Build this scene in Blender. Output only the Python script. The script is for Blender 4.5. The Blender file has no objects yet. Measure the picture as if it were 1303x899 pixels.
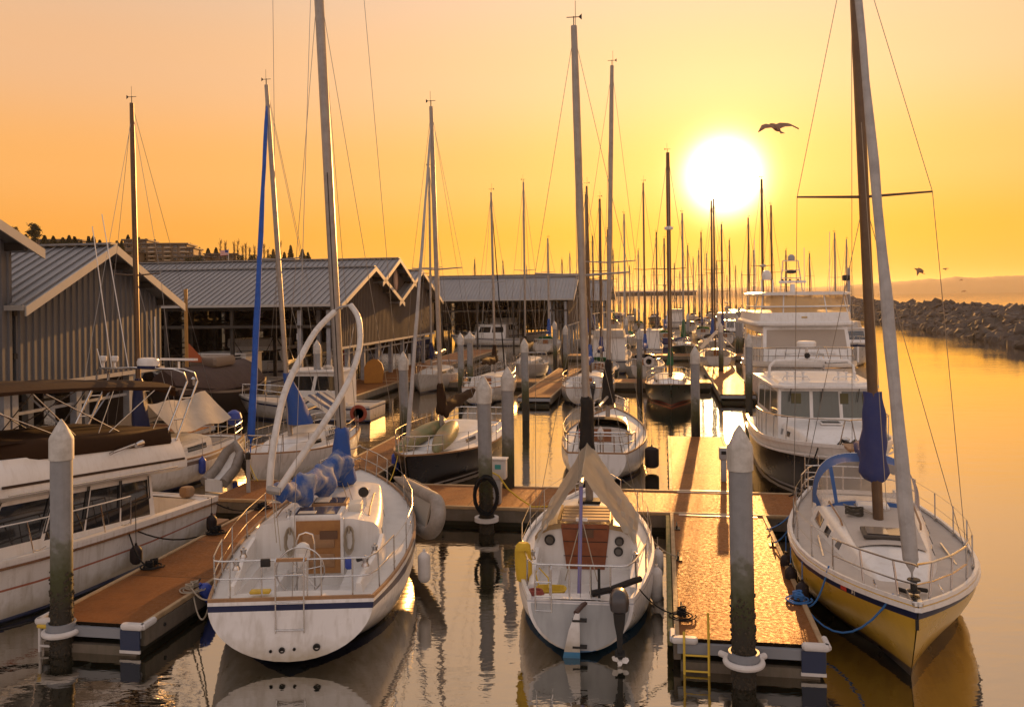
import bpy, bmesh, math, random
from mathutils import Vector, Matrix
random.seed(7)
sc = bpy.context.scene
COL = sc.collection
R = math.radians
F, H, ROLL = 1100.0, 6.0, 0.0122
CR, SR = math.cos(ROLL), math.sin(ROLL)
SUN_AZ, SUN_EL = R(13.9), R(7.6)

# ---- photograph pixel -> world point (camera at (0,0,H) looking along +Y) ----
def pix(px, py):
    dx, dy = px-651.5, py-449.5
    return dx*CR-dy*SR, dx*SR+dy*CR+71.5
def at(px, py, z):
    u, v = pix(px, py); Y = F*(H-z)/v
    return Vector((u*Y/F, Y, z))
def aty(px, py, Y):
    u, v = pix(px, py)
    return Vector((u*Y/F, Y, H-v*Y/F))
# dock frame: u runs away along the fingers, v to the right
DA = math.atan(.1755); DS, DC = math.sin(DA), math.cos(DA)
def D(u, v, z=0.0):
    return Vector((2.55+u*DS+v*DC, 13.9+u*DC-v*DS, z))
def lerp(a, b, t): return a+(b-a)*t
def sm(t):
    t = max(0., min(1., t)); return t*t*(3-2*t)

# ---------------------------------------------------------------- materials
MATS = {}
def mat(name, col, rough=.5, metal=0., noise=None, bump=None, spec=.5, streak=None, alpha=1., coat=0., trans=0.):
    """noise=(scale, amount, second colour); bump=(scale, strength); streak=(amount, colour) vertical dirt"""
    if name in MATS: return MATS[name]
    m = bpy.data.materials.new(name); m.use_nodes = True
    nt = m.node_tree; N = nt.nodes; K = nt.links
    b = N['Principled BSDF']
    b.inputs['Base Color'].default_value = (*col, 1)
    b.inputs['Roughness'].default_value = rough
    b.inputs['Metallic'].default_value = metal
    b.inputs['Specular IOR Level'].default_value = spec
    b.inputs['Coat Weight'].default_value = coat
    b.inputs['Transmission Weight'].default_value = trans
    b.inputs['Alpha'].default_value = alpha
    tc = N.new('ShaderNodeTexCoord')
    last = None
    if noise:
        n = N.new('ShaderNodeTexNoise'); n.inputs['Scale'].default_value = noise[0]; n.inputs['Detail'].default_value = 6
        n.inputs['Roughness'].default_value = .62
        K.new(tc.outputs['Object'], n.inputs['Vector'])
        r = N.new('ShaderNodeMapRange'); r.inputs[1].default_value = .42; r.inputs[2].default_value = .72
        r.inputs[3].default_value = 0; r.inputs[4].default_value = noise[1]
        K.new(n.outputs['Fac'], r.inputs[0])
        mx = N.new('ShaderNodeMix'); mx.data_type = 'RGBA'
        mx.inputs[6].default_value = (*col, 1)
        c2 = noise[2] if len(noise) > 2 else tuple(c*.5 for c in col)
        mx.inputs[7].default_value = (*c2, 1)
        K.new(r.outputs[0], mx.inputs[0]); last = mx.outputs[2]
        rr = N.new('ShaderNodeMapRange'); rr.inputs[3].default_value = rough*.8; rr.inputs[4].default_value = min(1, rough*1.25)
        K.new(n.outputs['Fac'], rr.inputs[0]); K.new(rr.outputs[0], b.inputs['Roughness'])
    if streak:
        mp = N.new('ShaderNodeMapping'); mp.inputs['Scale'].default_value = (9, 9, .8)
        K.new(tc.outputs['Object'], mp.inputs['Vector'])
        n2 = N.new('ShaderNodeTexNoise'); n2.inputs['Scale'].default_value = 1.0; n2.inputs['Detail'].default_value = 5
        K.new(mp.outputs[0], n2.inputs['Vector'])
        r2 = N.new('ShaderNodeMapRange'); r2.inputs[1].default_value = .5; r2.inputs[2].default_value = .78
        r2.inputs[4].default_value = streak[0]
        K.new(n2.outputs['Fac'], r2.inputs[0])
        mx2 = N.new('ShaderNodeMix'); mx2.data_type = 'RGBA'
        mx2.inputs[6].default_value = (*col, 1); mx2.inputs[7].default_value = (*streak[1], 1)
        if last: K.new(last, mx2.inputs[6])
        K.new(r2.outputs[0], mx2.inputs[0]); last = mx2.outputs[2]
    if last: K.new(last, b.inputs['Base Color'])
    if bump:
        n3 = N.new('ShaderNodeTexNoise'); n3.inputs['Scale'].default_value = bump[0]; n3.inputs['Detail'].default_value = 5
        K.new(tc.outputs['Object'], n3.inputs['Vector'])
        bp = N.new('ShaderNodeBump'); bp.inputs['Strength'].default_value = bump[1]; bp.inputs['Distance'].default_value = .02
        K.new(n3.outputs['Fac'], bp.inputs['Height']); K.new(bp.outputs[0], b.inputs['Normal'])
    MATS[name] = m
    return m

def hullmat(name, col, boot, bootz, bottom=(.02, .02, .025), dirt=.5):
    """gelcoat with a boot stripe painted at a constant height, stains above it"""
    if name in MATS: return MATS[name]
    m = mat(name, col, .28, noise=(1.6, .25, tuple(c*.72 for c in col)), streak=(dirt, (col[0]*.42, col[1]*.36, col[2]*.26)), coat=.3)
    nt = m.node_tree; N = nt.nodes; K = nt.links; b = N['Principled BSDF']
    src = b.inputs['Base Color'].links[0].from_socket
    tc = [n for n in N if n.type == 'TEX_COORD'][0]
    sx = N.new('ShaderNodeSeparateXYZ'); K.new(tc.outputs['Object'], sx.inputs[0])
    # brown scum just above the water
    n = N.new('ShaderNodeTexNoise'); n.inputs['Scale'].default_value = 4; n.inputs['Detail'].default_value = 6; K.new(tc.outputs['Object'], n.inputs['Vector'])
    ad = N.new('ShaderNodeMath'); ad.operation = 'MULTIPLY_ADD'; ad.inputs[1].default_value = -.5; K.new(n.outputs['Fac'], ad.inputs[0]); K.new(sx.outputs[2], ad.inputs[2])
    ms = N.new('ShaderNodeMapRange'); ms.inputs[1].default_value = bootz+.14; ms.inputs[2].default_value = bootz-.22; ms.inputs[3].default_value = 0; ms.inputs[4].default_value = .75; K.new(ad.outputs[0], ms.inputs[0])
    mq = N.new('ShaderNodeMix'); mq.data_type = 'RGBA'; mq.inputs[7].default_value = (col[0]*.42, col[1]*.34, col[2]*.2, 1); K.new(src, mq.inputs[6]); K.new(ms.outputs[0], mq.inputs[0]); src = mq.outputs[2]
    for z, c in ((bootz, boot), (bootz*.35, bottom)):
        l = N.new('ShaderNodeMath'); l.operation = 'LESS_THAN'; l.inputs[1].default_value = z
        K.new(sx.outputs[2], l.inputs[0])
        mx = N.new('ShaderNodeMix'); mx.data_type = 'RGBA'; mx.inputs[7].default_value = (*c, 1)
        K.new(src, mx.inputs[6]); K.new(l.outputs[0], mx.inputs[0]); src = mx.outputs[2]
    K.new(src, b.inputs['Base Color'])
    return m

WHITE = mat('gelcoat_white', (.74, .72, .69), .32, noise=(2.2, .3, (.56, .52, .46)), streak=(.3, (.42, .36, .28)), coat=.2)
DECK = mat('deck_nonskid', (.66, .64, .60), .6, noise=(3, .35, (.48, .45, .40)), bump=(120, .15))
DECKT = mat('deck_tan', (.50, .44, .38), .65, noise=(3, .4, (.38, .33, .28)), bump=(120, .15))
CREAM = mat('gelcoat_cream', (.68, .62, .52), .35, noise=(2, .3, (.5, .44, .34)))
STEEL = mat('stainless', (.62, .60, .58), .22, 1.0, noise=(9, .5, (.36, .34, .32)))
ALU = mat('mast_aluminium', (.34, .31, .28), .42, .45, noise=(4, .5, (.20, .17, .15)))
ALUD = mat('mast_dark', (.12, .075, .045), .4, .4, noise=(4, .5, (.2, .13, .07)))
MWHITE = mat('mast_white', (.60, .57, .53), .4, noise=(1.5, .6, (.42, .37, .31)), streak=(.5, (.24, .20, .15)))
WIRE = mat('wire', (.30, .29, .28), .35, .9)
WOOD = mat('varnished_wood', (.30, .11, .035), .3, noise=(6, .7, (.16, .055, .02)), coat=.5)
TEAK = mat('teak', (.34, .19, .09), .5, noise=(9, .6, (.20, .11, .05)))
HATCH = mat('hatch_smoke', (.05, .035, .03), .12, coat=.6)
GLASS = mat('dark_glass', (.018, .02, .022), .06, spec=.8, coat=1.)
VINYL = mat('clear_vinyl', (.75, .62, .48), .15, alpha=.38)
NAVY = mat('navy_paint', (.016, .022, .065), .3, noise=(3, .3, (.03, .035, .07)))
BLUEC = mat('blue_canvas', (.022, .085, .34), .75, noise=(5, .55, (.06, .12, .30)), bump=(14, .5))
BLUEF = mat('faded_blue_canvas', (.028, .10, .36), .8, noise=(2.6, 1., (.42, .42, .42)), bump=(14, .5))
DODG = mat('dodger_blue', (.05, .13, .36), .75, noise=(4, .4, (.09, .17, .36)), bump=(30, .2))
PURPC = mat('slate_blue_canvas', (.035, .048, .17), .8, noise=(4, .5, (.07, .08, .19)), bump=(12, .5))
BLACKC = mat('black_canvas', (.018, .016, .015), .85, noise=(5, .4, (.05, .04, .03)), bump=(12, .5))
BROWNC = mat('brown_canvas', (.038, .019, .009), .85, noise=(4, .5, (.05, .024, .012)), bump=(8, .4))
GREENC = mat('green_canvas', (.03, .16, .07), .8, noise=(5, .5, (.06, .12, .06)), bump=(12, .4))
TARP = mat('tarp_cloth', (.66, .61, .53), .6, noise=(2.2, .5, (.50, .45, .37)), bump=(7, .6))
TARPW = mat('tent_plastic', (.70, .66, .58), .32, noise=(2.5, .5, (.55, .50, .43)), bump=(6, .7), alpha=.96)
ROPE = mat('rope_tan', (.36, .30, .22), .9, bump=(90, .5))
ROPEK = mat('rope_black', (.015, .014, .014), .9)
ROPEB = mat('rope_blue', (.04, .16, .42), .8)
ROPEY = mat('rope_yellow', (.62, .42, .04), .8)
RUBBER = mat('rubber', (.02, .018, .017), .7, noise=(6, .4, (.05, .045, .04)))
GREYR = mat('grey_hypalon', (.30, .26, .22), .6, noise=(3, .7, (.17, .14, .11)), streak=(.4, (.12, .10, .08)))
FENB = mat('fender_blue', (.03, .06, .32), .45)
FENW = mat('fender_white', (.60, .56, .52), .5, noise=(5, .5, (.38, .33, .28)))
FENK = mat('fender_black', (.03, .022, .022), .6)
YELB = mat('yellow_bag', (.62, .40, .025), .7, noise=(4, .5, (.42, .25, .02)), bump=(10, .4))
YELP = mat('yellow_paint', (.62, .42, .04), .5, noise=(8, .4, (.4, .26, .04)))
REDP = mat('red_plastic', (.50, .035, .02), .45)
ORANGE = mat('orange_plastic', (.65, .2, .02), .5)
KAYAK = mat('kayak_green', (.16, .17, .07), .5, noise=(1.2, .9, (.40, .22, .10)))
GREYP = mat('grey_paint', (.34, .35, .36), .5, noise=(6, .4, (.24, .24, .25)))
DARKM = mat('dark_metal', (.04, .038, .036), .45, .4)
GREY_M = mat('galvanised', (.36, .37, .39), .5, .5, noise=(6, .5, (.26, .26, .27)))
SAILW = mat('furled_sail', (.46, .44, .42), .8, noise=(3, .7, (.28, .26, .25)), bump=(16, .6))
SAILB = mat('furled_sail_blue', (.015, .09, .42), .75, noise=(5, .5, (.02, .05, .22)), bump=(16, .3))
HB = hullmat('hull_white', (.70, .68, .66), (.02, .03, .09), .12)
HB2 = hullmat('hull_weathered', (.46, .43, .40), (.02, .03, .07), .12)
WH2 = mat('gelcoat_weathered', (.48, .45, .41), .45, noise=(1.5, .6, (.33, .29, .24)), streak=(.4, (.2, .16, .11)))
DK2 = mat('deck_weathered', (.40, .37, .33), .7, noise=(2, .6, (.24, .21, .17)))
HBB = hullmat('hull_white_blue_boot', (.70, .68, .66), (.03, .13, .28), .10, bottom=(.03, .13, .28))
HBK = hullmat('hull_black', (.012, .010, .012), (.55, .5, .48), .10, dirt=.1)
HYE = hullmat('hull_yellow', (.60, .37, .04), (.03, .02, .02), .16, dirt=.2)
HDK = hullmat('hull_dark_green', (.02, .03, .025), (.3, .05, .03), .12, dirt=.1)
HNV = hullmat('hull_navy', (.02, .03, .10), (.5, .5, .5), .12, dirt=.1)
for m_ in (HBK, HDK, HNV):
    b_ = m_.node_tree.nodes['Principled BSDF']; b_.inputs['Coat Weight'].default_value = .05; b_.inputs['Specular IOR Level'].default_value = .25
for m_ in (HB, HBB, HYE): m_.node_tree.nodes['Principled BSDF'].inputs['Coat Weight'].default_value = .15
for m_ in (BLACKC, BROWNC, NAVY, RUBBER, FENK, DARKM, ROPEK): m_.node_tree.nodes['Principled BSDF'].inputs['Specular IOR Level'].default_value = .2
def translucent(m, fac):
    """thin cloth: part of the light comes through from behind"""
    nt = m.node_tree; N = nt.nodes; K = nt.links; b = N['Principled BSDF']; o = N['Material Output']
    t = N.new('ShaderNodeBsdfTranslucent'); t.inputs[0].default_value = b.inputs['Base Color'].default_value
    if b.inputs['Base Color'].links: K.new(b.inputs['Base Color'].links[0].from_socket, t.inputs[0])
    x = N.new('ShaderNodeMixShader'); x.inputs[0].default_value = fac
    K.new(b.outputs[0], x.inputs[1]); K.new(t.outputs[0], x.inputs[2]); K.new(x.outputs[0], o.inputs[0])
for m_, f_ in ((TARP, .45), (TARPW, .7), (SAILW, .15), (BLUEC, .15), (BLUEF, .2), (DODG, .3), (PURPC, .15), (BROWNC, .12), (GREENC, .25)): translucent(m_, f_)

# ---------------------------------------------------------------- mesh builder
class MB:
    def __init__(s): s.v = []; s.f = []; s.mi = []; s.M = Matrix()
    def add(s, vs, fs, mi=0):
        o = len(s.v)
        for p in vs: s.v.append(s.M @ Vector(p))
        for f in fs: s.f.append([o+i for i in f]); s.mi.append(mi)
        return s
    def box(s, cx, cy, cz, sx, sy, sz, mi=0, M=None, bev=0):
        a, b, c = sx/2, sy/2, sz/2
        if bev:
            e = bev; vs = []
            P = [(-a+e, -b), (a-e, -b), (a, -b+e), (a, b-e), (a-e, b), (-a+e, b), (-a, b-e), (-a, -b+e)]
            P2 = [(-a+e*1.6, -b+e*.6), (a-e*1.6, -b+e*.6), (a-e*.6, -b+e*1.6), (a-e*.6, b-e*1.6), (a-e*1.6, b-e*.6), (-a+e*1.6, b-e*.6), (-a+e*.6, b-e*1.6), (-a+e*.6, -b+e*1.6)]
            rings = [[(x, y, -c) for x, y in P2], [(x, y, -c+e) for x, y in P], [(x, y, c-e) for x, y in P], [(x, y, c) for x, y in P2]]
            rings = [[Vector(p) for p in r] for r in rings]
            if M: rings = [[M @ p for p in r] for r in rings]
            return s.loft([[p+Vector((cx, cy, cz)) for p in r] for r in rings], True, True, mi)
        vs = [Vector((x, y, z)) for z in (-c, c) for x, y in ((-a, -b), (a, -b), (a, b), (-a, b))]
        if M: vs = [M @ p for p in vs]
        return s.add([p+Vector((cx, cy, cz)) for p in vs], [(3, 2, 1, 0), (4, 5, 6, 7), (0, 1, 5, 4), (1, 2, 6, 5), (2, 3, 7, 6), (3, 0, 4, 7)], mi)
    def loft(s, rings, closed=True, cap=True, mi=0, mis=None):
        n = len(rings[0]); vs = [p for r in rings for p in r]; fs = []; o = len(s.f)
        for i in range(len(rings)-1):
            for j in range(n if closed else n-1):
                k = (j+1) % n
                fs.append((i*n+j, i*n+k, (i+1)*n+k, (i+1)*n+j))
        s.add(vs, fs, mi)
        if mis:
            q = n if closed else n-1
            for i in range(len(rings)-1):
                for j in range(q): s.mi[o+i*q+j] = mis(i, j)
        if cap:
            b = len(s.v)-len(vs); L = len(rings)-1
            s.f.append([b+j for j in range(n)][::-1]); s.mi.append(mi)
            s.f.append([b+L*n+j for j in range(n)]); s.mi.append(mi)
        return s
    def tube(s, pts, r, n=8, mi=0, cap=True, flat=1.0):
        pts = [Vector(p) for p in pts]; m = len(pts)
        rr = r if isinstance(r, (list, tuple)) else [r]*m
        rings = []; pn = None
        for i, p in enumerate(pts):
            t = (pts[min(i+1, m-1)]-pts[max(i-1, 0)])
            if t.length < 1e-9: t = Vector((0, 0, 1))
            t.normalize()
            if pn is None:
                a = Vector((0, 0, 1)) if abs(t.z) < .9 else Vector((0, 1, 0))
                x = t.cross(a).normalized()
            else:
                x = (pn-t*pn.dot(t))
                x = x.normalized() if x.length > 1e-6 else t.cross(Vector((.3, .5, .8))).normalized()
            pn = x; y = t.cross(x)
            rings.append([p+(x*math.cos(2*math.pi*k/n)*rr[i]+y*math.sin(2*math.pi*k/n)*rr[i]*flat) for k in range(n)])
        return s.loft(rings, True, cap, mi)
    def lathe(s, prof, c=(0, 0, 0), n=16, M=None, mi=0):
        rings = []
        for r, z in prof:
            ring = [Vector((r*math.cos(2*math.pi*k/n), r*math.sin(2*math.pi*k/n), z)) for k in range(n)]
            if M: ring = [M @ p for p in ring]
            rings.append([p+Vector(c) for p in ring])
        return s.loft(rings, True, True, mi)
    def quad(s, a, b, c, d, th, mi=0):
        """slab on a quad, proud of it by th along its normal"""
        a, b, c, d = map(Vector, (a, b, c, d)); n = (b-a).cross(d-a).normalized()*th
        return s.add([a-n*.3, b-n*.3, c-n*.3, d-n*.3, a+n, b+n, c+n, d+n], [(3, 2, 1, 0), (4, 5, 6, 7), (0, 1, 5, 4), (1, 2, 6, 5), (2, 3, 7, 6), (3, 0, 4, 7)], mi)
    def prism(s, poly, z0, z1, mi=0, M=None):
        n = len(poly)
        vs = [Vector((x, y, z)) for z in (z0, z1) for x, y in poly]
        if M: vs = [M @ p for p in vs]
        return s.add(vs, [tuple(range(n))[::-1], tuple(range(n, 2*n))]+[(i, (i+1) % n, n+(i+1) % n, n+i) for i in range(n)], mi)
    def build(s, name, mats, parent=None, smooth=True, ang=35):
        me = bpy.data.meshes.new(name)
        me.from_pydata([tuple(p) for p in s.v], [], s.f)
        if not isinstance(mats, (list, tuple)): mats = [mats]
        for m in mats: me.materials.append(m)
        me.polygons.foreach_set('material_index', [min(i, len(mats)-1) for i in s.mi])
        me.validate(); me.update()
        bm = bmesh.new(); bm.from_mesh(me); bmesh.ops.recalc_face_normals(bm, faces=bm.faces); bm.to_mesh(me); bm.free()
        if smooth:
            me.polygons.foreach_set('use_smooth', [True]*len(me.polygons)); me.set_sharp_from_angle(angle=R(ang))
        o = bpy.data.objects.new(name, me); COL.objects.link(o)
        if parent: o.parent = parent
        return o

def tag(o, label=None, cat=None, group=None, kind=None):
    if label: o['label'] = label
    if cat: o['category'] = cat
    if group: o['group'] = group
    if kind: o['kind'] = kind
    return o
def empty(name, loc=(0, 0, 0), rz=0, label=None, cat=None, group=None):
    o = bpy.data.objects.new(name, None); COL.objects.link(o); o.empty_display_size = .3
    o.location = loc; o.rotation_euler = (0, 0, rz)
    return tag(o, label, cat, group)
def copy_tree(o, parent=None):
    c = o.copy(); COL.objects.link(c); c.parent = parent
    for ch in list(o.children): copy_tree(ch, c)
    return c
def recenter(o):
    """move a one-mesh thing's origin to its base"""
    vs = o.data.vertices
    c = Vector((sum(v.co.x for v in vs)/len(vs), sum(v.co.y for v in vs)/len(vs), min(v.co.z for v in vs)))
    for v in vs: v.co -= c
    o.location = c
    return o
def bil(q, a, b):
    q = [Vector(p) for p in q]
    return q[0].lerp(q[1], a).lerp(q[3].lerp(q[2], a), b)
def panel(mb, q, a0, a1, b0, b1, th, mi=0):
    return mb.quad(bil(q, a0, b0), bil(q, a1, b0), bil(q, a1, b1), bil(q, a0, b1), th, mi)
def sag(a, b, d, n=10):
    a, b = Vector(a), Vector(b)
    return [a.lerp(b, i/n)-Vector((0, 0, d*4*(i/n)*(1-i/n))) for i in range(n+1)]
def rope(a, b, d, m, label, r=.012, cat='rope', name='mooring_line', group=None, pts=None):
    mb = MB().tube(pts or sag(a, b, d), r, 6)
    return tag(recenter(mb.build(name, m)), label, cat, group)
# ================================================================ camera, sun, sky
cam = bpy.data.cameras.new('camera'); co = bpy.data.objects.new('camera', cam); COL.objects.link(co)
cam.sensor_width = 36; cam.lens = 36*F/1303
cam.shift_y = -71.5/1303; cam.shift_x = .87/1303
cam.clip_start = .1; cam.clip_end = 30000
co.matrix_world = Matrix.Translation((0, 0, H)) @ Matrix.Rotation(R(90), 4, 'X') @ Matrix.Rotation(-ROLL, 4, 'Z')
sc.camera = co
sc.view_settings.view_transform = 'Standard'; sc.view_settings.look = 'None'
sc.view_settings.exposure = .28; sc.view_settings.gamma = 1
sd = Vector((math.sin(SUN_AZ)*math.cos(SUN_EL), math.cos(SUN_AZ)*math.cos(SUN_EL), math.sin(SUN_EL)))
sl = bpy.data.lights.new('sun', 'SUN'); so = bpy.data.objects.new('sun', sl); COL.objects.link(so)
sl.energy = 5; sl.angle = R(.55); sl.color = (1, .47, .13)
so.rotation_euler = (-sd).to_track_quat('-Z', 'Y').to_euler()

w = bpy.data.worlds.new('World'); sc.world = w; w.use_nodes = True
nt = w.node_tree; N = nt.nodes; K = nt.links; N.clear()
out = N.new('ShaderNodeOutputWorld'); bg = N.new('ShaderNodeBackground'); bg.inputs[1].default_value = .1
K.new(bg.outputs[0], out.inputs[0])
sky = N.new('ShaderNodeTexSky'); sky.sky_type = 'NISHITA'; sky.sun_disc = False
sky.sun_elevation = SUN_EL; sky.sun_rotation = SUN_AZ
sky.air_density = 2.2; sky.dust_density = 6; sky.ozone_density = 1
tc = N.new('ShaderNodeTexCoord')
nrm = N.new('ShaderNodeVectorMath'); nrm.operation = 'NORMALIZE'; K.new(tc.outputs['Generated'], nrm.inputs[0])
sx = N.new('ShaderNodeSeparateXYZ'); K.new(nrm.outputs[0], sx.inputs[0])
def M_(op, a, b=None, c=None):
    n = N.new('ShaderNodeMath'); n.operation = op
    for i, q in enumerate((a, b, c)):
        if q is None: continue
        if isinstance(q, (int, float)): n.inputs[i].default_value = q
        else: K.new(q, n.inputs[i])
    return n.outputs[0]
def ramp(fac, stops):
    r = N.new('ShaderNodeValToRGB'); e = r.color_ramp.elements; r.color_ramp.interpolation = 'EASE'
    while len(e) < len(stops): e.new(.5)
    for i, (p, c) in enumerate(stops): e[i].position = p; e[i].color = (*c, 1)
    K.new(fac, r.inputs[0]); return r.outputs[0]
def mixc(f, a, b, t='MIX'):
    n = N.new('ShaderNodeMix'); n.data_type = 'RGBA'; n.blend_type = t; n.clamp_result = False
    if isinstance(f, (int, float)): n.inputs[0].default_value = f
    else: K.new(f, n.inputs[0])
    for k, q in ((6, a), (7, b)):
        if isinstance(q, tuple): n.inputs[k].default_value = (*q, 1)
        else: K.new(q, n.inputs[k])
    return n.outputs[2]
el = M_('MAXIMUM', sx.outputs[2], 0.0)
dot = N.new('ShaderNodeVectorMath'); dot.operation = 'DOT_PRODUCT'; dot.inputs[1].default_value = sd
K.new(nrm.outputs[0], dot.inputs[0])
ang = M_('MULTIPLY', M_('ARCCOSINE', M_('MINIMUM', dot.outputs['Value'], .999999)), 180/math.pi)
# horizontal angle from the sun's bearing
hz = M_('SQRT', M_('ADD', M_('MULTIPLY', sx.outputs[0], sx.outputs[0]), M_('ADD', M_('MULTIPLY', sx.outputs[1], sx.outputs[1]), 1e-6)))
hd = M_('DIVIDE', M_('ADD', M_('MULTIPLY', sx.outputs[0], math.sin(SUN_AZ)), M_('MULTIPLY', sx.outputs[1], math.cos(SUN_AZ))), hz)
haz = M_('MULTIPLY', M_('ARCCOSINE', M_('MINIMUM', M_('MAXIMUM', hd, -.9999), .9999)), 180/math.pi)
near = ramp(el, [(0, (.98, .42, .03)), (.06, (1, .49, .035)), (.14, (1, .57, .16)), (.25, (.98, .64, .34)), (.36, (.90, .64, .44)), (.7, (.58, .50, .48)), (1, (.50, .46, .50))])
side = ramp(el, [(0, (.94, .34, .04)), (.06, (.98, .40, .06)), (.14, (.98, .46, .13)), (.25, (.88, .50, .26)), (.36, (.76, .52, .36)), (.7, (.52, .44, .43)), (1, (.50, .46, .50))])
back = ramp(el, [(0, (.50, .34, .28)), (.15, (.72, .54, .47)), (.5, (.84, .70, .66)), (1, (.58, .52, .54))])
def mr(v, a, b):
    n = N.new('ShaderNodeMapRange'); n.interpolation_type = 'SMOOTHSTEP'
    n.inputs[1].default_value = a; n.inputs[2].default_value = b; K.new(v, n.inputs[0]); return n.outputs[0]
base = mixc(mr(haz, 3, 42), near, side)
base = mixc(mr(haz, 55, 140), base, back)
g1 = M_('MULTIPLY', M_('EXPONENT', M_('MULTIPLY', M_('POWER', M_('DIVIDE', ang, 1.7), 2.0), -1.0)), 9.0)
g2 = M_('MULTIPLY', M_('EXPONENT', M_('DIVIDE', ang, -3.4)), .75)
g3 = M_('MULTIPLY', M_('EXPONENT', M_('DIVIDE', ang, -11.0)), .13)
def sc_(f, c):
    n = N.new('ShaderNodeVectorMath'); n.operation = 'SCALE'; n.inputs[0].default_value = c; K.new(f, n.inputs['Scale']); return n.outputs[0]
def add_(a, b):
    n = N.new('ShaderNodeVectorMath'); n.operation = 'ADD'; K.new(a, n.inputs[0]); K.new(b, n.inputs[1]); return n.outputs[0]
tot = add_(base, add_(sc_(g1, (1, .9, .62)), add_(sc_(g2, (1, .62, .20)), sc_(g3, (1, .50, .16)))))
# the graded evening colour, on the Background's strength of 0.1, blended with the physical sky
n10 = N.new('ShaderNodeVectorMath'); n10.operation = 'SCALE'; n10.inputs['Scale'].default_value = 10*.79; K.new(tot, n10.inputs[0])
nish = N.new('ShaderNodeVectorMath'); nish.operation = 'MULTIPLY'; nish.inputs[1].default_value = (.10, .07, .05); K.new(sky.outputs[0], nish.inputs[0])
K.new(add_(n10.outputs[0], nish.outputs[0]), bg.inputs[0])
w.cycles.sampling_method = 'MANUAL'; w.cycles.sample_map_resolution = 1024

# ================================================================ water
def water_mat():
    m = bpy.data.materials.new('harbour_water'); m.use_nodes = True
    nt = m.node_tree; N = nt.nodes; K = nt.links; N.clear()
    o = N.new('ShaderNodeOutputMaterial')
    d = N.new('ShaderNodeBsdfDiffuse'); d.inputs[0].default_value = (.012, .013, .008, 1)
    g = N.new('ShaderNodeBsdfGlossy'); g.inputs['Roughness'].default_value = .015; g.inputs[0].default_value = (.93, .88, .80, 1)
    mx = N.new('ShaderNodeMixShader')
    fr = N.new('ShaderNodeFresnel'); fr.inputs[0].default_value = 1.42
    mr = N.new('ShaderNodeMapRange'); mr.inputs[1].default_value = .02; mr.inputs[2].default_value = .6
    mr.inputs[3].default_value = .41; mr.inputs[4].default_value = 1.0
    K.new(fr.outputs[0], mr.inputs[0]); K.new(mr.outputs[0], mx.inputs[0])
    K.new(d.outputs[0], mx.inputs[1]); K.new(g.outputs[0], mx.inputs[2]); K.new(mx.outputs[0], o.inputs[0])
    geo = N.new('ShaderNodeNewGeometry')
    h = None
    for sc_, st, rot in (((.55, 1.3, 1), .50, .3), ((2.6, 5.5, 1), .20, -.2), ((8, 16, 1), .055, .1)):
        mp = N.new('ShaderNodeMapping'); mp.inputs['Scale'].default_value = sc_; mp.inputs['Rotation'].default_value = (0, 0, rot)
        K.new(geo.outputs['Position'], mp.inputs[0])
        n = N.new('ShaderNodeTexNoise'); n.inputs['Scale'].default_value = 1; n.inputs['Detail'].default_value = 2
        K.new(mp.outputs[0], n.inputs['Vector'])
        x = N.new('ShaderNodeMath'); x.operation = 'MULTIPLY'; x.inputs[1].default_value = st; K.new(n.outputs['Fac'], x.inputs[0])
        if h is None: h = x.outputs[0]
        else:
            a = N.new('ShaderNodeMath'); a.operation = 'ADD'; K.new(h, a.inputs[0]); K.new(x.outputs[0], a.inputs[1]); h = a.outputs[0]
    # calm and ruffled patches
    n = N.new('ShaderNodeTexNoise'); n.inputs['Scale'].default_value = .07; n.inputs['Detail'].default_value = 3; K.new(geo.outputs['Position'], n.inputs['Vector'])
    r = N.new('ShaderNodeMapRange'); r.inputs[1].default_value = .38; r.inputs[2].default_value = .68; r.inputs[3].default_value = .35; r.inputs[4].default_value = 1.25
    K.new(n.outputs['Fac'], r.inputs[0])
    hh = N.new('ShaderNodeMath'); hh.operation = 'MULTIPLY'; K.new(h, hh.inputs[0]); K.new(r.outputs[0], hh.inputs[1])
    bp = N.new('ShaderNodeBump'); bp.inputs['Strength'].default_value = 1; bp.inputs['Distance'].default_value = .026
    K.new(hh.outputs[0], bp.inputs['Height']); K.new(bp.outputs[0], g.inputs['Normal'])
    return m
wm = MB().add([(-4400, -60, 0), (4400, -60, 0), (4400, 6800, 0), (-4400, 6800, 0)], [(0, 1, 2, 3)]).build('water', water_mat(), smooth=False)
wm['kind'] = 'structure'
SEAB = mat('seabed', (.04, .035, .025), .9)

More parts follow.
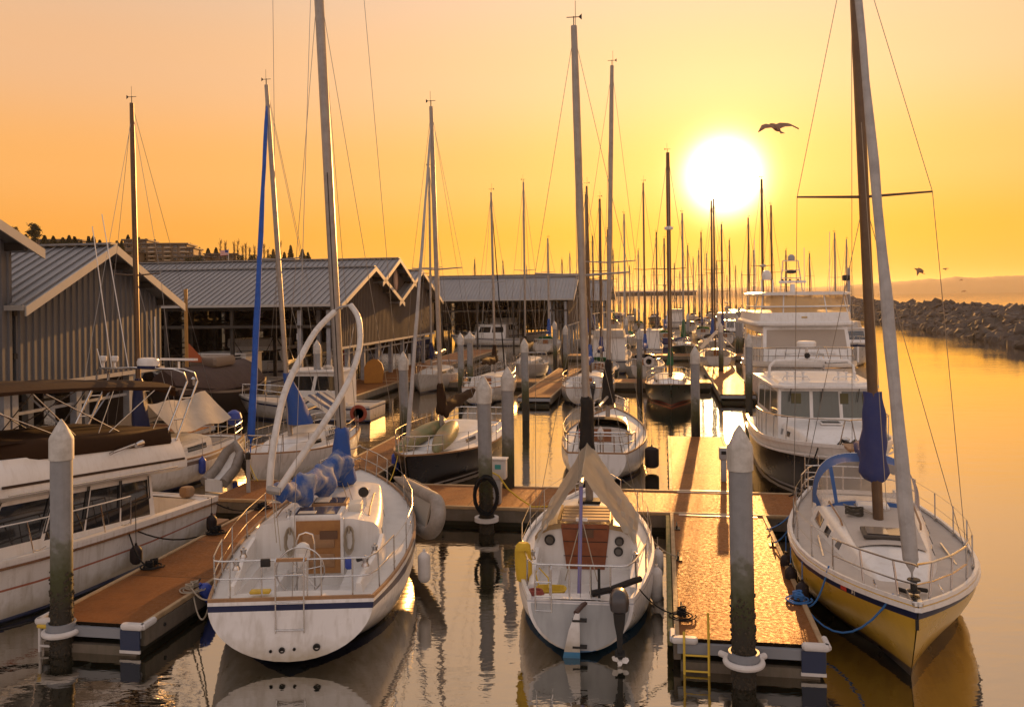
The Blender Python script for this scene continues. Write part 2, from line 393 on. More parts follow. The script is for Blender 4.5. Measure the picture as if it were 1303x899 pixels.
# ================================================================ far hills over the water
HILLM = mat('wooded_hill', (.05, .05, .035), .95, noise=(.004, .5, (.035, .04, .03)))
def hills():
    mb = MB(); Y = 4200.
    prof = [(640, 371), (760, 371), (830, 368.5), (880, 368), (940, 366), (985, 364), (1030, 366), (1065, 364), (1110, 360.5), (1130, 359), (1160, 357), (1185, 354.5), (1195, 355.5), (1215, 352), (1240, 353.5), (1270, 351.5), (1310, 350.5), (1400, 350), (1520, 352)]
    rings = []; rnd = random.Random(3)
    n = 260
    for i in range(n+1):
        x = 640+880*i/n
        for a, b in zip(prof, prof[1:]):
            if a[0] <= x <= b[0]: y = lerp(a[1], b[1], (x-a[0])/(b[0]-a[0])); break
        p = aty(x, y-rnd.uniform(-.1, .55), Y); X = p.x; z = max(p.z, 8)
        s = X/Y
        rings.append([Vector((X-s*350, Y-350, -2)), Vector((X-s*300, Y-300, z*.2)), Vector((X-s*170, Y-170, z*.62)), Vector((X, Y, z)), Vector((X+s*900, Y+900, z*.9)), Vector((X+s*1500, Y+1500, -2))])
    mb.loft(rings, False, False).build('hills', HILLM)['kind'] = 'structure'
hills()

# hillside on the left behind the sheds
LANDM = mat('hillside_scrub', (.075, .06, .03), .95, noise=(.05, .8, (.035, .035, .018)), bump=(.6, .4))
def land():
    prof = [(-260, 296), (-120, 300), (0, 309), (50, 312), (120, 316), (180, 322), (235, 330), (300, 334), (380, 336), (430, 345), (500, 362), (560, 372), (640, 377)]
    rings = []; Y = 330.; rnd = random.Random(5)
    for i in range(121):
        x = lerp(-260, 640, i/120)
        for a, b in zip(prof, prof[1:]):
            if a[0] <= x <= b[0]: y = lerp(a[1], b[1], (x-a[0])/(b[0]-a[0])); break
        p = aty(x, y, Y); X, z = p.x, p.z+rnd.uniform(-.4, .4); s = X/Y
        rings.append([Vector((X-s*120, Y-120, -1)), Vector((X-s*105, Y-105, 2.2)), Vector((X-s*70, Y-70, lerp(2.4, z, .3)+rnd.uniform(-.5, .5))), Vector((X-s*25, Y-25, lerp(2, z, .85)+rnd.uniform(-.5, .5))), Vector((X, Y, z)), Vector((X+s*200, Y+200, z+2)), Vector((X+s*420, Y+420, z*.3))])
    MB().loft(rings, False, False).build('hillside', LANDM)['kind'] = 'structure'
land()

# ================================================================ breakwater of boulders
ROCKM = mat('boulder_rock', (.10, .08, .068), .9, noise=(.35, .9, (.05, .04, .028)), bump=(5, .7))
def breakwater():
    rnd = random.Random(11)
    base0 = Vector((55.2, 94)); d = Vector((23, 91)).normalized(); nrm_ = Vector((d.y, -d.x))
    core = MB(); rings = []
    for i in range(60):
        s = -45+i*14; c = base0+d*s
        ht = 3.5
        rings.append([Vector((*(c+nrm_*0.6), -1.2)), Vector((*(c+nrm_*6.5), ht-.5)), Vector((*(c+nrm_*10.5), ht-.4)), Vector((*(c+nrm_*18), -1.2))])
    core.loft(rings, False, False).build('breakwater_core', ROCKM)['kind'] = 'structure'
    # icosphere-like boulder templates
    bm = bmesh.new(); bmesh.ops.create_icosphere(bm, subdivisions=1, radius=1)
    iv = [v.co.copy() for v in bm.verts]; ifa = [[v.index for v in f.verts] for f in bm.faces]; bm.free()
    mb = MB()
    def rock(c, r):
        k = rnd.random
        sx_, sy_, sz_ = r*(.8+.6*k()), r*(.8+.6*k()), r*(.6+.4*k())
        Rm = Matrix.Rotation(k()*6.28, 3, 'Z') @ Matrix.Rotation(k()*1.2, 3, 'X')
        mb.add([c+Rm @ Vector((v.x*sx_*(.8+.4*k()), v.y*sy_*(.8+.4*k()), v.z*sz_*(.8+.4*k()))) for v in iv], ifa)
    s = -40.
    while s < 700:
        far = max(0, s)/100.
        step = .42*(1+far*.9)
        for q in range(3 if s < 300 else 2):
            a = rnd.random()
            off = lerp(-.2, 7.0, a) if a < .9 else rnd.uniform(6.5, 11)
            z = max(-.2, (off-.8)/6*3.05) if off < 6.8 else 3.05
            c = base0+d*(s+rnd.uniform(-.5, .5))+nrm_*off
            rock(Vector((c.x, c.y, z+rnd.uniform(-.15, .35))), rnd.uniform(.45, 1.05)*(1+far*.18)*(1.35 if rnd.random() < .06 else 1))
        s += step/2.2
    tag(mb.build('breakwater', ROCKM, smooth=False), 'long rubble breakwater of piled brown boulders on the right of the harbour', 'breakwater', kind='stuff')
breakwater()

# ================================================================ docks
def plymat(name, c1, c2):
    m = mat(name, c1, .62, .42, noise=(2.4, .7, c2), bump=(70, .5), spec=.10)
    nt = m.node_tree; N = nt.nodes; K = nt.links; b = N['Principled BSDF']
    src = b.inputs['Base Color'].links[0].from_socket
    geo = N.new('ShaderNodeTexCoord')
    sx = N.new('ShaderNodeSeparateXYZ'); K.new(geo.outputs['Object'], sx.inputs[0])
    def line(sock, per, wd):
        a = N.new('ShaderNodeMath'); a.operation = 'DIVIDE'; a.inputs[1].default_value = per; K.new(sock, a.inputs[0])
        f = N.new('ShaderNodeMath'); f.operation = 'FRACT'; K.new(a.outputs[0], f.inputs[0])
        l = N.new('ShaderNodeMath'); l.operation = 'LESS_THAN'; l.inputs[1].default_value = wd/per; K.new(f.outputs[0], l.inputs[0]); return l.outputs[0]
    j = line(sx.outputs[1], 2.44, .022)
    mx = N.new('ShaderNodeMix'); mx.data_type = 'RGBA'; mx.inputs[7].default_value = (.02, .013, .008, 1)
    K.new(src, mx.inputs[6]); K.new(j, mx.inputs[0])
    # board to board tone
    a = N.new('ShaderNodeMath'); a.operation = 'DIVIDE'; a.inputs[1].default_value = 2.44; K.new(sx.outputs[1], a.inputs[0])
    fl = N.new('ShaderNodeMath'); fl.operation = 'FLOOR'; K.new(a.outputs[0], fl.inputs[0])
    wn = N.new('ShaderNodeTexWhiteNoise'); wn.noise_dimensions = '1D'; K.new(fl.outputs[0], wn.inputs['W'])
    mr = N.new('ShaderNodeMapRange'); mr.inputs[3].default_value = .78; mr.inputs[4].default_value = 1.15; K.new(wn.outputs['Value'], mr.inputs[0])
    mv = N.new('ShaderNodeMix'); mv.data_type = 'RGBA'; mv.blend_type = 'MULTIPLY'; mv.inputs[0].default_value = 1
    K.new(mx.outputs[2], mv.inputs[6]); K.new(mr.outputs[0], mv.inputs[7])
    K.new(mv.outputs[2], b.inputs['Base Color'])
    rn = N.new('ShaderNodeTexNoise'); rn.inputs['Scale'].default_value = 14; rn.inputs['Detail'].default_value = 4; K.new(geo.outputs['Object'], rn.inputs['Vector'])
    r2 = N.new('ShaderNodeMapRange'); r2.inputs[1].default_value = .35; r2.inputs[2].default_value = .7; r2.inputs[3].default_value = .46; r2.inputs[4].default_value = .70
    K.new(rn.outputs['Fac'], r2.inputs[0]); K.new(r2.outputs[0], b.inputs['Roughness'])
    return m
PLY = plymat('dock_plywood', (.25, .10, .030), (.14, .056, .020))
TIMB = mat('weathered_timber', (.15, .12, .09), .8, noise=(3, .8, (.11, .09, .06)), bump=(12, .6), streak=(.6, (.08, .08, .05)))
FLOATM = mat('float_concrete', (.03, .027, .018), .85, noise=(3, .7, (.03, .035, .012)), bump=(10, .7))
CORN = mat('white_bumper', (.60, .57, .54), .5, noise=(5, .4, (.4, .36, .32)))
EDGEM = mat('dock_edge_timber', (.40, .27, .14), .6, noise=(5, .6, (.22, .14, .07)), bump=(15, .5))
NAVP = mat('navy_plate', (.02, .03, .07), .5)
STEELG = mat('painted_steel_grey', (.22, .23, .25), .5, noise=(4, .5, (.24, .24, .25)))
PLATEM = mat('dock_plate', (.46, .38, .32), .42, .2, noise=(4, .4, (.32, .25, .2)))

def dock(name, u0, u1, v0, v1, label, group=None, ends=(1, 1), sides=(1, 1), along='u', plates=(), detail=True):
    """floating dock; local x = v, y = u (or swapped for cross docks so that panel joints run across)"""
    cu, cv = (u0+u1)/2, (v0+v1)/2
    if along == 'u': root = empty('floating_dock', D(u0, cv), -DA, label, 'dock', group); L, W = u1-u0, v1-v0
    else: root = empty('floating_dock', D(cu, v0), -DA-R(90), label, 'dock', group); L, W = v1-v0, u1-u0
    MB().box(0, L/2, .475, W-.1, L-.02, .05).build('deck_surface', PLY, root, False)
    e = MB()
    for s in (-1, 1): e.box(s*(W/2-.045), L/2, .485, .09, L-.02, .085, bev=.012)
    e.build('edge_strip', EDGEM, root)
    for s in (-1, 1):
        t = MB().box(s*(W/2-.05), L/2, .29, .12, L-.04, .29); t.build('side_board', TIMB, root, False)
        if detail:
            t = MB().lathe([(.035, 0), (.035, .02), (.01, .03)], (0, 0, 0), 8, Matrix.Rotation(R(90)*s, 3, 'Y')).build('bolt', DARKM, root); t.location = (s*(W/2+.01), .6, .3)
            k = 1.82
            while k < L-.3:
                c = t.copy(); COL.objects.link(c); c.parent = root; c.location = (s*(W/2+.01), k, .3+.05*((int(k*3)) % 2)); k += 1.22
    MB().box(0, L/2, -.05, W-.25, L-.1, .36).build('float', FLOATM, root, False)
    for k in (0, 1):
        if ends[k]:
            y = -.03 if k == 0 else L+.03
            MB().box(0, y, .36, W-.1, .08, .16).build('end_beam', STEELG, root, False)
    return root
def cleat(root, x, y, rz=0, m=None):
    b = MB(); M = Matrix.Rotation(rz, 3, 'Z')
    def P(a, b_, c): return M @ Vector((a, b_, c))+Vector((x, y, .5))
    b.tube([P(0, -.17, .11), P(0, -.08, .09), P(0, .08, .09), P(0, .17, .11)], [.012, .022, .022, .012], 8)
    for s in (-1, 1): b.tube([P(0, s*.05, .0), P(0, s*.05, .09)], .022, 8)
    b.box(x, y, .51, .16, .24, .02)
    return b.build('cleat', m or DARKM, root)
def cleat_turns(x, y, root_mat, m, label, u, v, r=.02):
    """line made fast in figure-of-eights round a cleat"""
    b = MB()
    for k in range(3):
        pts = []
        for i in range(25):
            a = i/24*2*math.pi
            pts.append((math.sin(2*a)*.07, math.cos(a)*.13, .07+.035*k+.01*math.sin(3*a)))
        b.tube(pts, r, 6)
    b.tube([(.2*math.cos(a*.3)*(.6+.015*a), .2*math.sin(a*.3)*(.6+.015*a), .025+.002*(a % 7)) for a in range(44)], r*.8, 6)
    o = b.build('mooring_coil', m); o.location = D(u, v, .50); o.rotation_euler[2] = -DA
    return tag(o, label, 'rope')
def dock_end_gear(root, W, ladder_x, plate_x):
    """the near end: white corner bumpers, navy plate, yellow ladder"""
    for s in (-1, 1):
        c = MB().box(s*(W/2-.16), -.06, .50, .42, .14, .10, bev=.03); c.box(s*(W/2+.02), .1, .50, .10, .42, .10, bev=.03)
        c.build('corner_bumper', CORN, root)
        if s == plate_x:
            MB().box(s*(W/2-.2), -.085, .27, .36, .03, .34).build('corner_plate', NAVP, root, False)
            MB().box(s*(W/2-.2), -.09, .08, .38, .03, .05).build('plate_rim', CORN, root, False)
    MB().box(0, -.02, .02, W-.2, .10, .26).build('lower_beam', TIMB, root, False)
def yellow_ladder(root, x, y, top=.62, kind='box'):
    lad = MB()
    if kind == 'box':
        for s in (-1, 1): lad.tube([(x+s*.24, y+.05, .42), (x+s*.24, y-.06, .42), (x+s*.24, y-.08, -.5)], .028, 8)
        for z in (.1, -.2): lad.tube([(x-.24, y-.07, z), (x+.24, y-.07, z)], .022, 8)
        lad.build('ladder_frame', CORN, root)
        y_ = MB().box(x, y-.05, .44, .56, .12, .06, bev=.02); y_.box(x-.24, y+.1, .45, .08, .3, .06, bev=.02); y_.box(x+.24, y+.1, .45, .08, .3, .06, bev=.02)
        y_.build('ladder_grip', YELP, root)
    else:
        for s in (-1, 1): lad.tube([(x+s*.19, y+.0, .62 if s < 0 else .95), (x+s*.19, y-.12, .5), (x+s*.19, y-.12, -.5)], .02, 8)
        for z in (.3, .05, -.2): lad.tube([(x-.19, y-.12, z), (x+.19, y-.12, z)], .016, 8)
        lad.build('boarding_ladder', YELP, root)

WR = 2.33
dr = dock('floating_dock', 0, 8.0, 0, WR, 'sunlit plywood finger dock at the right front, with the big near piling')
dock_end_gear(dr, WR, 0, 1); yellow_ladder(dr, -.82, -.05, kind='thin')
dl = dock('floating_dock', -.75, 8.0, -10.82, -8.87, 'shaded brown plywood finger dock in the left foreground beside the motor cruiser')
dock_end_gear(dl, 1.95, 0, 1); yellow_ladder(dl, -.68, -.05)
dc = dock('floating_dock', 8.02, 10.6, -12.6, 3.4, 'long brown cross dock running left to right behind the foreground sloops', along='v', ends=(1, 1))
for v_ in (WR/2, -9.85):
    for u_ in (8.0, 10.58):
        MB().box(8.02*0+9.31-u_ if 0 else (9.31-u_), v_+12.6, .508, .34, 1.9, .012).build('joint_plate', PLATEM, dc, False)
dr2 = dock('floating_dock', 10.62, 20.2, 0, 2.1, 'sun-glazed finger dock beyond the cross dock, ending at the bright water')
dl2 = dock('floating_dock', 10.62, 19.2, -10.75, -8.95, 'short brown finger dock behind the blue-covered mast, ending in dark water')
df = dock('floating_dock', 34.9, 54, 2.9, 4.9, 'orange-lit far finger dock left of the pilothouse boat roof', detail=False)
dg = dock('floating_dock', 32.8, 52, -8.1, -6.2, 'far finger dock right of the tall grey pile, lit in long stripes', detail=False)
dx = dock('floating_dock', 41.0, 43.4, -19, 2.8, 'second cross dock far behind, crossing under the middle pilings', along='v', detail=False)
dx.location.z = .012
dx2 = dock('floating_dock', 66, 68.6, -9, 14, 'third cross dock in the distance below the cluster of masts', along='v', detail=False)
ds = dock('floating_dock', 29.5, 76, -20.8, -17.4, 'wide timber-faced walkway under the open gable wall of the long shed', detail=False)
dn = dock('floating_dock', 19.2, 21.4, -26, -19.8, 'low dock behind the tarped sloop by the corrugated shed', along='v', detail=False)
for k, (u_, v_) in enumerate([(1.2, .14), (4.2, .14), (6.6, .14), (1.9, WR-.14), (5.5, WR-.14)]): cleat(dr, v_-WR/2, u_)
for k, (u_, v_) in enumerate([(2.2, -10.66), (4.8, -10.66), (7.2, -10.66), (1.2, -9.03), (4.6, -9.03)]): cleat(dl, v_+9.845, u_+.75)
cleat_turns(0, 0, 0, ROPEK, 'black line coiled round the dock cleat amidships of the motor cruiser', 2.2, -10.6)
cleat_turns(0, 0, 0, ROPEK, 'black line coiled round the dock cleat near the stern of the motor cruiser', 4.8, -10.6)
cleat_turns(0, 0, 0, ROPEK, 'black line coiled round the farthest cleat of the left finger dock', 7.2, -10.6)
cleat_turns(0, 0, 0, ROPE, 'pale rope lashed on the right edge of the left finger dock', 1.0, -9.0, .016)
cleat_turns(0, 0, 0, ROPEB, 'blue rope knotted on the right edge of the sunlit finger dock', 2.0, WR-.12)
cleat_turns(0, 0, 0, ROPEK, 'dark line turned on the left edge of the sunlit finger dock beside the outboard', .9, .14, .014)
# mossy timber rubbing edge on the left of the right finger
MOSS = mat('mossy_timber', (.20, .17, .07), .85, noise=(4, .9, (.10, .12, .03)), bump=(25, .8))
for s in (-1,):
    t = MB().box(s*(WR/2+.06), 4, .40, .1, 7.6, .24, bev=.02); t.build('rubbing_timber', MOSS, dr)

# ================================================================ pilings
def pilemat():
    m = mat('pile_steel', (.27, .275, .285), .6, .15, noise=(3.5, .6, (.17, .17, .17)), streak=(.5, (.17, .165, .16)), bump=(20, .15))
    nt = m.node_tree; N = nt.nodes; K = nt.links; b = N['Principled BSDF']
    src = b.inputs['Base Color'].links[0].from_socket
    tc = [n for n in N if n.type == 'TEX_COORD'][0]
    sx = N.new('ShaderNodeSeparateXYZ'); K.new(tc.outputs['Object'], sx.inputs[0])
    n = N.new('ShaderNodeTexNoise'); n.inputs['Scale'].default_value = 6; n.inputs['Detail'].default_value = 6; K.new(tc.outputs['Object'], n.inputs['Vector'])
    ad = N.new('ShaderNodeMath'); ad.operation = 'MULTIPLY_ADD'; ad.inputs[1].default_value = 1.0; K.new(n.outputs['Fac'], ad.inputs[0]); K.new(sx.outputs[2], ad.inputs[2])
    r = N.new('ShaderNodeValToRGB'); e = r.color_ramp.elements
    for _ in range(3): e.new(.5)
    mr = N.new('ShaderNodeMapRange'); mr.inputs[2].default_value = 3.2; K.new(ad.outputs[0], mr.inputs[0])
    for i, (p, c, a) in enumerate([(.0, (.020, .016, .010), 1), (.40, (.022, .018, .010), 1), (.56, (.045, .05, .012), 1), (.72, (.10, .10, .055), .75), (.80, (.2, .2, .15), 0)]):
        e[i].position = p; e[i].color = (*c, a)
    K.new(mr.outputs[0], r.inputs[0])
    mx = N.new('ShaderNodeMix'); mx.data_type = 'RGBA'; K.new(src, mx.inputs[6]); K.new(r.outputs[0], mx.inputs[7]); K.new(r.outputs[1], mx.inputs[0])
    K.new(mx.outputs[2], b.inputs['Base Color'])
    mt = N.new('ShaderNodeMath'); mt.operation = 'MULTIPLY_ADD'; mt.inputs[1].default_value = -.25; mt.inputs[2].default_value = .25; K.new(r.outputs[1], mt.inputs[0]); K.new(mt.outputs[0], b.inputs['Metallic'])
    return m
PILE = pilemat(); CAPM = mat('pile_cap_white', (.52, .50, .46), .6, noise=(5, .7, (.30, .27, .23)), streak=(.7, (.16, .14, .11)))
GROW = mat('barnacle_growth', (.035, .026, .016), .95, noise=(30, .7, (.10, .08, .05)), bump=(40, .9))
def piling(px, py, label, hoop=None, r=.178, cap='cone', near=False, lean=0):
    u, v = pix(px, py); Y = F*(H-4.0)/v; X = u*Y/F
    root = empty('dock_piling', (X, Y, 0), 0, label, 'piling', 'steel pilings with white pointed caps')
    root.rotation_euler[1] = lean or random.uniform(-.011, .011)
    root.rotation_euler[0] = random.uniform(-.008, .008)
    n = 24 if near else 14
    MB().lathe([(r, -1.5), (r, 3.48)], n=n).build('shaft', PILE, root)
    if cap == 'cone':
        MB().lathe([(r+.004, 3.30), (r+.02, 3.31), (r+.02, 3.66), (r+.012, 3.69), (.09, 3.88), (.012, 4.0)], n=n).build('cap', CAPM, root)
    else:
        MB().lathe([(r, 3.30), (r+.13, 3.42), (r+.17, 3.55), (r+.13, 3.66), (.10, 3.85), (.02, 4.0)], n=n).build('cap', CAPM, root)
    if near:
        b = MB(); rn = random.Random(int(px)); bm = bmesh.new(); bmesh.ops.create_icosphere(bm, subdivisions=1, radius=1)
        iv = [q.co.copy() for q in bm.verts]; ifa = [[q.index for q in f.verts] for f in bm.faces]; bm.free()
        for _ in range(420):
            a = rn.random()*6.283; z = rn.random()**1.5*1.5-.1; s_ = rn.uniform(.012, .032)
            c = Vector((math.cos(a)*r, math.sin(a)*r, z))
            b.add([c+q*s_ for q in iv], ifa)
        g = b.build('barnacles', GROW, root); g['kind'] = 'stuff'
    return Vector((X, Y, 0))
PL = piling(75, 533, 'near piling at the end of the left finger dock, in front of the motor cruiser', near=True, lean=R(.5))
PR = piling(943, 540, 'big near piling at the end of the sunlit right finger dock', near=True)
PM = piling(617, 478, 'middle piling with a coiled black hose, in front of the cross dock', near=True)
PM2 = piling(645, 466, 'piling just right of the hose-hung one, behind the cross dock', lean=R(.2))
def hoop(root, wp, front=-1):
    """roller hoop round a pile, fixed to its dock"""
    inv = root.matrix_basis.inverted(); c = inv @ Vector((wp.x, wp.y, 0)); rr = .27
    ring = [(c.x+rr*math.cos(a), c.y+rr*math.sin(a), .36) for a in [R(k) for k in range(-25, 206+1, 11)]]
    if front == -1: ring = [(c.x+rr*math.cos(R(k)), c.y-rr*math.sin(R(k)), .36) for k in range(-35, 216, 10)]
    ring = [(ring[0][0]+.12, ring[0][1]+.12, .36)]+ring+[(ring[-1][0]-.12, ring[-1][1]+.12, .36)]
    MB().tube(ring, .05, 10).build('pile_hoop', CORN, root)
    MB().lathe([(.20, .40), (.235, .40), (.235, .52), (.20, .52), (.20, .40)], (c.x, c.y, 0), 20).build('pile_collar', STEELG, root)
hoop(dr, PR); hoop(dl, PL)
def hoop_world(wp, label_root):
    inv = label_root.matrix_basis.inverted(); c = inv @ Vector((wp.x, wp.y, 0))
    MB().lathe([(.22, .3), (.31, .3), (.31, .40), (.22, .40), (.22, .3)], (c.x, c.y, 0), 20).build('pile_hoop', CORN, label_root)
hoop_world(PM, dc); hoop_world(PM2, dc)
for px, py, lb in [
    (514, 447, 'piling standing in dark water just left of the white furled forestay'),
    (404, 432, 'piling under the shed roof edge with a pale diamond board on it'),
    (668, 430, 'tall grey piling at the near left end of the striped far finger dock'),
    (586, 423, 'piling left of the one with the bulging cap, in front of the long shed'),
    (706, 408, 'left piling of the pair at the corner of the second shed'),
    (719, 413, 'right piling of the pair at the corner of the second shed'),
    (884, 440, 'piling whose foot stands by the sun glint, left of the near right piling'),
    (952, 424, 'piling at the left shoulder of the pilothouse boat'),
    (813, 417, 'piling beside the small white boat with the ring lifebuoy'),
    (797, 404, 'slender distant piling left of the lifebuoy boat'),
    (917, 410, 'piling standing in front of the sloop with the white boom tent'),
    (925, 394, 'distant piling behind the boom-tent sloop mast'),
    (938, 401, 'left piling of the close pair behind the far orange dock'),
    (942.5, 401.5, 'right piling of the close pair behind the far orange dock'),
    (940.5, 390, 'farthest small piling above the close pair'),
    (875, 398, 'distant piling beside the green sail cover'),
    (820, 395, 'faint distant piling above the lifebuoy boat'),
    (808, 391, 'tiny distant piling, left of two near the far shed'),
    (812.5, 392, 'tiny distant piling, right of two near the far shed')]:
    p = piling(px, py, lb)
    if px == 404:
        dm = MB().add([(p.x-.01, p.y-.2, 2.55), (p.x+.42, p.y-.2, 2.15), (p.x-.01, p.y-.2, 1.75), (p.x-.44, p.y-.2, 2.15), (p.x-.01, p.y-.16, 2.55), (p.x+.42, p.y-.16, 2.15), (p.x-.01, p.y-.16, 1.75), (p.x-.44, p.y-.16, 2.15)], [(0, 1, 2, 3), (7, 6, 5, 4), (0, 1, 5, 4), (1, 2, 6, 5), (2, 3, 7, 6), (3, 0, 4, 7)])
        tag(recenter(dm.build('diamond_board', CORN, None, False)), 'pale diamond shaped board fixed on the piling under the shed', 'sign')
piling(598, 421, 'piling with the bulging wide white cap in front of the long shed', cap='wide')

# power pedestal with hose by the middle piling
def pedestal():
    b = at(634, 648, .5); b = D(8.35, -3.45, .5)
    q = at(633, 640, .5)
    root = empty('power_pedestal', (q.x, q.y, .5), -DA, 'white dock power box with a teal patch, beside the hose-hung piling', 'power pedestal')
    MB().box(0, 0, .33, .22, .22, .66, bev=.02).build('post', GREYP, root)
    MB().box(.05, 0, .92, .42, .28, .52, bev=.03).build('box', CORN, root)
    MB().box(.05, -.143, 1.0, .16, .012, .12).build('socket_cover', mat('teal', (.05, .32, .30), .4), root, False)
    MB().box(.05, 0, 1.2, .48, .34, .04, bev=.012).build('lid', WHITE, root)
    MB().tube(sag((-.1, -.1, .7), (1.1, 1.2, .04), .18)+[(1.5, 1.6, .03), (2.2, 1.3, .03)], .02, 6)
    y = MB().tube([(-.1, -.15, .85), (.1, -.3, .8), (.35, -.3, .45), (.6, -.15, .2), (1.0, -.4, .03), (1.4, -.3, .03), (2.0, -.1, .03)], .022, 8)
    o = y.build('power_cable', ROPEY); o.location = root.location; o.rotation_euler = root.rotation_euler
    tag(o, 'yellow shore power cable trailing from the white power box across the dock', 'cable')
    h = MB(); rn = random.Random(2)
    for k in range(7):
        a0 = rn.uniform(.26, .32); h.tube([(PM.x+a0*math.cos(t)*(1.0), PM.y-.24-.02*k, 1.0+a0*1.6*math.sin(t)+rn.uniform(-.02, .02)) for t in [R(j) for j in range(0, 361, 20)]], .02, 6)
    tag(recenter(h.build('garden_hose', ROPEK)), 'black hose hung in a coil on the middle piling', 'hose')
pedestal()
# ================================================================ boat sheds
ROOFM = mat('metal_roof', (.28, .275, .275), .42, .45, noise=(.5, .5, (.22, .22, .23)), streak=(.35, (.16, .13, .11)))
SIDEM = mat('corrugated_siding', (.115, .12, .135), .5, .2, noise=(.6, .6, (.08, .08, .085)), streak=(.4, (.09, .075, .06)))
SIDEB = mat('brown_siding', (.085, .068, .06), .75, .0, noise=(.6, .6, (.06, .048, .042)), streak=(.4, (.08, .06, .045)))
TRIM = mat('white_trim', (.42, .40, .37), .5, noise=(3, .4, (.38, .35, .31)))
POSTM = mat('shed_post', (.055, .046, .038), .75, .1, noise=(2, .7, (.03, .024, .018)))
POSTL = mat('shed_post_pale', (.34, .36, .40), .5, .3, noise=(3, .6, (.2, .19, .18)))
def shed(label, gables, v0, v1, zb, siding, posts_v=4.5, rows=3.0, ov=.7, pale=2, wall=True, ribs=.42, post_n=60, walltop=None, rows_back=True, group='long metal boat sheds'):
    """gables: list of (u_centre, half, z_eave, z_apex). v0 is the gable wall plane, v1 the far end (more negative)"""
    root = empty('boat_shed', D(gables[0][0], v0), -DA, label, 'boat shed', group)
    u_o = gables[0][0]
    # local: x = v - v0 (negative into the shed), y = u - u_o
    def top(u):
        return max([ze+(za-ze)*(1-abs(u-c)/h) for c, h, ze, za in gables if abs(u-c) <= h+1e-6] or [gables[0][2]])
    for gi, (c, h, ze, za) in enumerate(gables):
        rf = MB(); rb = MB()
        sl = (za-ze)/h
        for s in (-1, 1):
            hh = h+.45
            a = (ov, c-u_o+s*hh, za-sl*hh+.12); b = (ov, c-u_o, za+.12); d = (v1-v0, c-u_o+s*hh, za-sl*hh+.12); e = (v1-v0, c-u_o, za+.12)
            rf.add([a, b, e, d, (a[0], a[1], a[2]-.09), (b[0], b[1], b[2]-.09), (e[0], e[1], e[2]-.09), (d[0], d[1], d[2]-.09)],
                   [(0, 1, 2, 3), (4, 7, 6, 5), (0, 4, 5, 1), (1, 5, 6, 2), (2, 6, 7, 3), (3, 7, 4, 0)])
            x = ov-.12
            while x > v1-v0:
                L_ = .05
                q = [Vector((x-L_/2, c-u_o+s*hh, za-sl*hh+.125)), Vector((x+L_/2, c-u_o+s*hh, za-sl*hh+.125)), Vector((x+L_/2, c-u_o, za+.125)), Vector((x-L_/2, c-u_o, za+.125))]
                rb.add(q+[p+Vector((0, 0, .06)) for p in q], [(4, 5, 6, 7), (0, 1, 5, 4), (1, 2, 6, 5), (3, 0, 4, 7)])
                x -= ribs
        r_ = rf.build('roof', ROOFM, root, False)
        rb.build('roof_rib', ROOFM, r_, False)['kind'] = 'stuff'
        MB().box((ov+v1-v0)/2, c-u_o, za+.17, ov-(v1-v0), .42, .07).build('ridge_cap', ROOFM, root, False)
        f = MB()
        for s in (-1, 1):
            hh = h+.5
            p0 = Vector((ov+.03, c-u_o, za+.14)); p1 = Vector((ov+.03, c-u_o+s*hh, za-sl*hh+.14))
            f.add([p0, p1, p1-Vector((0, 0, .30)), p0-Vector((0, 0, .30)), p0+Vector((.06, 0, 0)), p1+Vector((.06, 0, 0)), p1+Vector((.06, 0, -.30)), p0+Vector((.06, 0, -.30))],
                  [(0, 1, 2, 3), (7, 6, 5, 4), (0, 4, 5, 1), (1, 5, 6, 2), (2, 6, 7, 3), (3, 7, 4, 0)])
        f.build('rake_board', TRIM, root, False)
        g = MB()
        for s in ((-1,) if gi == 0 else ()):
            g.box((ov+v1-v0)/2, c-u_o+s*(h+.5), za-sl*(h+.5)+.10, ov-(v1-v0), .10, .16)
        if gi == 0: g.build('gutter', TRIM, root, False)
        # purlin ends under the overhang
        for s in (-1, 1):
            for k in (.25, .6, .95):
                MB().box(ov/2, c-u_o+s*h*k, za-sl*h*k-.12, ov, .14, .24).build('purlin_end', POSTM, root, False)
    us = min(g[0]-g[1] for g in gables); ue = max(g[0]+g[1] for g in gables)
    if wall:
        wmb = MB(); n = int((ue-us)/.30); pts = []
        for i in range(n+1):
            u = us+(ue-us)*i/n
            for k, (du, dxx) in enumerate(((0, 0), (.10, 0), (.13, .05), (.24, .05), (.27, 0))):
                uu = min(ue, u+du)
                pts.append((uu, dxx))
        for (ua, xa), (ub, xb) in zip(pts, pts[1:]):
            if ub <= ua: continue
            wmb.add([(xa, ua-u_o, zb), (xb, ub-u_o, zb), (xb, ub-u_o, top(ub)), (xa, ua-u_o, top(ua))], [(0, 1, 2, 3)])
        wmb.add([(-.1, us-u_o, zb), (-.1, ue-u_o, zb)]+[(-.1, u-u_o, top(u)) for u in [ue-(ue-us)*i/80 for i in range(81)]], [tuple(range(83))])
        wmb.add([(-.1, us-u_o, zb), (0, us-u_o, zb), (0, us-u_o, top(us)), (-.1, us-u_o, top(us))], [(0, 1, 2, 3)])
        wmb.add([(-.1, ue-u_o, zb), (0, ue-u_o, zb), (0, ue-u_o, top(ue)), (-.1, ue-u_o, top(ue))], [(0, 1, 2, 3)])
        wmb.build('gable_wall', siding, root, False)
        MB().box(.04, (us+ue)/2-u_o, zb-.05, .14, ue-us+.1, .14).build('wall_sill', TRIM, root, False)
    # posts and trusses
    cnt = 0; v = v0-.3; k = 0
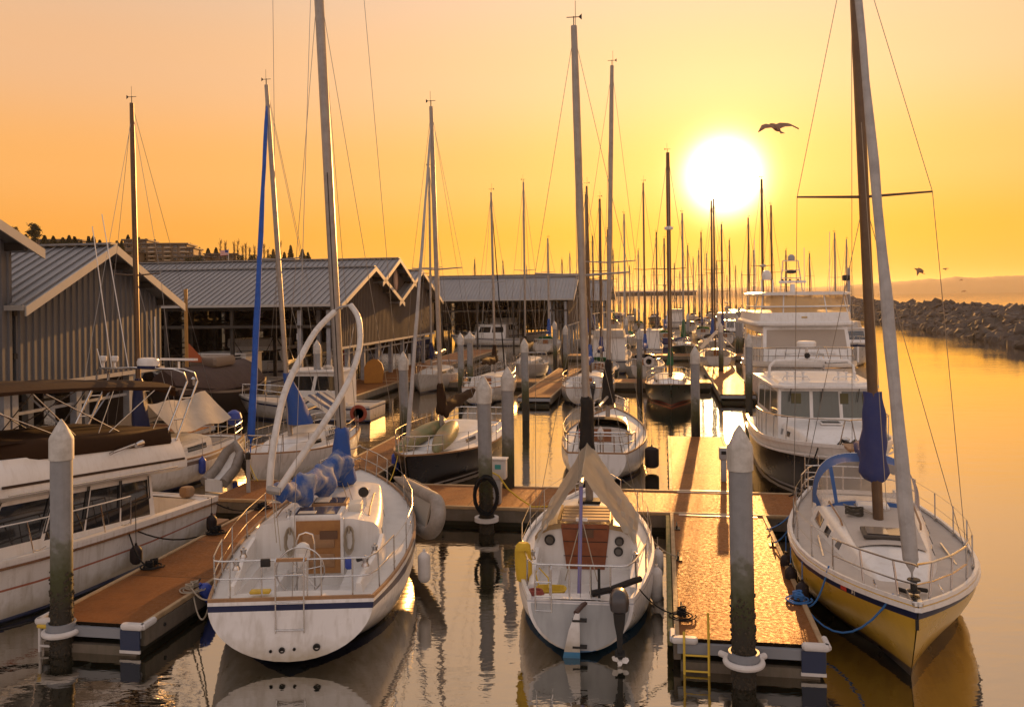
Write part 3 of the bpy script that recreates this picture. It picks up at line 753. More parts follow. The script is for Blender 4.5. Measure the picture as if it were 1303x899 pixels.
    while v > v1 and cnt < post_n:
        u = us+.15
        tr = MB()
        while u < ue and cnt < post_n:
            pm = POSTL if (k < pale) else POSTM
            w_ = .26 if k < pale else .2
            zt = top(u)-.25
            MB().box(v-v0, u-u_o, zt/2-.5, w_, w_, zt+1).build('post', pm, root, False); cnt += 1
            u += rows
        # truss along u
        for z in (4.35, gables[0][2]-.25):
            tr.box(v-v0, (us+ue)/2-u_o, z, .12, ue-us, .16)
        uu = us+.15; s = 1
        while uu+rows <= ue:
            a, b = (uu-u_o, 4.35), (uu+rows-u_o, gables[0][2]-.25)
            if s < 0: a, b = (a[0], b[1]), (b[0], a[1])
            tr.tube([(v-v0, a[0], a[1]), (v-v0, b[0], b[1])], .05, 4)
            tr.tube([(v-v0, (a[0]), 1.2+(2.4 if s > 0 else 0)), (v-v0, (b[0]), 3.6-(2.4 if s > 0 else 0))], .035, 4)
            uu += rows; s = -s
        tr.box(v-v0, (us+ue)/2-u_o, 2.5, .08, ue-us, .1)
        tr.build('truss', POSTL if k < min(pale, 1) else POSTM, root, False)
        v -= posts_v*(.42 if k == 0 and pale > 1 else 1); k += 1
    # slats added at the back to block bright sky, gaps leave glints
    x = -1.5
    while x > v1-v0 and rows_back:
        MB().box(x-1.6, ue-u_o-.1, 3.2+(.4 if int(x) % 3 else 0), 3.2, .06, 2*(gables[0][2]-3.3)).build('sky_block_slat', SIDEB, root, False); x -= 3.75
    # beams along v on the near side
    bm_ = MB()
    for z in (gables[0][2]-.3, 4.35):
        bm_.box((v0+v1)/2-v0, us-u_o, z, v0-v1, .14, .18)
    bm_.build('eave_beam', POSTM, root, False)
    return root
SA = shed('corrugated grey shed with a single wide gable at the left, above the motor cruiser', [(13.7, 3.95, 6.0, 7.9)], -20, -58, 3.39, SIDEM, post_n=30)
SA0 = shed('nearest grey shed cut off by the left edge of the photo, higher eave', [(5.0, 4.6, 7.75, 9.7)], -20, -58, 3.39, SIDEM, post_n=24)
SB = shed('long shed with three joined brown gables and an oval plaque', [(42.0, 6.0, 5.75, 8.05), (47.5, 3.6, 7.25, 8.85), (53.6, 5.9, 5.8, 8.15)], -20, -72, 3.0, SIDEB, post_n=96)
SC = shed('middle distance shed with a pair of gables behind the striped finger dock', [(95.5, 6.0, 5.8, 8.4), (106.6, 6.2, 6.0, 9.0)], -11.4, -70, 2.6, SIDEB, rows=3.6, post_n=96)
SD = shed('farther small gabled shed right behind the twin-gabled one', [(127, 6.5, 5.5, 8.5)], -8.9, -50, 2.7, SIDEB, rows=4, post_n=40)
def farshed():
    a = aty(787, 377, 330); b = aty(885, 377, 330)
    root = empty('boat_shed', ((a.x+b.x)/2, 330, 0), 0, 'very distant long low flat shed under the masts on the horizon', 'boat shed', 'long metal boat sheds')
    L = b.x-a.x
    MB().box(0, 4, 7.4, L, 14, .5).build('roof', ROOFM, root, False)
    MB().box(0, 4, 6.5, L-.6, 13, 1.4).build('fascia_wall', SIDEB, root, False)
    for k in range(13):
        MB().box(-L/2+.6+k*(L-1.2)/12, -2, 2.8, .35, .35, 6.4).build('post', POSTM, root, False)
farshed()
# oval plaque on the middle gable of the long shed
pq = empty('oval_plaque', D(48.3, -19.9, 7.35), -DA, 'pale upright oval plaque on the middle brown gable', 'sign'); pq.scale = (1.2, .85, .85)
M90 = Matrix.Rotation(R(90), 3, 'Y')
MB().loft([[(.02*k, .55*math.cos(a)*f, .95*math.sin(a)*f) for a in [2*math.pi*i/28 for i in range(28)]] for k, f in ((0, 1), (3, 1), (3.6, .96))]).build('board', mat('plaque_pink', (.50, .36, .28), .5, noise=(3, .4, (.4, .27, .2))), pq)
MB().tube([(.075, .45*math.cos(a), .82*math.sin(a)) for a in [2*math.pi*i/28 for i in range(29)]], .02, 6).build('painted_rim', mat('plaque_red', (.30, .1, .06), .5), pq)
# gooseneck lamp at the shed
lm = empty('shed_lamp', D(53.6, -19.2, 7.9), -DA, 'small lamp on a bracket at the third gable apex', 'lamp')
MB().tube([(-.7, 0, -.1), (0, 0, .12), (.5, 0, .1), (.55, 0, -.05)], .03, 6).build('bracket', DARKM, lm)
MB().lathe([(.04, .0), (.16, -.2), (.15, -.22), (.05, -.22)], (.55, 0, 0), 10).build('shade', mat('lamp_amber', (.5, .3, .08), .4), lm)
# round orange plate on dock and red extinguisher below the shed
og = at(476, 487, .5)
tg = empty('orange_marker', (og.x, og.y, .5), 0, 'round-topped orange board standing on the walkway under the shed', 'board')
MB().prism([(-.85, 0), (.75, 0), (.85, 1.0), (.7, 1.5), (.35, 1.8), (-.1, 1.85), (-.55, 1.65), (-.85, 1.2)], -.05, .05, M=Matrix.Rotation(R(90), 3, 'X')).build('panel', mat('amber_paint', (.40, .17, .02), .5, noise=(2, .5, (.28, .11, .02))), tg, False); tg.scale = (.75, 1, .85)
MB().box(0, .12, .5, .08, .08, 1.0).build('support', POSTM, tg, False)
rx = at(441, 478, .5)
rb_ = empty('fire_extinguisher_box', (rx.x, rx.y, .5), 0, 'small red cabinet on a shed post', 'fire cabinet')
MB().box(0, 0, 1.3, .4, .3, 1.1, bev=.04).build('cabinet', REDP, rb_)
MB().box(0, .1, .45, .1, .1, .9).build('stand', POSTM, rb_, False)

# ================================================================ buildings on the hill
APM = mat('apartment_wall', (.20, .14, .09), .8, noise=(.3, .4, (.15, .10, .07)))
APD = mat('apartment_roof', (.13, .10, .08), .8)
APL = mat('balcony_wall', (.55, .42, .28), .8)
def building(x0, x1, ytop, ybot, Y, label, floors, bays, name='apartment_building', m=None, step=None, roof_h=.5, balc=True, depth=14):
    a = aty(x0, ytop, Y); b = aty(x1, ytop, Y); zt = (a.z+b.z)/2; zb = aty(x0, ybot, Y).z-6
    W = b.x-a.x; root = empty(name, ((a.x+b.x)/2, Y, zb), R(8), label, 'building')
    Hh = zt-zb; m = m or APM
    MB().box(0, depth/2, Hh/2, W, depth, Hh).build('wall', m, root, False)
    MB().box(0, depth/2-.2, Hh+roof_h/2, W+1.2, depth+1.4, roof_h).build('roof', APD, root, False)
    fh = (zt-aty(x0, ybot, Y).z)/floors; bw = W/bays
    for f in range(floors):
        z = Hh-(f+.5)*fh
        for k in range(bays):
            x = -W/2+(k+.5)*bw
            wd = MB().box(x, -.06, z, bw*.55, .12, fh*.5).build('window', GLASS, root, False)
            MB().box(x, -.08, z-fh*.29, bw*.62, .2, fh*.07).build('sill', APL, wd, False)
            if balc and k % 2 == 0:
                MB().box(x+bw*.1, -1.0, z-fh*.3, bw*.8, 1.9, fh*.26).build('balcony', APL, root, False)
    return root
building(150, 236, 311, 333, 300, 'tan four-storey apartment block with balconies on the hill', 4, 9, step=1)
building(236, 246, 316, 334, 302, 'narrow lower end of the apartment block, stepping down', 3, 2)
building(158, 186, 306, 312, 304, 'small rooftop storey on the apartment block', 1, 4, balc=False)
building(134, 168, 320, 338, 285, 'lower stepped wing left of the tan apartment block', 3, 4)
building(22, 98, 306, 314, 300, 'long low brown building on the skyline above the nearest sheds', 1, 8, 'long_building', balc=False)
building(228, 262, 327, 337, 300, 'small flat building right of the apartment block', 2, 4, 'flat_building', balc=False)
building(262, 300, 324, 337, 310, 'second flat building, beside the flag', 2, 5, 'flat_building', balc=False)
building(318, 345, 331, 338, 310, 'dim low building behind the poplar row', 2, 4, 'flat_building', balc=False)

# flag
fp = aty(291, 337, 180); fl = empty('flagpole', (fp.x, fp.y, fp.z), 0, 'flagpole with the striped American flag above the shed roof', 'flag')
MB().tube([(0, 0, -6), (0, 0, 3.4)], .06, 8).build('pole', MWHITE, fl)
fm = bpy.data.materials.new('flag_cloth'); FR = mat('flag_red', (.5, .04, .04), .8); FW = mat('flag_white', (.7, .66, .62), .8); FB = mat('flag_blue', (.03, .05, .22), .8)
fmb = MB()
for i in range(14):
    for j in range(13):
        def P(i, j): return (.06-0+i*.125*-1, .12*math.sin(i*.8), 3.2-j*.085-.012*i)
        mi = 2 if (i < 6 and j < 7) else (0 if j % 2 == 0 else 1)
        fmb.add([P(i, j), P(i+1, j), P(i+1, j+1), P(i, j+1)], [(0, 1, 2, 3)], mi)
st = MB()
fmb.build('flag', [FR, FW, FB], fl, False)
for i in range(5):
    for j in range(6): st.box(-.07-i*.125+.03, .12*math.sin(i*.8)-.03, 3.14-j*.085, .03, .004, .03)
st.build('flag_stars', FW, fl, False)

# ================================================================ trees on the hill
LEAF = mat('conifer_leaf', (.045, .045, .018), .9, noise=(.8, .7, (.02, .026, .012)))
LEAF2 = mat('bare_twig', (.11, .06, .03), .9)
BARK = mat('bark', (.07, .045, .03), .9)
def tree(px, pyt, pyb, Y, kind, label, group=None, seed=0, wpx=None):
    rn = random.Random(int(px*7)+seed); p = aty(px, pyb, Y); q = aty(px, pyt, Y); h = q.z-p.z; w_ = (wpx or 12)*Y/F/2
    nm = {'pine': 'pine_tree', 'fir': 'fir_tree', 'poplar': 'poplar_tree', 'bush': 'shrub'}[kind]
    root = empty(nm, (p.x, Y, p.z-1), rn.random()*6, label, 'tree' if kind != 'bush' else 'shrub', group)
    MB().tube([(0, 0, -2), (rn.uniform(-.1, .1)*w_, 0, h*.5), (0, 0, h*.97)], [max(.12, h*.022), h*.014+.05, .03], 7).build('trunk', BARK, root)
    c = MB()
    def leaf(P, s):
        a = Vector((rn.gauss(0, 1), rn.gauss(0, 1), rn.gauss(0, 1))).normalized()*s; b = a.cross(Vector((rn.gauss(0, 1), rn.gauss(0, 1), rn.gauss(0, 1)))).normalized()*s*.7
        c.add([P-a, P+b, P+a, P-b], [(0, 1, 2, 3)])
    if kind == 'pine':
        for k in range(26):
            z = h*rn.uniform(.25, .98); r_ = w_*(1.05-z/h*.6)*rn.uniform(.4, 1); a = rn.random()*6.28
            cc = Vector((math.cos(a)*r_, math.sin(a)*r_, z)); c.tube([(0, 0, z-.1*h), cc], [.06, .02], 4)
            for _ in range(60): leaf(cc+Vector((rn.gauss(0, w_*.2), rn.gauss(0, w_*.2), rn.gauss(0, w_*.10))), rn.uniform(.14, .34))
    elif kind == 'fir':
        z = h*.12
        while z < h:
            r_ = w_*(1-z/h)**.8*rn.uniform(.75, 1.15)
            for k in range(10):
                a = rn.random()*6.28
                for t in (.3, .55, .8, 1):
                    for _ in range(3): leaf(Vector((math.cos(a)*r_*t, math.sin(a)*r_*t, z-r_*t*.3+rn.gauss(0, .1))), rn.uniform(.2, .5))
            z += h*.045
    elif kind == 'poplar':
        for k in range(70):
            z = h*rn.uniform(.12, .9); a = rn.random()*6.28; l = h*rn.uniform(.08, .2)
            b0 = Vector((0, 0, z)); b1 = b0+Vector((math.cos(a)*w_*rn.uniform(.3, .9), math.sin(a)*w_*rn.uniform(.3, .9), l))
            c.tube([b0, b0.lerp(b1, .5)+Vector((0, 0, -.1)), b1], [.045, .035, .015], 4)
            for _ in range(3): leaf(b0.lerp(b1, rn.uniform(.4, 1))+Vector((rn.gauss(0, .1), rn.gauss(0, .1), 0)), rn.uniform(.06, .14))
    else:
        for k in range(500):
            a = rn.random()*6.28; rr = rn.random()**.5; z = h*rn.random()
            leaf(Vector((math.cos(a)*w_*rr*(1-.5*z/h), math.sin(a)*w_*rr*(1-.5*z/h), z)), rn.uniform(.12, .35))
    c.build('crown', LEAF if kind not in ('poplar',) else LEAF2, root, False)
tree(12, 283, 312, 250, 'pine', 'ragged pine at the far left skyline by the shed eave', wpx=26)
tree(43, 279, 310, 250, 'pine', 'tallest dark pine on the left skyline', wpx=20)
for i, (x, t, b, wd) in enumerate([(24, 297, 312, 10), (57, 300, 314, 12), (68, 301, 314, 9), (88, 300, 312, 8), (103, 306, 320, 6), (113, 301, 320, 8), (119, 301, 320, 9), (149, 307, 326, 9), (155, 307, 326, 7), (171, 301, 318, 6), (177, 303, 318, 6), (370, 313, 338, 9), (385, 318, 338, 10), (362, 322, 338, 8)]):
    where = ['beside the tallest pine', 'right of the tallest pine', 'third right of the tallest pine', 'over the long low building', 'left of the gable ridge', 'left of two above the gable ridge', 'right of two above the gable ridge', 'left one before the apartment wing', 'right one before the apartment wing', 'left one over the apartment roof', 'right one over the apartment roof', 'left one of the two right of the poplars', 'rightmost one right of the poplars', 'smallest one at the foot of the poplars'][i]
    tree(x, t-4, b, 255 if x < 170 else 320, 'fir', 'small dark fir on the skyline, '+where, 'small firs on the skyline', wpx=wd*1.5)
for i, (x, t, b, wd) in enumerate([(33, 299, 312, 12), (80, 303, 314, 10), (95, 302, 314, 11), (127, 306, 322, 9), (141, 309, 324, 10), (163, 300, 314, 9), (186, 305, 316, 8), (197, 306, 316, 7), (243, 311, 330, 9), (254, 316, 330, 8), (265, 317, 332, 9), (275, 316, 334, 9), (392, 322, 338, 9), (348, 318, 338, 8)]):
    where = ['between the two pines', 'over the left part of the low building', 'over the right end of the low building', 'between the gable ridge and apartments', 'right before the apartments', 'highest over the apartment roof', 'fourth over the apartment roof', 'fifth over the apartment roof', 'first right of the apartments', 'second right of the apartments', 'third right of the apartments', 'just left of the flag', 'last one before the tall mast', 'among the poplar tips'][i]
    tree(x, t-4, b, 262 if x < 150 else 322, 'fir', 'dark uneven fir on the skyline, '+where, 'small firs on the skyline', wpx=wd*1.6)
for i in range(13):
    x = [281, 287, 298, 303, 309, 313, 318, 324, 330, 336, 341, 357, 349][i]; t = [302, 303, 303, 301, 308, 305, 310, 309, 312, 306, 313, 302, 315][i]
    tree(x, t, 336, 300, 'poplar', 'slender bare poplar, number %s from the left of the row above the shed roof' % ['one', 'two', 'three', 'four', 'five', 'six', 'seven', 'eight', 'nine', 'ten', 'eleven', 'thirteen', 'twelve'][i], 'bare poplars in a row', wpx=6)
for i, (x, t, b, wd) in enumerate([(75, 303, 313, 18), (98, 309, 320, 26), (133, 313, 326, 22), (205, 330, 337, 20), (251, 322, 332, 22), (240, 325, 334, 14), (306, 321, 336, 16), (322, 320, 336, 18), (345, 320, 336, 20), (400, 330, 340, 20)]):
    tree(x, t, b, 290, 'bush', 'low scrubby bush on the hill, ' + ['under the pines', 'above the wide gable roof', 'left of the apartments', 'under the apartments', 'right of the apartments', 'at the apartment corner', 'beside the flag', 'among the first poplars', 'among the last poplars', 'past the right fir'][i], 'hill bushes', wpx=wd)

# ================================================================ gulls
def gull(px, py, Y, span, label, flap, rz):
    p = aty(px, py, Y); root = MB(); s = span/2
    root.tube([(0, -.2*s, 0), (0, .05*s, .02*s), (0, .35*s, .02*s), (0, .55*s, .0), (0, .72*s, -.03*s)], [.03*s, .13*s, .12*s, .07*s, .015*s], 8)
    for sd_ in (-1, 1):
        rings = []
        for t, z, y, ch in ((0, .03, .2, .46), (.35, flap[0], .26, .46), (.65, flap[1], .16, .36), (1, flap[2], -.06, .05)):
            x = sd_*t*s; th = .045*s
            rings.append([(x, (y+ch/2)*s, z*s), (x, y*s, z*s+th), (x, (y-ch/2)*s, z*s), (x, y*s, z*s-th*.5)])
        root.loft(rings)
    root.add([(-.03*s, -.15*s, 0), (.03*s, -.15*s, 0), (.12*s, -.42*s, 0), (-.12*s, -.42*s, 0), (0, -.2*s, .03*s)], [(0, 1, 2, 3), (0, 3, 4), (1, 4, 2), (2, 4, 3), (0, 4, 1)])
    o = root.build('seagull', mat('gull_brown', (.22, .11, .06), .8, noise=(6, .5, (.4, .28, .2))))
    o.location = p; o.rotation_euler = (R(34), R(-6), rz)
    tag(o, label, 'bird')
gull(990, 165, 40, 2.1, 'large gull gliding beside the sun', (.10, .12, -.02), R(14))
gull(1172, 346, 70, 1.7, 'gull with bent wings low over the hills beside the forestay', (.16, .10, -.28), R(50))
gull(1203, 343, 150, 1.4, 'tiny pale distant gull between the bent-winged gull and the right edge', (.14, .2, .28), R(20))
gull(1224, 356.5, 170, 1.1, 'tiny dark gull against the far hills', (.12, .06, -.1), R(10))
gull(1227, 371, 170, 1.1, 'lowest tiny gull just above the far shoreline', (.12, .06, -.1), R(-15))
# ================================================================ boats: shared library
class Hull:
    def __init__(s, L, B, fs, fm, fb, rs=.7, tm=.42, rake=.0, oh=.9, zt=-.02, deep=-.45, style='sail', bp=2.2, bq=.85):
        s.__dict__.update(locals())
    def sheer(s, t):
        a, b, c = 0., .45, 1.
        return s.fs*(t-b)*(t-c)/((a-b)*(a-c))+s.fm*(t-a)*(t-c)/((b-a)*(b-c))+s.fb*(t-a)*(t-b)/((c-a)*(c-b))
    def b(s, t):
        if t < s.tm: f = 1-(1-s.rs)*((s.tm-t)/s.tm)**1.8
        else: f = max(0, 1-((t-s.tm)/(1-s.tm))**s.bp)**s.bq
        return max(.012, s.B/2*f)
    def zb(s, t):
        k = sm(t/.28)
        return lerp(s.zt, s.deep, k)
    def y(s, t, q):
        y1 = s.L-s.oh*q**1.15; y0 = s.rake*q
        return y0+t*(y1-y0)
    def g(s, t, q):
        m = sm((t-.5)/.5); k = sm(t/.3)
        if s.style == 'sail':
            p = 2.1+1.1*k-2.0*m; e = .5+.08*k+.36*m
            return max(0., 1-q**p)**e
        # motor: nearly straight topsides to a chine then V bottom
        ch = lerp(.72, .80, m); top_ = 1-q*lerp(.10, .62, m)
        if q <= ch: return top_
        return (1-ch*lerp(.10, .62, m))*max(0., 1-(q-ch)/(1-ch))**.8
    def pt(s, t, q, sd=1, out=0.):
        z = lerp(s.sheer(t), s.zb(t), q)
        return Vector((sd*(s.b(t)*s.g(t, q)+out), s.y(t, q), z))
    def t_of(s, y): return max(0, min(1, y/s.L))
    def rim(s, t, inset=0., dz=0., sd=1):
        return Vector((sd*max(0.0, s.b(t)-inset), s.y(t, 0)-(inset*.6 if t > .97 else 0), s.sheer(t)+dz))

TS = [0, .03, .07, .12, .18, .25, .32, .4, .48, .56, .64, .71, .78, .84, .89, .93, .96, .98, .993, 1]
def hull_mesh(root, P, m, stripe=None, stripe_m=None, fine=True, rub=None, name='hull'):
    S = [0, .03, .10, .16, .24, .33, .43, .54, .65, .75, .83, .9, .95, .985, 1]
    if stripe: S = sorted(set(S+list(stripe)))
    if not fine: S = S[::2] if len(S) % 2 else S[::2]+[1]
    T = TS if fine else TS[::2]+[1]
    rings = []
    for t in T:
        rings.append([P.pt(t, q, -1) for q in S]+[P.pt(t, q, 1) for q in reversed(S[:-1])])
    n = len(S); tot = len(rings[0])
    def mis(i, j):
        q = (S[j]+S[min(j+1, n-1)])/2 if j < n-1 else (S[tot-1-j]+S[max(tot-2-j, 0)])/2
        return 1 if stripe and stripe[0] <= q <= stripe[1] else 0
    mb = MB().loft(rings, False, False, mis=mis)
    # transom, striped too
    r0 = rings[0]
    for j in range(n-1):
        a, b_, c, d = r0[j], r0[j+1], r0[tot-2-j], r0[tot-1-j]
        q = (S[j]+S[j+1])/2
        mb.add([a, b_, c, d], [(0, 1, 2, 3)], 1 if stripe and stripe[0] <= q <= stripe[1] else 0)
    return mb.build(name, [m, stripe_m or m], root, ang=50)
def deck_mesh(root, P, m, hole=None, name='deck', camber=.05, drop=.02, fine=True):
    """hole = (t0, t1, half width) leaves the cockpit open"""
    T = TS if fine else TS[::2]+[1]
    T = sorted(set(list(T)+([hole[0], hole[1]] if hole else [])))
    mb = MB(); rings = []
    for t in T:
        b = P.b(t)-.01; c = min(hole[2], b*.78) if hole else b*.5
        xs = [-b, -(b+c)/2, -c, -c/2, 0, c/2, c, (b+c)/2, b]
        rings.append([Vector((x, P.y(t, 0), P.sheer(t)-drop+camber*(1-(x/max(b, .01))**2)*min(1, b))) for x in xs])
    for i in range(len(T)-1):
        for j in range(8):
            if hole and hole[0]-1e-6 <= T[i] and T[i+1] <= hole[1]+1e-6 and 2 <= j <= 5: continue
            mb.add([rings[i][j], rings[i][j+1], rings[i+1][j+1], rings[i+1][j]], [(0, 1, 2, 3)])
    return mb.build(name, m, root, ang=40)
def rail_strip(root, P, m, name='toe_rail', h=.05, w=.035, t0=0, t1=1, out=.0, dz=0., fine=True, transom=False):
    T = [t for t in TS if t0 <= t <= t1]
    if not fine: T = T[::2]+([1] if T[-1] != T[::2][-1] else [])
    mb = MB()
    for sd in (-1, 1):
        rings = []
        for t in T:
            p = P.rim(t, 0, dz, sd); o = sd*out
            rings.append([p+Vector((o, 0, 0)), p+Vector((o, 0, h)), p+Vector((o-sd*w, 0, h)), p+Vector((o-sd*w, 0, 0))])
        mb.loft(rings)
    if transom:
        b = P.b(0); z = P.sheer(0)+dz
        mb.box(0, w/2, z+h/2, 2*b-2*w-.002, w, h)
    return mb.build(name, m, root)
def cockpit(root, P, t0, t1, hw, zseat, zsole, wseat=.42, m=None, aft=True):
    mb = MB(); rings = []
    T = sorted(set([t0, t1]+[t for t in TS if t0 < t < t1]))
    for t in T:
        b = P.b(t)-.01; c = min(hw, b*.78); y = P.y(t, 0); zd = P.sheer(t)-.02+.05*(1-(c/b)**2)*min(1, b)
        w_ = max(.12, c-wseat)
        rings.append([Vector(p) for p in ((-c, y, zd), (-c, y, zseat), (-w_, y, zseat), (-w_, y, zsole), (w_, y, zsole), (w_, y, zseat), (c, y, zseat), (c, y, zd))])
    mb.loft(rings, False, False)
    for r in (rings[0], rings[-1]): mb.add(r, [tuple(range(8))])
    return mb.build('cockpit', m or WHITE, root, ang=30)
def coaming(root, P, y0, y1, x0, x1, h0, h1, m=None, th=.12):
    """raised sides of the cockpit"""
    for sd in (-1, 1):
        rings = []
        for k in range(9):
            a = k/8; y = lerp(y0, y1, a); x = lerp(x0, x1, sm(a*1.3)); z = P.sheer(P.t_of(y)); h = lerp(h0, h1, a)
            rings.append([Vector((sd*x, y, z-.05)), Vector((sd*(x-.02), y, z+h*.8)), Vector((sd*(x-.05), y, z+h)), Vector((sd*(x-th), y, z+h)), Vector((sd*(x-th-.01), y, z-.05))])
        MB().loft(rings).build('coaming', m or WHITE, root)
def trunk(root, P, y0, y1, w0, w1, h0, h1, m, nose=.9, crown=.10, name='cabin_trunk', tail=0.0, side=.93, n=16, zoff=0.):
    """coachroof: returns fn(y)->(half width, base z, height)"""
    def prm(y):
        a = max(0., min(1., (y-y0)/(y1-y0))); w = lerp(w0, w1, a**1.4); h = lerp(h0, h1, a)
        k = 1.0
        if y > y1-nose: k = max(.02, 1-((y-(y1-nose))/nose)**2)
        if tail and y < y0+tail: k = .55+.45*sm((y-y0)/tail)
        ww = w*(1-.28*max(0, (y-(y1-nose))/nose)**2)
        z = P.sheer(P.t_of(y))-.04+zoff
        return ww, z, h*k
    rings = []
    ys = [lerp(y0, y1-nose, i/(n-6)) for i in range(n-5)]+[y1-nose*(1-i/6) for i in range(1, 7)]
    for y in ys:
        w_, z, h = prm(y); cr = crown*min(1, h/max(h0, .01)*1.1)
        prof = [(1, 0), (lerp(1, side, .5), .42), (side, .80), (side*.965, .93), (side*.90, 1.0)]
        half = [(w_*a, z+h*b) for a, b in prof]+[(w_*side*.6, z+h+cr*.62), (w_*side*.3, z+h+cr*.9)]
        rings.append([Vector((-x, y, zz)) for x, zz in half]+[Vector((0, y, z+h+cr))]+[Vector((x, y, zz)) for x, zz in reversed(half)])
    mb = MB().loft(rings, False, False)
    for r in (rings[0], rings[-1]): mb.add(r, [tuple(range(len(r)))])
    o = mb.build(name, m, root, ang=42)
    return o, prm
def trunk_window(parent, prm, ya, yb, lo, hi, side=.93, m=None, th=.012, shape=0.0, sds=(-1, 1), name='window'):
    for sd in sds:
        def P_(y, f):
            w, z, h = prm(y); x = w*lerp(1, side, f/.8)
            return Vector((sd*x, y, z+h*f))
        mb = MB(); k = 6; rings = []
        for i in range(k+1):
            y = lerp(ya, yb, i/k); s_ = shape*(abs(2*i/k-1)**3)
            a, b = P_(y, lo+s_), P_(y, hi-s_)
            o = Vector((sd*th, 0, th*.3)); rings.append([a-o*.5, a+o, b+o, b-o*.5])
        mb.loft(rings); mb.build(name, m or GLASS, parent)
def roof_z(prm, y, x=0, side=.93, crown=.1):
    w, z, h = prm(y); return z+h+crown*(1-min(1, abs(x)/(w*side))**2)
def hatch(parent, x, y, z, sx_, sy_, m=None, name='hatch', tilt=0, th=.06, frame=None):
    mb = MB().box(x, y, z+th/2, sx_, sy_, th, bev=.012, M=Matrix.Rotation(tilt, 3, 'X') if tilt else None)
    o = mb.build(name, frame or WHITE, parent)
    MB().box(x, y, z+th+.006, sx_*.84, sy_*.84, .012, M=Matrix.Rotation(tilt, 3, 'X') if tilt else None).build('hatch_pane', m or HATCH, o)
    return o
def rig(root, P, ym, zbase, zt, r=.075, m=None, spreaders=((.55, .9),), lean=0., rake=0., fore=True, back=True, furl=None, furl_r=.05, wire=.0045, shrouds=True, n=12, mastname='mast', wind=True, chain=None, back_y=None, fore_y=None, cap=True, furl_top=.96):
    """mast stepped at y=ym; lean = sideways metres per metre, rake = aft metres per metre"""
    m = m or ALU
    def mp(z): return Vector((lean*(z-zbase), ym-rake*(z-zbase), z))
    mast = MB().tube([mp(zbase), mp(lerp(zbase, zt, .85)), mp(zt)], [r, r, r*.8], n, flat=1.25).build(mastname, m, root)
    top = mp(zt)
    if wind:
        w_ = MB().tube([top, top+Vector((0, 0, .22))], .012, 5); w_.tube([top+Vector((-.16, 0, .2)), top+Vector((.16, 0, .2))], .01, 4)
        w_.add([top+Vector((.1, 0, .2)), top+Vector((.18, 0, .27)), top+Vector((.18, 0, .13)), top+Vector((.18, .01, .2))], [(0, 1, 3), (0, 3, 2), (1, 2, 3), (0, 2, 1)])
        w_.tube([top+Vector((.04, -.05, 0)), top+Vector((.04, -.05, .55))], .006, 4)
        w_.build('wind_vane', DARKM, mast)
    tips = []
    for f, wd in spreaders:
        z = lerp(zbase, zt, f); c = mp(z)
        for sd in (-1, 1):
            tip = c+Vector((sd*wd, -.08, .06)); tips.append((sd, tip))
            MB().tube([c, tip], [.032, .02], 6).build('spreader', m, mast)
    if shrouds:
        tch = P.t_of(chain if chain is not None else ym-.15)
        s_ = MB()
        for sd in (-1, 1):
            foot = P.rim(tch, .06, 0, sd)
            mine = [t for q, t in tips if q == sd]
            pts = [foot]+mine+[top-Vector((0, 0, .15))]
            MB().tube(pts, wire, 4).build('shroud', WIRE, root)
            if mine: MB().tube([foot+Vector((0, -.25, 0)), mp(mine[0].z-.1)], wire, 4).build('shroud', WIRE, root)
    if fore:
        fy = fore_y if fore_y is not None else P.L-.12
        a = Vector((0, fy, P.sheer(P.t_of(fy))+.04)); b = mp(lerp(zbase, zt, furl_top))
        if furl:
            pts = [a, a.lerp(b, .03)]; rr = [wire*2, wire*2.5]
            for k in range(14):
                q = lerp(.045, .93, k/13); pts.append(a.lerp(b, q)+Vector((math.sin(k*2.1)*.006, 0, 0))); rr.append(furl_r*(1.15-.55*k/13)*(1+.10*math.sin(k*1.7)))
            pts.append(b); rr.append(wire)
            MB().tube(pts, rr, 10).build('furled_jib', furl, root)
        else: MB().tube([a, b], wire, 4).build('forestay', WIRE, root)
    if back:
        by = back_y if back_y is not None else .1
        MB().tube([Vector((0, by, P.sheer(0)+.02)), top], wire, 4).build('backstay', WIRE, root)
    return mast, mp
def boom_cover(root, a, b, r0, r1, m, name='sail_cover', droop=.25, seed=1, boom_m=None, boom=True, folds=1.0, lens=22, squash=1.5):
    """boom with a canvas sail cover, lumpy; a = gooseneck, b = outer end"""
    rn = random.Random(seed); a, b = Vector(a), Vector(b)
    if boom: MB().tube([a, b], .045, 10).build('boom', boom_m or ALU, root)
    ax = (b-a).normalized(); side = ax.cross(Vector((0, 0, 1))).normalized(); up = side.cross(ax)
    rings = []; ph = [rn.random()*6.28 for _ in range(6)]
    for i in range(lens+1):
        t = i/lens; r = lerp(r0, r1, t**.8)*(1 if 0 < i < lens else .6)
        c = a.lerp(b, t*.97+.005)+up*(r*.35)-Vector((0, 0, droop*r*math.sin(t*9+ph[0])*.4*folds))
        ring = []
        for k in range(14):
            an = 2*math.pi*k/14
            rr = r*(1+folds*(.16*math.sin(3*an+5*t*3+ph[1])+.12*math.sin(t*31+ph[2]+an)+.08*math.sin(7*an+t*13+ph[3])))
            dz = math.sin(an); sq = squash if dz < 0 else 1.0
            ring.append(c+side*(math.cos(an)*rr*.75)+up*(dz*rr*sq))
        rings.append(ring)
    return MB().loft(rings).build(name, m, root, ang=60)
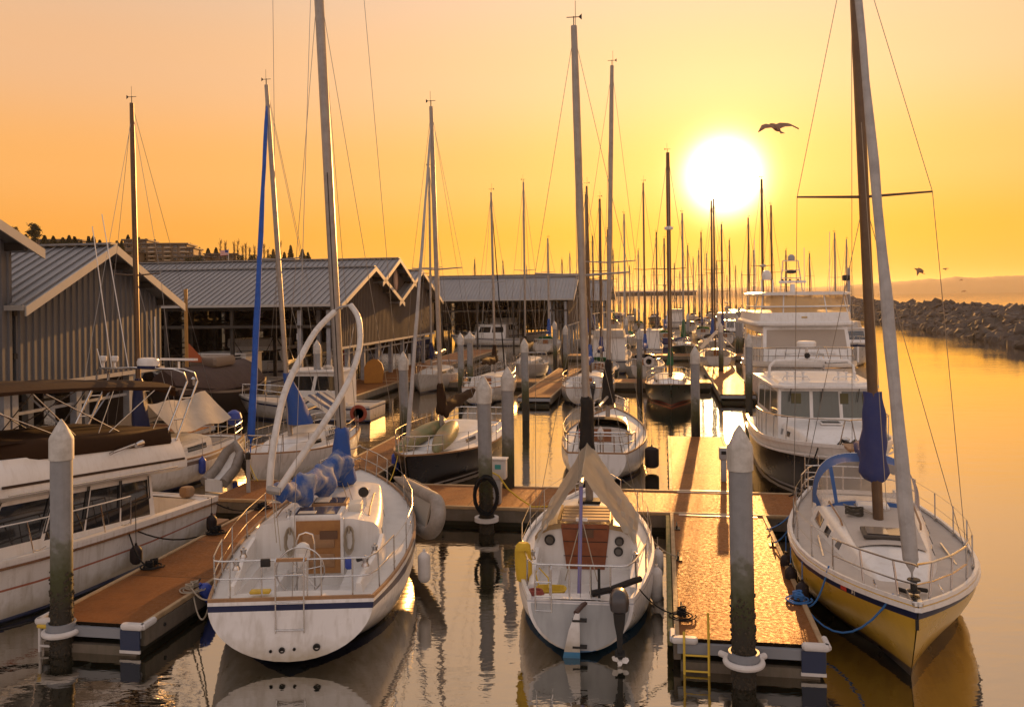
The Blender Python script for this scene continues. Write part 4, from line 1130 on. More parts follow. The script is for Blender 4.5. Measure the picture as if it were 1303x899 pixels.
def mast_boot(root, mp, z0, z1, r, m, name='mast_cover', seed=1, r1=None, yoff=-.1):
    """upright bundle of covered sail round the mast"""
    rn = random.Random(seed); rings = []; p = [rn.random()*6 for _ in range(4)]
    for i in range(15):
        t = i/14; z = lerp(z0, z1, t); rr = lerp(r, r1 if r1 is not None else r*.55, t)*(1.0 if 0 < i < 14 else .75); c = mp(z)+Vector((0, yoff*(1-t), 0))
        rings.append([c+Vector((math.cos(a)*rr*(1+.14*math.sin(3*a+t*5+p[0])+.08*math.sin(5*a-t*9+p[1])), math.sin(a)*rr*1.35*(1+.12*math.sin(2*a+t*7+p[2])), .03*math.sin(4*a+p[3]))) for a in [2*math.pi*k/14 for k in range(14)]])
    return MB().loft(rings).build(name, m, root, ang=60)
def pulpit(root, P, t0=.86, h=.6, r=.014, inset=.07, m=None, low=True, n=3):
    T = [t0, lerp(t0, 1, .4), lerp(t0, 1, .75), .985]
    mb = MB()
    top = [P.rim(t, inset, h, -1) for t in T]+[Vector((0, P.L+.02, P.sheer(1)+h*1.03))]+[P.rim(t, inset, h, 1) for t in reversed(T)]
    mb.tube([P.rim(t0, inset, 0, -1)]+top+[P.rim(t0, inset, 0, 1)], r, 8)
    if low:
        mb.tube([P.rim(t, inset, h*.5, -1) for t in T[:-1]]+[Vector((0, P.L-.12, P.sheer(1)+h*.5))]+[P.rim(t, inset, h*.5, 1) for t in reversed(T[:-1])], r*.85, 8)
    for t in T[1:-1]:
        for sd in (-1, 1): mb.tube([P.rim(t, inset, h, sd), P.rim(t+.01, inset, 0, sd)], r*.9, 6)
    return mb.build('bow_pulpit', m or STEEL, root)
def pushpit(root, P, t1=.16, h=.62, r=.014, inset=.07, m=None, gate=None, mid=True, name='stern_pulpit'):
    T = [t1, t1*.6, t1*.25]
    mb = MB(); b = P.b(0)-inset; z = P.sheer(0)+h
    for f in ((1, .55) if mid else (1,)):
        lft = [P.rim(t, inset, h*f, -1) for t in T]+[Vector((-b+.02, .10, P.sheer(0)+h*f)), Vector((-b+.14, .05, P.sheer(0)+h*f))]
        rgt = [Vector((-p.x, p.y, p.z)) for p in reversed(lft)]
        if gate: mb.tube(lft+[Vector((gate[0], .05, P.sheer(0)+h*f))], r, 8); mb.tube([Vector((gate[1], .05, P.sheer(0)+h*f))]+rgt, r, 8)
        else: mb.tube(lft+rgt, r, 8)
    ps = [P.rim(t1, inset, 0, s) for s in (-1, 1)]
    for sd in (-1, 1):
        mb.tube([P.rim(t1, inset, 0, sd), P.rim(t1, inset, h, sd)], r, 8)
        mb.tube([P.rim(t1*.35, inset, 0, sd), P.rim(t1*.3, inset, h, sd)], r, 8)
        for x in (.62, .22) if not gate else (.78, .38): mb.tube([Vector((sd*b*x, .06, P.sheer(0))), Vector((sd*b*x, .05, z))], r, 8)
    if gate:
        for x in gate: mb.tube([Vector((x, .05, P.sheer(0))), Vector((x, .05, z))], r, 8)
    return mb.build(name, m or STEEL, root)
def lifelines(root, P, ts, h=.6, inset=.06, r=.012, wire=.0045, ta=.16, tb=.86, stm=None):
    for sd in (-1, 1):
        for t in ts:
            b = MB().tube([P.rim(t, inset, -.01, sd), P.rim(t, inset, h, sd)], r, 6); c = P.rim(t, inset, 0, sd)
            b.tube([c, c+Vector((0, 0, .06))], r*2, 6); b.build('stanchion', stm or STEEL, root)
        for f in (1, .5):
            MB().tube([P.rim(t, inset, h*f, sd) for t in [ta]+list(ts)+[tb]], wire, 4).build('lifeline', WIRE, root)
def winch(root, x, y, z, r=.06):
    MB().lathe([(r, 0), (r, .02), (r*.72, .05), (r*.66, .10), (r*.85, .13), (r*.85, .15), (r*.3, .16), (r*.3, .19), (.0, .19)], (x, y, z), 12).build('winch', STEEL, root)
def fender(p, h=.55, r=.11, m=None, label='', topz=None, group=None, line=ROPE, tilt=0):
    """hangs from a line: its own thing"""
    root = empty('boat_fender', p, 0, label, 'fender', group); root.rotation_euler[1] = tilt
    k = [(.02, 0), (r*.6, .02), (r*.95, .08), (r, .14), (r, h-.14), (r*.95, h-.08), (r*.55, h-.02), (.03, h), (.025, h+.05)]
    MB().lathe(k, n=12).build('body', m or FENB, root)
    MB().tube([(0, 0, h+.03), (0, 0, (topz-p[2]) if topz else h+.4)], .009, 5).build('lanyard', line, root)
    return root
def outboard(root, x, y, z, m=None, s=1.0, drop=.0):
    """small outboard hung on the transom; y is the transom plane, motor sits aft (negative y)"""
    g = bpy.data.objects.new('outboard_motor', None); COL.objects.link(g); g.parent = root; g.location = (x, y, z)
    cw = []
    for t, w_, d_, o in ((0, .10, .13, 0), (.06, .15, .19, 0), (.16, .165, .21, .01), (.26, .15, .20, .02), (.33, .11, .15, .04), (.36, .05, .08, .05)):
        cw.append([Vector((math.copysign(abs(math.cos(a))**.6, math.cos(a))*w_*s, (-.26+o+math.copysign(abs(math.sin(a))**.6, math.sin(a))*d_)*s, (t+.1)*s)) for a in [2*math.pi*k/16+.01 for k in range(16)]])
    MB().loft(cw).build('cowling', m or mat('cowling_grey', (.035, .03, .03), .3, coat=.5), g)
    b = MB(); b.loft([[Vector((xx*w_*s, (-.27+yy*d_)*s, zz*s)) for xx, yy in ((-1, -1), (1, -1), (1, 1), (-1, 1))] for zz, w_, d_ in ((.12, .10, .12), (-.05, .085, .11), (-.25, .05, .08), (-.62, .035, .07), (-.66, .03, .07))])
    b.box(0, -.30*s, -.56*s, .16*s, .26*s, .02); b.build('drive_leg', DARKM, g)
    br = MB().box(0, -.08*s, -.02, .16*s, .16*s, .22*s); br.box(0, .03, .04, .22*s, .05, .06); br.build('bracket', DARKM, g, False)
    pr = MB().lathe([(.02, -.09), (.045, -.05), (.04, .04)], (0, -.36*s, -.68*s), 10, Matrix.Rotation(R(90), 3, 'X'))
    for k in range(3):
        a = k*2.094+.4; c = Vector((math.cos(a), 0, math.sin(a))); t_ = Vector((-math.sin(a), .35, math.cos(a)))
        o_ = Vector((0, -.36*s, -.68*s)); pr.loft([[o_+c*.03+t_*.02, o_+c*.03-t_*.02, o_+c*.03+Vector((0, .01, 0))], [o_+c*.10+t_*.055, o_+c*.10-t_*.05, o_+c*.10+Vector((0, .012, 0))], [o_+c*.15+t_*.02, o_+c*.15-t_*.02, o_+c*.15+Vector((0, .01, 0))]])
    pr.build('propeller', WHITE, g)
    return g
def ladder(root, x, y0, z0, z1, w=.3, n=3, name='boarding_ladder', r=.014, m=None):
    mb = MB()
    for s in (-1, 1): mb.tube([(x+s*w/2, y0+.06, z1), (x+s*w/2, y0, z1-.04), (x+s*w/2, y0-.02, z0)], r, 8)
    for k in range(n):
        z = lerp(z0+.05, z1-.25, k/max(1, n-1)); mb.tube([(x-w/2, y0-.02, z), (x+w/2, y0-.02, z)], r*1.5, 8, flat=.6)
    return mb.build(name, m or STEEL, root)
def place(root, X, Y, heading, heel=0, z=0):
    root.location = (X, Y, z); root.rotation_euler = (0, heel, -heading)
def wpt(root, p): return root.matrix_basis @ Vector(p)
def letters(root, txt, size, M, m, name='lettering'):
    c = bpy.data.curves.new('txt', 'FONT'); c.body = txt; c.size = size; c.extrude = .004; c.align_x = 'CENTER'
    o = bpy.data.objects.new('txt', c); COL.objects.link(o)
    me = bpy.data.meshes.new_from_object(o.evaluated_get(bpy.context.evaluated_depsgraph_get()))
    bpy.data.objects.remove(o); me.materials.clear(); me.materials.append(m); me.transform(M)
    q = bpy.data.objects.new(name, me); COL.objects.link(q); q.parent = root
    return q
# ================================================================ B1: white sloop with wheel and wishbone boom
def loc(root, px, py, Y):
    return root.matrix_basis.inverted() @ aty(px, py, Y)
def boat1():
    root = empty('sailboat', label='white sloop with blue stripe, steering wheel and white wishbone boom, its stern towards the viewer', cat='sailboat')
    place(root, -3.70, 14.28, R(-3)); bpy.context.view_layer.update()
    P = Hull(9.4, 3.62, 1.04, .98, 1.36, rs=.75, rake=-.22, oh=1.0, zt=.12)
    hull_mesh(root, P, HB, (.06, .16), NAVY)
    deck_mesh(root, P, DECK, (.05, .28, 1.0))
    cockpit(root, P, .05, .28, 1.0, .74, .42)
    rail_strip(root, P, TEAK, 'toe_rail', .055, .045, transom=True)
    coaming(root, P, .35, 2.7, 1.14, 1.32, .16, .42)
    tr, prm = trunk(root, P, 2.62, 8.0, 1.28, .72, .70, .36, WHITE, nose=1.5, crown=.12, name='cabin')
    trunk_window(tr, prm, 3.1, 4.5, .38, .70); trunk_window(tr, prm, 4.8, 5.7, .42, .68)
    # companionway, washboards, hatches
    zr = roof_z(prm, 2.6)
    comp = MB().box(.02, 2.59, 1.18, .86, .05, 1.02); d = comp.build('companionway_door', mat('amber_wood', (.36, .17, .05), .4, noise=(7, .6, (.24, .10, .03)), coat=.3), root, False)
    for z in (.92, 1.3): MB().box(.02, 2.555, z, .62, .025, .26, bev=.008).build('door_panel', TEAK, d)
    MB().box(.22, 2.545, 1.42, .34, .02, .16).build('vent_grille', mat('vent_dark', (.12, .06, .03), .5), d)
    for s in (-1, 1): MB().box(.02+s*.46, 2.57, 1.2, .06, .08, 1.1).build('door_frame', WHITE, root, False)
    h = hatch(root, -.05, 3.0, zr-.02, .98, .72, HATCH, 'sliding_hatch', th=.08, frame=WHITE)
    MB().box(-.24, 2.85, zr+.075, .34, .2, .006).build('hatch_sticker', CREAM, h, False)
    h2 = hatch(root, .02, 4.15, roof_z(prm, 4.15)-.01, .72, .56, HATCH, 'forward_hatch', th=.09, frame=TEAK)
    MB().box(-.14, 4.15, roof_z(prm, 4.15)+.1, .3, .44, .006).build('hatch_sticker', CREAM, h2, False)
    # dorade vent, handrails, portlights, winches
    v = MB().lathe([(.05, 0), (.05, .2), (.13, .26), (.13, .34), (.09, .36)], (.72, 4.2, roof_z(prm, 4.2, .72)), 14); v.build('vent_cowl', WHITE, root)
    vd = MB().lathe([(.11, 0), (.11, .02), (.0, .021)], (.72, 4.09, roof_z(prm, 4.2, .72)+.3), 14, Matrix.Rotation(R(90), 3, 'X')); vd.build('vent_mouth', DARKM, root)
    MB().box(.62, 3.55, roof_z(prm, 3.5, .62)+.09, .26, .4, .18, bev=.02).build('instrument_box', CREAM, root)
    for s in (-1, 1):
        pts = []
        for k in range(6):
            y = lerp(3.2, 5.6, k/5); x = s*(.93 if k % 5 else .93)*lerp(1, .86, k/5); pts.append((x, y, roof_z(prm, y, x)+(.08 if k not in (0, 5) else 0)))
        MB().tube(pts, .016, 6).build('grab_rail', TEAK, root)
        for yy, xx in ((2.95, .62), (1.7, 1.2), (.9, 1.12)):
            if yy == 2.95 and s > 0: continue
            winch(root, s*xx, yy, (roof_z(prm, yy, xx)-.02) if yy > 2.6 else P.sheer(P.t_of(yy))+.30, .07)
    # steering pedestal, wheel, guard
    ped = MB().lathe([(.10, .42), (.085, .9), (.10, 1.38), (.13, 1.42), (.13, 1.5)], (-.02, 1.18, 0), 16).build('pedestal', WHITE, root)
    MB().lathe([(.13, 1.5), (.13, 1.56), (.11, 1.62), (.05, 1.66), (0, 1.665)], (-.02, 1.18, 0), 16).build('compass_dome', mat('compass_cover', (.62, .60, .56), .3), ped)
    MB().tube([(-.17, 1.38, .5), (-.17, 1.38, 1.62), (-.12, 1.38, 1.75), (.0, 1.38, 1.79), (.12, 1.38, 1.75), (.15, 1.38, 1.62), (.15, 1.38, .5)], .016, 8).build('pedestal_guard', STEEL, root)
    wc = Vector((-.03, 1.0, 1.22)); wr = .42
    wl = MB().tube([wc+Vector((wr*math.cos(a), -.02, wr*math.sin(a))) for a in [2*math.pi*k/36 for k in range(37)]], .014, 8, cap=False)
    for k in range(6):
        a = k*math.pi/3+.2; wl.tube([wc, wc+Vector((wr*math.cos(a), -.02, wr*math.sin(a)))], .008, 5)
    wl.lathe([(.05, -.03), (.05, .05)], wc, 12, Matrix.Rotation(R(90), 3, 'X'))
    wl.build('steering_wheel', STEEL, root)
    # rails
    pushpit(root, P, .17, .66, gate=(-.26, .26))
    pulpit(root, P, .86, .62, r=.016)
    lifelines(root, P, (.30, .44, .58, .72))
    lad = ladder(root, -.0, -.10, .55, 1.75, .46, 3)
    MB().box(-.42, .05, P.sheer(0)+.62, .16, .05, .13, bev=.01).build('rail_box', DARKM, root)
    MB().box(.0, .04, P.sheer(0)+.66, .5, .05, .05).build('rail_seat', TEAK, root)
    MB().box(-.55, .22, P.sheer(0)+.09, .34, .14, .05, bev=.015).build('cleat_pad', YELP, root)
    # thru-hulls and name stains on the transom
    for x, z, r in ((-.12, .30, .05), (-.30, .29, .025), (.08, .31, .025), (.44, .33, .06)):
        q = MB().lathe([(r, 0), (r, .02), (r*.7, .025), (r*.6, .0)], (x, -.22*(1.04-z)/.92-.004, z), 14, Matrix.Rotation(R(90), 3, 'X')); q.build('drain_fitting', DARKM, root)
    # mast & rig
    ym = 6.35; zb = roof_z(prm, ym)
    mast, mp = rig(root, P, ym, zb, 15.6, r=.115, m=ALU, spreaders=((.86, 1.05),), lean=-.040, back=True, wire=.006, furl=None)
    inv = root.matrix_basis.inverted()
    mast_boot(root, mp, zb+.02, 2.95, .27, BLUEC, seed=3, r1=.16)
    # mast track and winches
    MB().tube([mp(2.9)+Vector((0, -.15, 0)), mp(9)+Vector((0, -.15, 0))], .012, 4).build('sail_track', DARKM, mast)
    A = [(343, 622, 16.4), (345, 590, 16.5), (351, 548, 16.9), (362, 500, 17.5), (381, 458, 18.3), (402, 421, 19.2), (425, 397, 20.1)]
    B = [(354, 624, 16.4), (374, 594, 16.7), (402, 553, 17.3), (430, 510, 18.1), (449, 472, 18.9), (458, 437, 19.6), (456, 405, 20.1), (446, 388, 20.3)]
    for pts in (A, B):
        w_ = [loc(root, *p) for p in pts]
        fine = []
        for i in range(len(w_)-1):
            p0 = w_[max(i-1, 0)]; p1, p2 = w_[i], w_[i+1]; p3 = w_[min(i+2, len(w_)-1)]
            for k in range(4):
                t = k/4; fine.append(.5*((2*p1)+(-p0+p2)*t+(2*p0-5*p1+4*p2-p3)*t*t+(-p0+3*p1-3*p2+p3)*t**3))
        fine.append(w_[-1])
        MB().tube(fine, .068, 12).build('wishbone_boom', MWHITE, root)
    a, b_ = loc(root, 340, 622, 16.36), loc(root, 357, 625, 16.36)
    MB().tube([a, a.lerp(b_, .3), b_], [.07, .085, .07], 10).build('wishbone_end', ALU, root)
    MB().tube([loc(root, 424, 396, 20.1), loc(root, 432, 391, 20.2), loc(root, 447, 388, 20.3)], .03, 6).build('wishbone_strap', ALU, root)
    # faded sail bundle slung from the wishbone end to the mast
    p0, p1 = loc(root, 352, 629, 16.5), mp(2.15)+Vector((0, -.15, 0))
    rings = []; rn = random.Random(4)
    for i in range(31):
        t = i/30; c = p0.lerp(p1, t)-Vector((0, 0, .16*math.sin(math.pi*t)-.06*math.sin(t*17)))
        r = (.10+.13*sm(t*2.2)+.035*math.sin(t*22)+.03*math.sin(t*41))*(1 if 0 < i < 30 else .5)
        rings.append([c+Vector((math.cos(x_)*r*(1+.2*math.sin(3*x_+t*14)), .05*math.sin(x_*2), math.sin(x_)*r*1.25*(1+.16*math.sin(4*x_-t*19)))) for x_ in [2*math.pi*k/16 for k in range(16)]])
    MB().loft(rings).build('sail_bundle', BLUEF, root, ang=60)
    # sheets and halyards
    for (q0, q1) in (((346, 624, 16.4), (352, 690, 15.4)), ((349, 624, 16.4), (357, 700, 15.2)), ((434, 610, 20.5), (447, 650, 17.9)), ((441, 610, 20.5), (452, 648, 17.9))):
        MB().tube([loc(root, *q0), loc(root, *q1)], .009, 5).build('control_line', ROPE, root)
    # rope hanks on the bulkhead
    for x in (-.52, .62):
        m_ = MB(); rn = random.Random(int(x*100))
        for k in range(5):
            m_.tube([(x+.07*math.cos(t)*(1+.1*k)+rn.uniform(-.01, .01), 2.55-.015*k, 1.32+(.20+.02*k)*math.sin(t)) for t in [2*math.pi*j/18 for j in range(19)]], .012, 5)
        m_.tube([(x, 2.52, 1.45), (x, 2.5, 1.6)], .02, 6)
        o = m_.build('rope_hank', ROPE); o.location = root.location; o.rotation_euler = root.rotation_euler
        tag(o, 'tan rope hank hanging on the %s of the wooden companionway of the wheel-steered sloop' % ('left' if x < 0 else 'right'), 'rope')
    m_ = MB().tube([(1.1, 1.2, 1.28), (1.0, 1.5, 1.25), (.86, 1.9, 1.1), (.8, 2.3, 1.0)], .03, 6); m_.build('hose_line', RUBBER, root)
    MB().box(.86, .7, 1.42, .13, .12, .2, bev=.03).build('pump_handle', FENB, root)
    for t in (.2, .5): 
        for s in (-1, 1):
            c = P.rim(t, .13, .0, s); MB().tube([c+Vector((0, -.13, .08)), c+Vector((0, -.05, .06)), c+Vector((0, .05, .06)), c+Vector((0, .13, .08))], .016, 6).build('cleat', STEEL, root)
    # things that hang on her
    f = loc(root, 540, 741, 17.2); fender(root.matrix_basis @ f, .62, .125, FENW, 'big off-white fender hanging on the right side of the wheel-steered sloop', topz=1.0)
    # inflatable dinghy lashed along the starboard rail
    dg = empty('inflatable_dinghy', wpt(root, (1.50, 6.7, .82)), R(3), 'grey inflatable dinghy lashed on edge along the right rail of the wheel-steered sloop', 'dinghy')
    dg.rotation_euler = (R(4), R(-16), R(180+20)); dg.scale = (.85, 1.22, .74)
    u_ = []
    for k in range(17):
        a = k/16; ang_ = -math.pi/2+math.pi*a
        u_.append(Vector((0, 1.4+.5*math.cos(ang_), .52*math.sin(ang_)+.25)))
    u_ = [Vector((0, -1.7, -.27))]+[Vector((0, y, -.27)) for y in (-1, -.3, .5)]+u_+[Vector((0, y, .77)) for y in (.5, -.3, -1, -1.7)]
    n_ = len(u_); MB().tube(u_, [.05, .17]+[.19]*(n_-4)+[.17, .05], 14).build('tube', GREYR, dg)
    MB().box(.06, 0, .25, .04, 2.9, .8).build('floor', mat('dinghy_floor', (.36, .33, .28), .7), dg)
    MB().box(.0, -1.35, .25, .34, .05, .76).build('transom', GREYR, dg)
    gl = MB().tube([(-.12, -1.5, .9), (-.1, -.4, .97), (-.1, .6, .96), (-.06, 1.5, .86), (0, 1.98, .4)], .018, 6); gl.build('grab_line', ROPE, dg)
    MB().box(-.1, .55, .93, .09, .22, .05, bev=.02).build('patch', FENB, dg)
    return root, P
B1, P1 = boat1()

# ================================================================ B2: white sloop with boom tent and outboard
def boat2():
    root = empty('sailboat', label='small white sloop with red-brown hatchboards, white rudder and outboard, stern to the viewer', cat='sailboat')
    place(root, 1.10, 14.62, R(7.2)); bpy.context.view_layer.update()
    P = Hull(7.5, 2.72, .86, .86, 1.12, rs=.66, rake=-.18, oh=.8, zt=.06)
    hull_mesh(root, P, HBB, (.02, .05), mat('rub_grey', (.4, .4, .42), .5))
    # pale blue-grey transom panel
    tb = []; 
    for q in (.07, .2, .35, .5, .65, .8, .9, .96):
        tb.append([P.pt(0, q, s_, -.06)+Vector((0, -.012, 0)) for s_ in (-1, 1)])
    pn = MB()
    for a, b_ in zip(tb, tb[1:]): pn.add([a[0], a[1], b_[1], b_[0]], [(0, 1, 2, 3)])
    pn.build('transom_panel', mat('transom_blue', (.36, .37, .37), .4, noise=(3, .4, (.27, .27, .27)), streak=(.3, (.15, .16, .15))), root)
    deck_mesh(root, P, WHITE, (.04, .315, .85))
    cockpit(root, P, .04, .315, .85, .66, .36, .36)
    rail_strip(root, P, WHITE, 'toe_rail', .07, .07, transom=False)
    coaming(root, P, .5, 2.4, .96, 1.02, .10, .24)
    tr, prm = trunk(root, P, 2.36, 6.3, 1.05, .62, .62, .32, WHITE, nose=1.2, crown=.10, name='cabin')
    trunk_window(tr, prm, 2.8, 4.4, .36, .72)
    zr = roof_z(prm, 2.4)
    d = MB().loft([[Vector((-.37, 2.33, .66)), Vector((.37, 2.33, .66)), Vector((.37, 2.36, .66)), Vector((-.37, 2.36, .66))], [Vector((-.48, 2.33, zr+.02)), Vector((.48, 2.33, zr+.02)), Vector((.48, 2.36, zr+.02)), Vector((-.48, 2.36, zr+.02))]]).build('hatchboard', mat('mahogany', (.24, .07, .022), .4, noise=(5, .6, (.14, .035, .012)), coat=.3), root, False)
    for z in (.92, 1.2, 1.45): MB().box(0, 2.325, z, .86, .008, .012).build('board_seam', DARKM, d, False)
    MB().box(0, 2.322, 1.36, .32, .02, .15).build('vent_grille', mat('vent_dark', (.12, .06, .03), .5), d, False)
    # teak eyebrow over the bulkhead
    for s in (-1, 1): MB().loft([[Vector((s*x, 2.34-.03, z)), Vector((s*x, 2.34+.02, z)), Vector((s*x, 2.34+.02, z+.09)), Vector((s*x, 2.34-.03, z+.09))] for x, z in ((.47, zr-.06), (.7, zr-.10), (.9, zr-.2), (.99, zr-.32))]).build('bulkhead_trim', mat('pale_teak', (.38, .26, .12), .6, noise=(8, .5, (.24, .15, .07))), root)
    hs = MB()
    for k in range(5): hs.box(0, 2.5+k*.22, zr+.07+.005*k, .95, .17, .05, bev=.015)
    hs.build('sliding_hatch', mat('hatch_sun_orange', (.50, .36, .24), .4, noise=(4, .4, (.36, .22, .12))), root)  # orange reflection of the low sun is put into the hatch colour
    for s in (-1, 1): MB().box(s*.52, 2.95, zr+.06, .05, 1.2, .09).build('hatch_rail', mat('pale_teak', (.38, .26, .12)), root)
    for x, z, r in ((-.70, 1.22, .105), (.66, 1.22, .09), (.64, 1.02, .09)):
        o = MB().lathe([(r, 0), (r, .03), (r*.8, .04), (0, .04)], (x, 2.35, z), 18, Matrix.Rotation(R(90), 3, 'X')).build('instrument', DARKM, root)
        MB().lathe([(r*.68, 0), (r*.68, .046), (0, .046)], (x, 2.345, z), 16, Matrix.Rotation(R(90), 3, 'X')).build('instrument_glass', mat('dial_glass', (.10, .09, .08), .1, coat=.8), o)
    pushpit(root, P, .20, .58, mid=False, r=.016)
    pulpit(root, P, .84, .56)
    lifelines(root, P, (.36, .54, .70), ta=.2, tb=.84)
    ladder(root, -.62, -.03, .40, 1.42, .27, 4)
    MB().box(.32, .12, 1.05, .045, .045, .65).build('flag_socket', DARKM, root)
    # rudder, tiller
    rd = [( -.02, .74), (.10, .74), (.10, .40), (.10, 0), (.14, -.5), (-.42, -.5), (-.36, 0), (-.20, .45)]
    cx = -.06
    yr = -.20
    r_ = MB().prism([(x*.62, z) for x, z in rd], -.03, .03, M=Matrix.Translation((cx, yr-.05, 0)) @ Matrix.Rotation(R(90), 4, 'X'))
    r_.build('rudder', hullmat('rudder_white', (.72, .70, .68), (.03, .16, .30), .10, (.03, .14, .26)), root, False)
    for z in (.18, .62): MB().box(cx+.06, yr-.04, z, .24, .10, .035).build('pintle', DARKM, root)
    MB().tube([(cx, yr-.06, .74), (cx+.1, yr+.15, .80), (cx+.42, .32, .88)], [.045, .04, .035], 8).build('tiller', mat('tiller_wood', (.07, .035, .025), .5), root)
    outboard(root, .66, -.16, .74, s=1.0)
    MB().tube([(.18, .2, .92), (.5, .05, 1.04), (.9, .3, 1.12), (1.02, .42, 1.12)], .055, 8).build('fuel_hose_cover', RUBBER, root)
    # mast, boom, tent
    ym = 4.75; zb = roof_z(prm, ym)
    mast, mp = rig(root, P, ym, zb, 12.05, r=.085, m=ALU, spreaders=((.475, 1.05),), lean=-.021, wire=.0055)
    MB().box(.0, ym, zb+.02, .5, .4, .06, bev=.02).build('mast_step', DARKM, root)
    mast_boot(root, mp, 2.55, 3.75, .17, BLACKC, seed=5, r1=.13, name='mast_cover')
    bo = mp(2.55)
    MB().tube([bo, Vector((-.05, 1.9, 2.42))], .05, 8).build('boom', ALU, root)
    MB().tube([Vector((-.05, .6, .62)), Vector((-.05, 2.0, 2.42))], .035, 8).build('boom_strut', mat('blue_red_strap', (.16, .14, .30), .7), root)
    MB().box(-.05, 2.0, 1.72, .22, .06, .06).build('strut_head', WHITE, root)
    for s in (-1, 1): MB().tube([Vector((-.05, 2.0, 1.75)), Vector((s*.3-.05, 1.5, .70))], .010, 5).build('strut_line', ROPE, root)
    tn = MB(); n = 12
    rn = random.Random(9)
    for s in (-1, 1):
        rows = []
        for i in range(n+1):
            t = i/n; row = []
            for j in range(13):
                q = j/12
                top = Vector((-.05, 2.3, 2.52)).lerp(mp(2.80)+Vector((0, -.12, 0)), q)
                low = Vector((s*(.88 if s < 0 else 1.0)-.04, 2.02 if s < 0 else 1.9, 1.30)).lerp(Vector((s*(.92 if s < 0 else 1.08), 3.6, 1.42)), q)
                p = top.lerp(low, t); p += Vector((s*.05*math.sin(t*3.14)*(1+.6*math.sin(q*9)), 0, -.10*math.sin(t*math.pi)+(.03*math.sin(q*26+t*4)+.03*math.sin(q*41-t*13+s)+.025*math.sin(t*31+q*9))*(.35+t)))
                row.append(p)
            rows.append(row)
        tn.loft([r for r in rows], False, False)
        off = Vector((0, 0, -.012)); tn.loft([[p+off for p in r] for r in rows], False, False)
    tent = tn.build('boom_tent', TARPW); tent.location = root.location; tent.rotation_euler = root.rotation_euler
    tag(tent, 'crumpled clear plastic tent draped over the boom of the small outboard sloop', 'tarp')
    # yellow bag, yellow hose, fenders
    yb = empty('horseshoe_bag', wpt(root, (-1.07, .98, .83)), -R(7), 'yellow canvas bag hanging on the left stern rail of the small outboard sloop', 'bag')
    MB().loft([[Vector((math.cos(a)*.155*w_*(1+.06*math.sin(3*a+z*9)), math.sin(a)*.13*w_, z)) for a in [2*math.pi*k/14 for k in range(14)]] for z, w_ in ((0, .5), (.03, .85), (.15, .97), (.35, 1.0), (.55, .96), (.66, .85), (.71, .55))]).build('bag', YELB, yb)
    MB().box(0, -.14, .62, .26, .02, .05).build('flap', YELB, yb)
    hs = MB(); rn = random.Random(8)
    for k in range(6): hs.tube([(-.55+(.20+.014*k)*math.cos(t), .72+(.15+.01*k)*math.sin(t), .70+.022*k+.01*math.sin(3*t)) for t in [2*math.pi*j/20 for j in range(21)]], .013, 5)
    hs.tube([(-.75, .75, .75), (-.85, .95, 1.0), (-.8, 1.1, 1.05), (-.62, 1.0, .9), (-.6, .8, .78)], .014, 5)
    o = hs.build('yellow_hose_coil', ROPEY); o.location = root.location; o.rotation_euler = root.rotation_euler
    tag(o, 'coiled yellow hose lying on the left cockpit seat of the small outboard sloop', 'hose')
    rc = MB()
    for k in range(5): rc.tube([(-.78+(.15-.01*k)*math.cos(t), .28+.08*math.sin(t), .84+.02*k) for t in [2*math.pi*j/16 for j in range(17)]], .016, 5)
    o = rc.build('rope_coil', mat('rope_red', (.28, .07, .05), .9)); o.location = root.location; o.rotation_euler = root.rotation_euler
    tag(o, 'flat coil of dull red rope at the left quarter of the small outboard sloop', 'rope')
    winch(root, .95, 1.45, 1.10, .06); winch(root, -.95, 1.45, 1.10, .06)
    fender(wpt(root, (1.36, 2.2, .10)), .68, .12, FENW, 'grey-white fender between the small outboard sloop and the dock, nearest the viewer', topz=1.0)
    fender(wpt(root, (1.44, 3.5, .15)), .6, .12, FENW, 'grey-white fender between the small outboard sloop and the dock, farther one', topz=1.0)
    return root, P
B2, P2 = boat2()

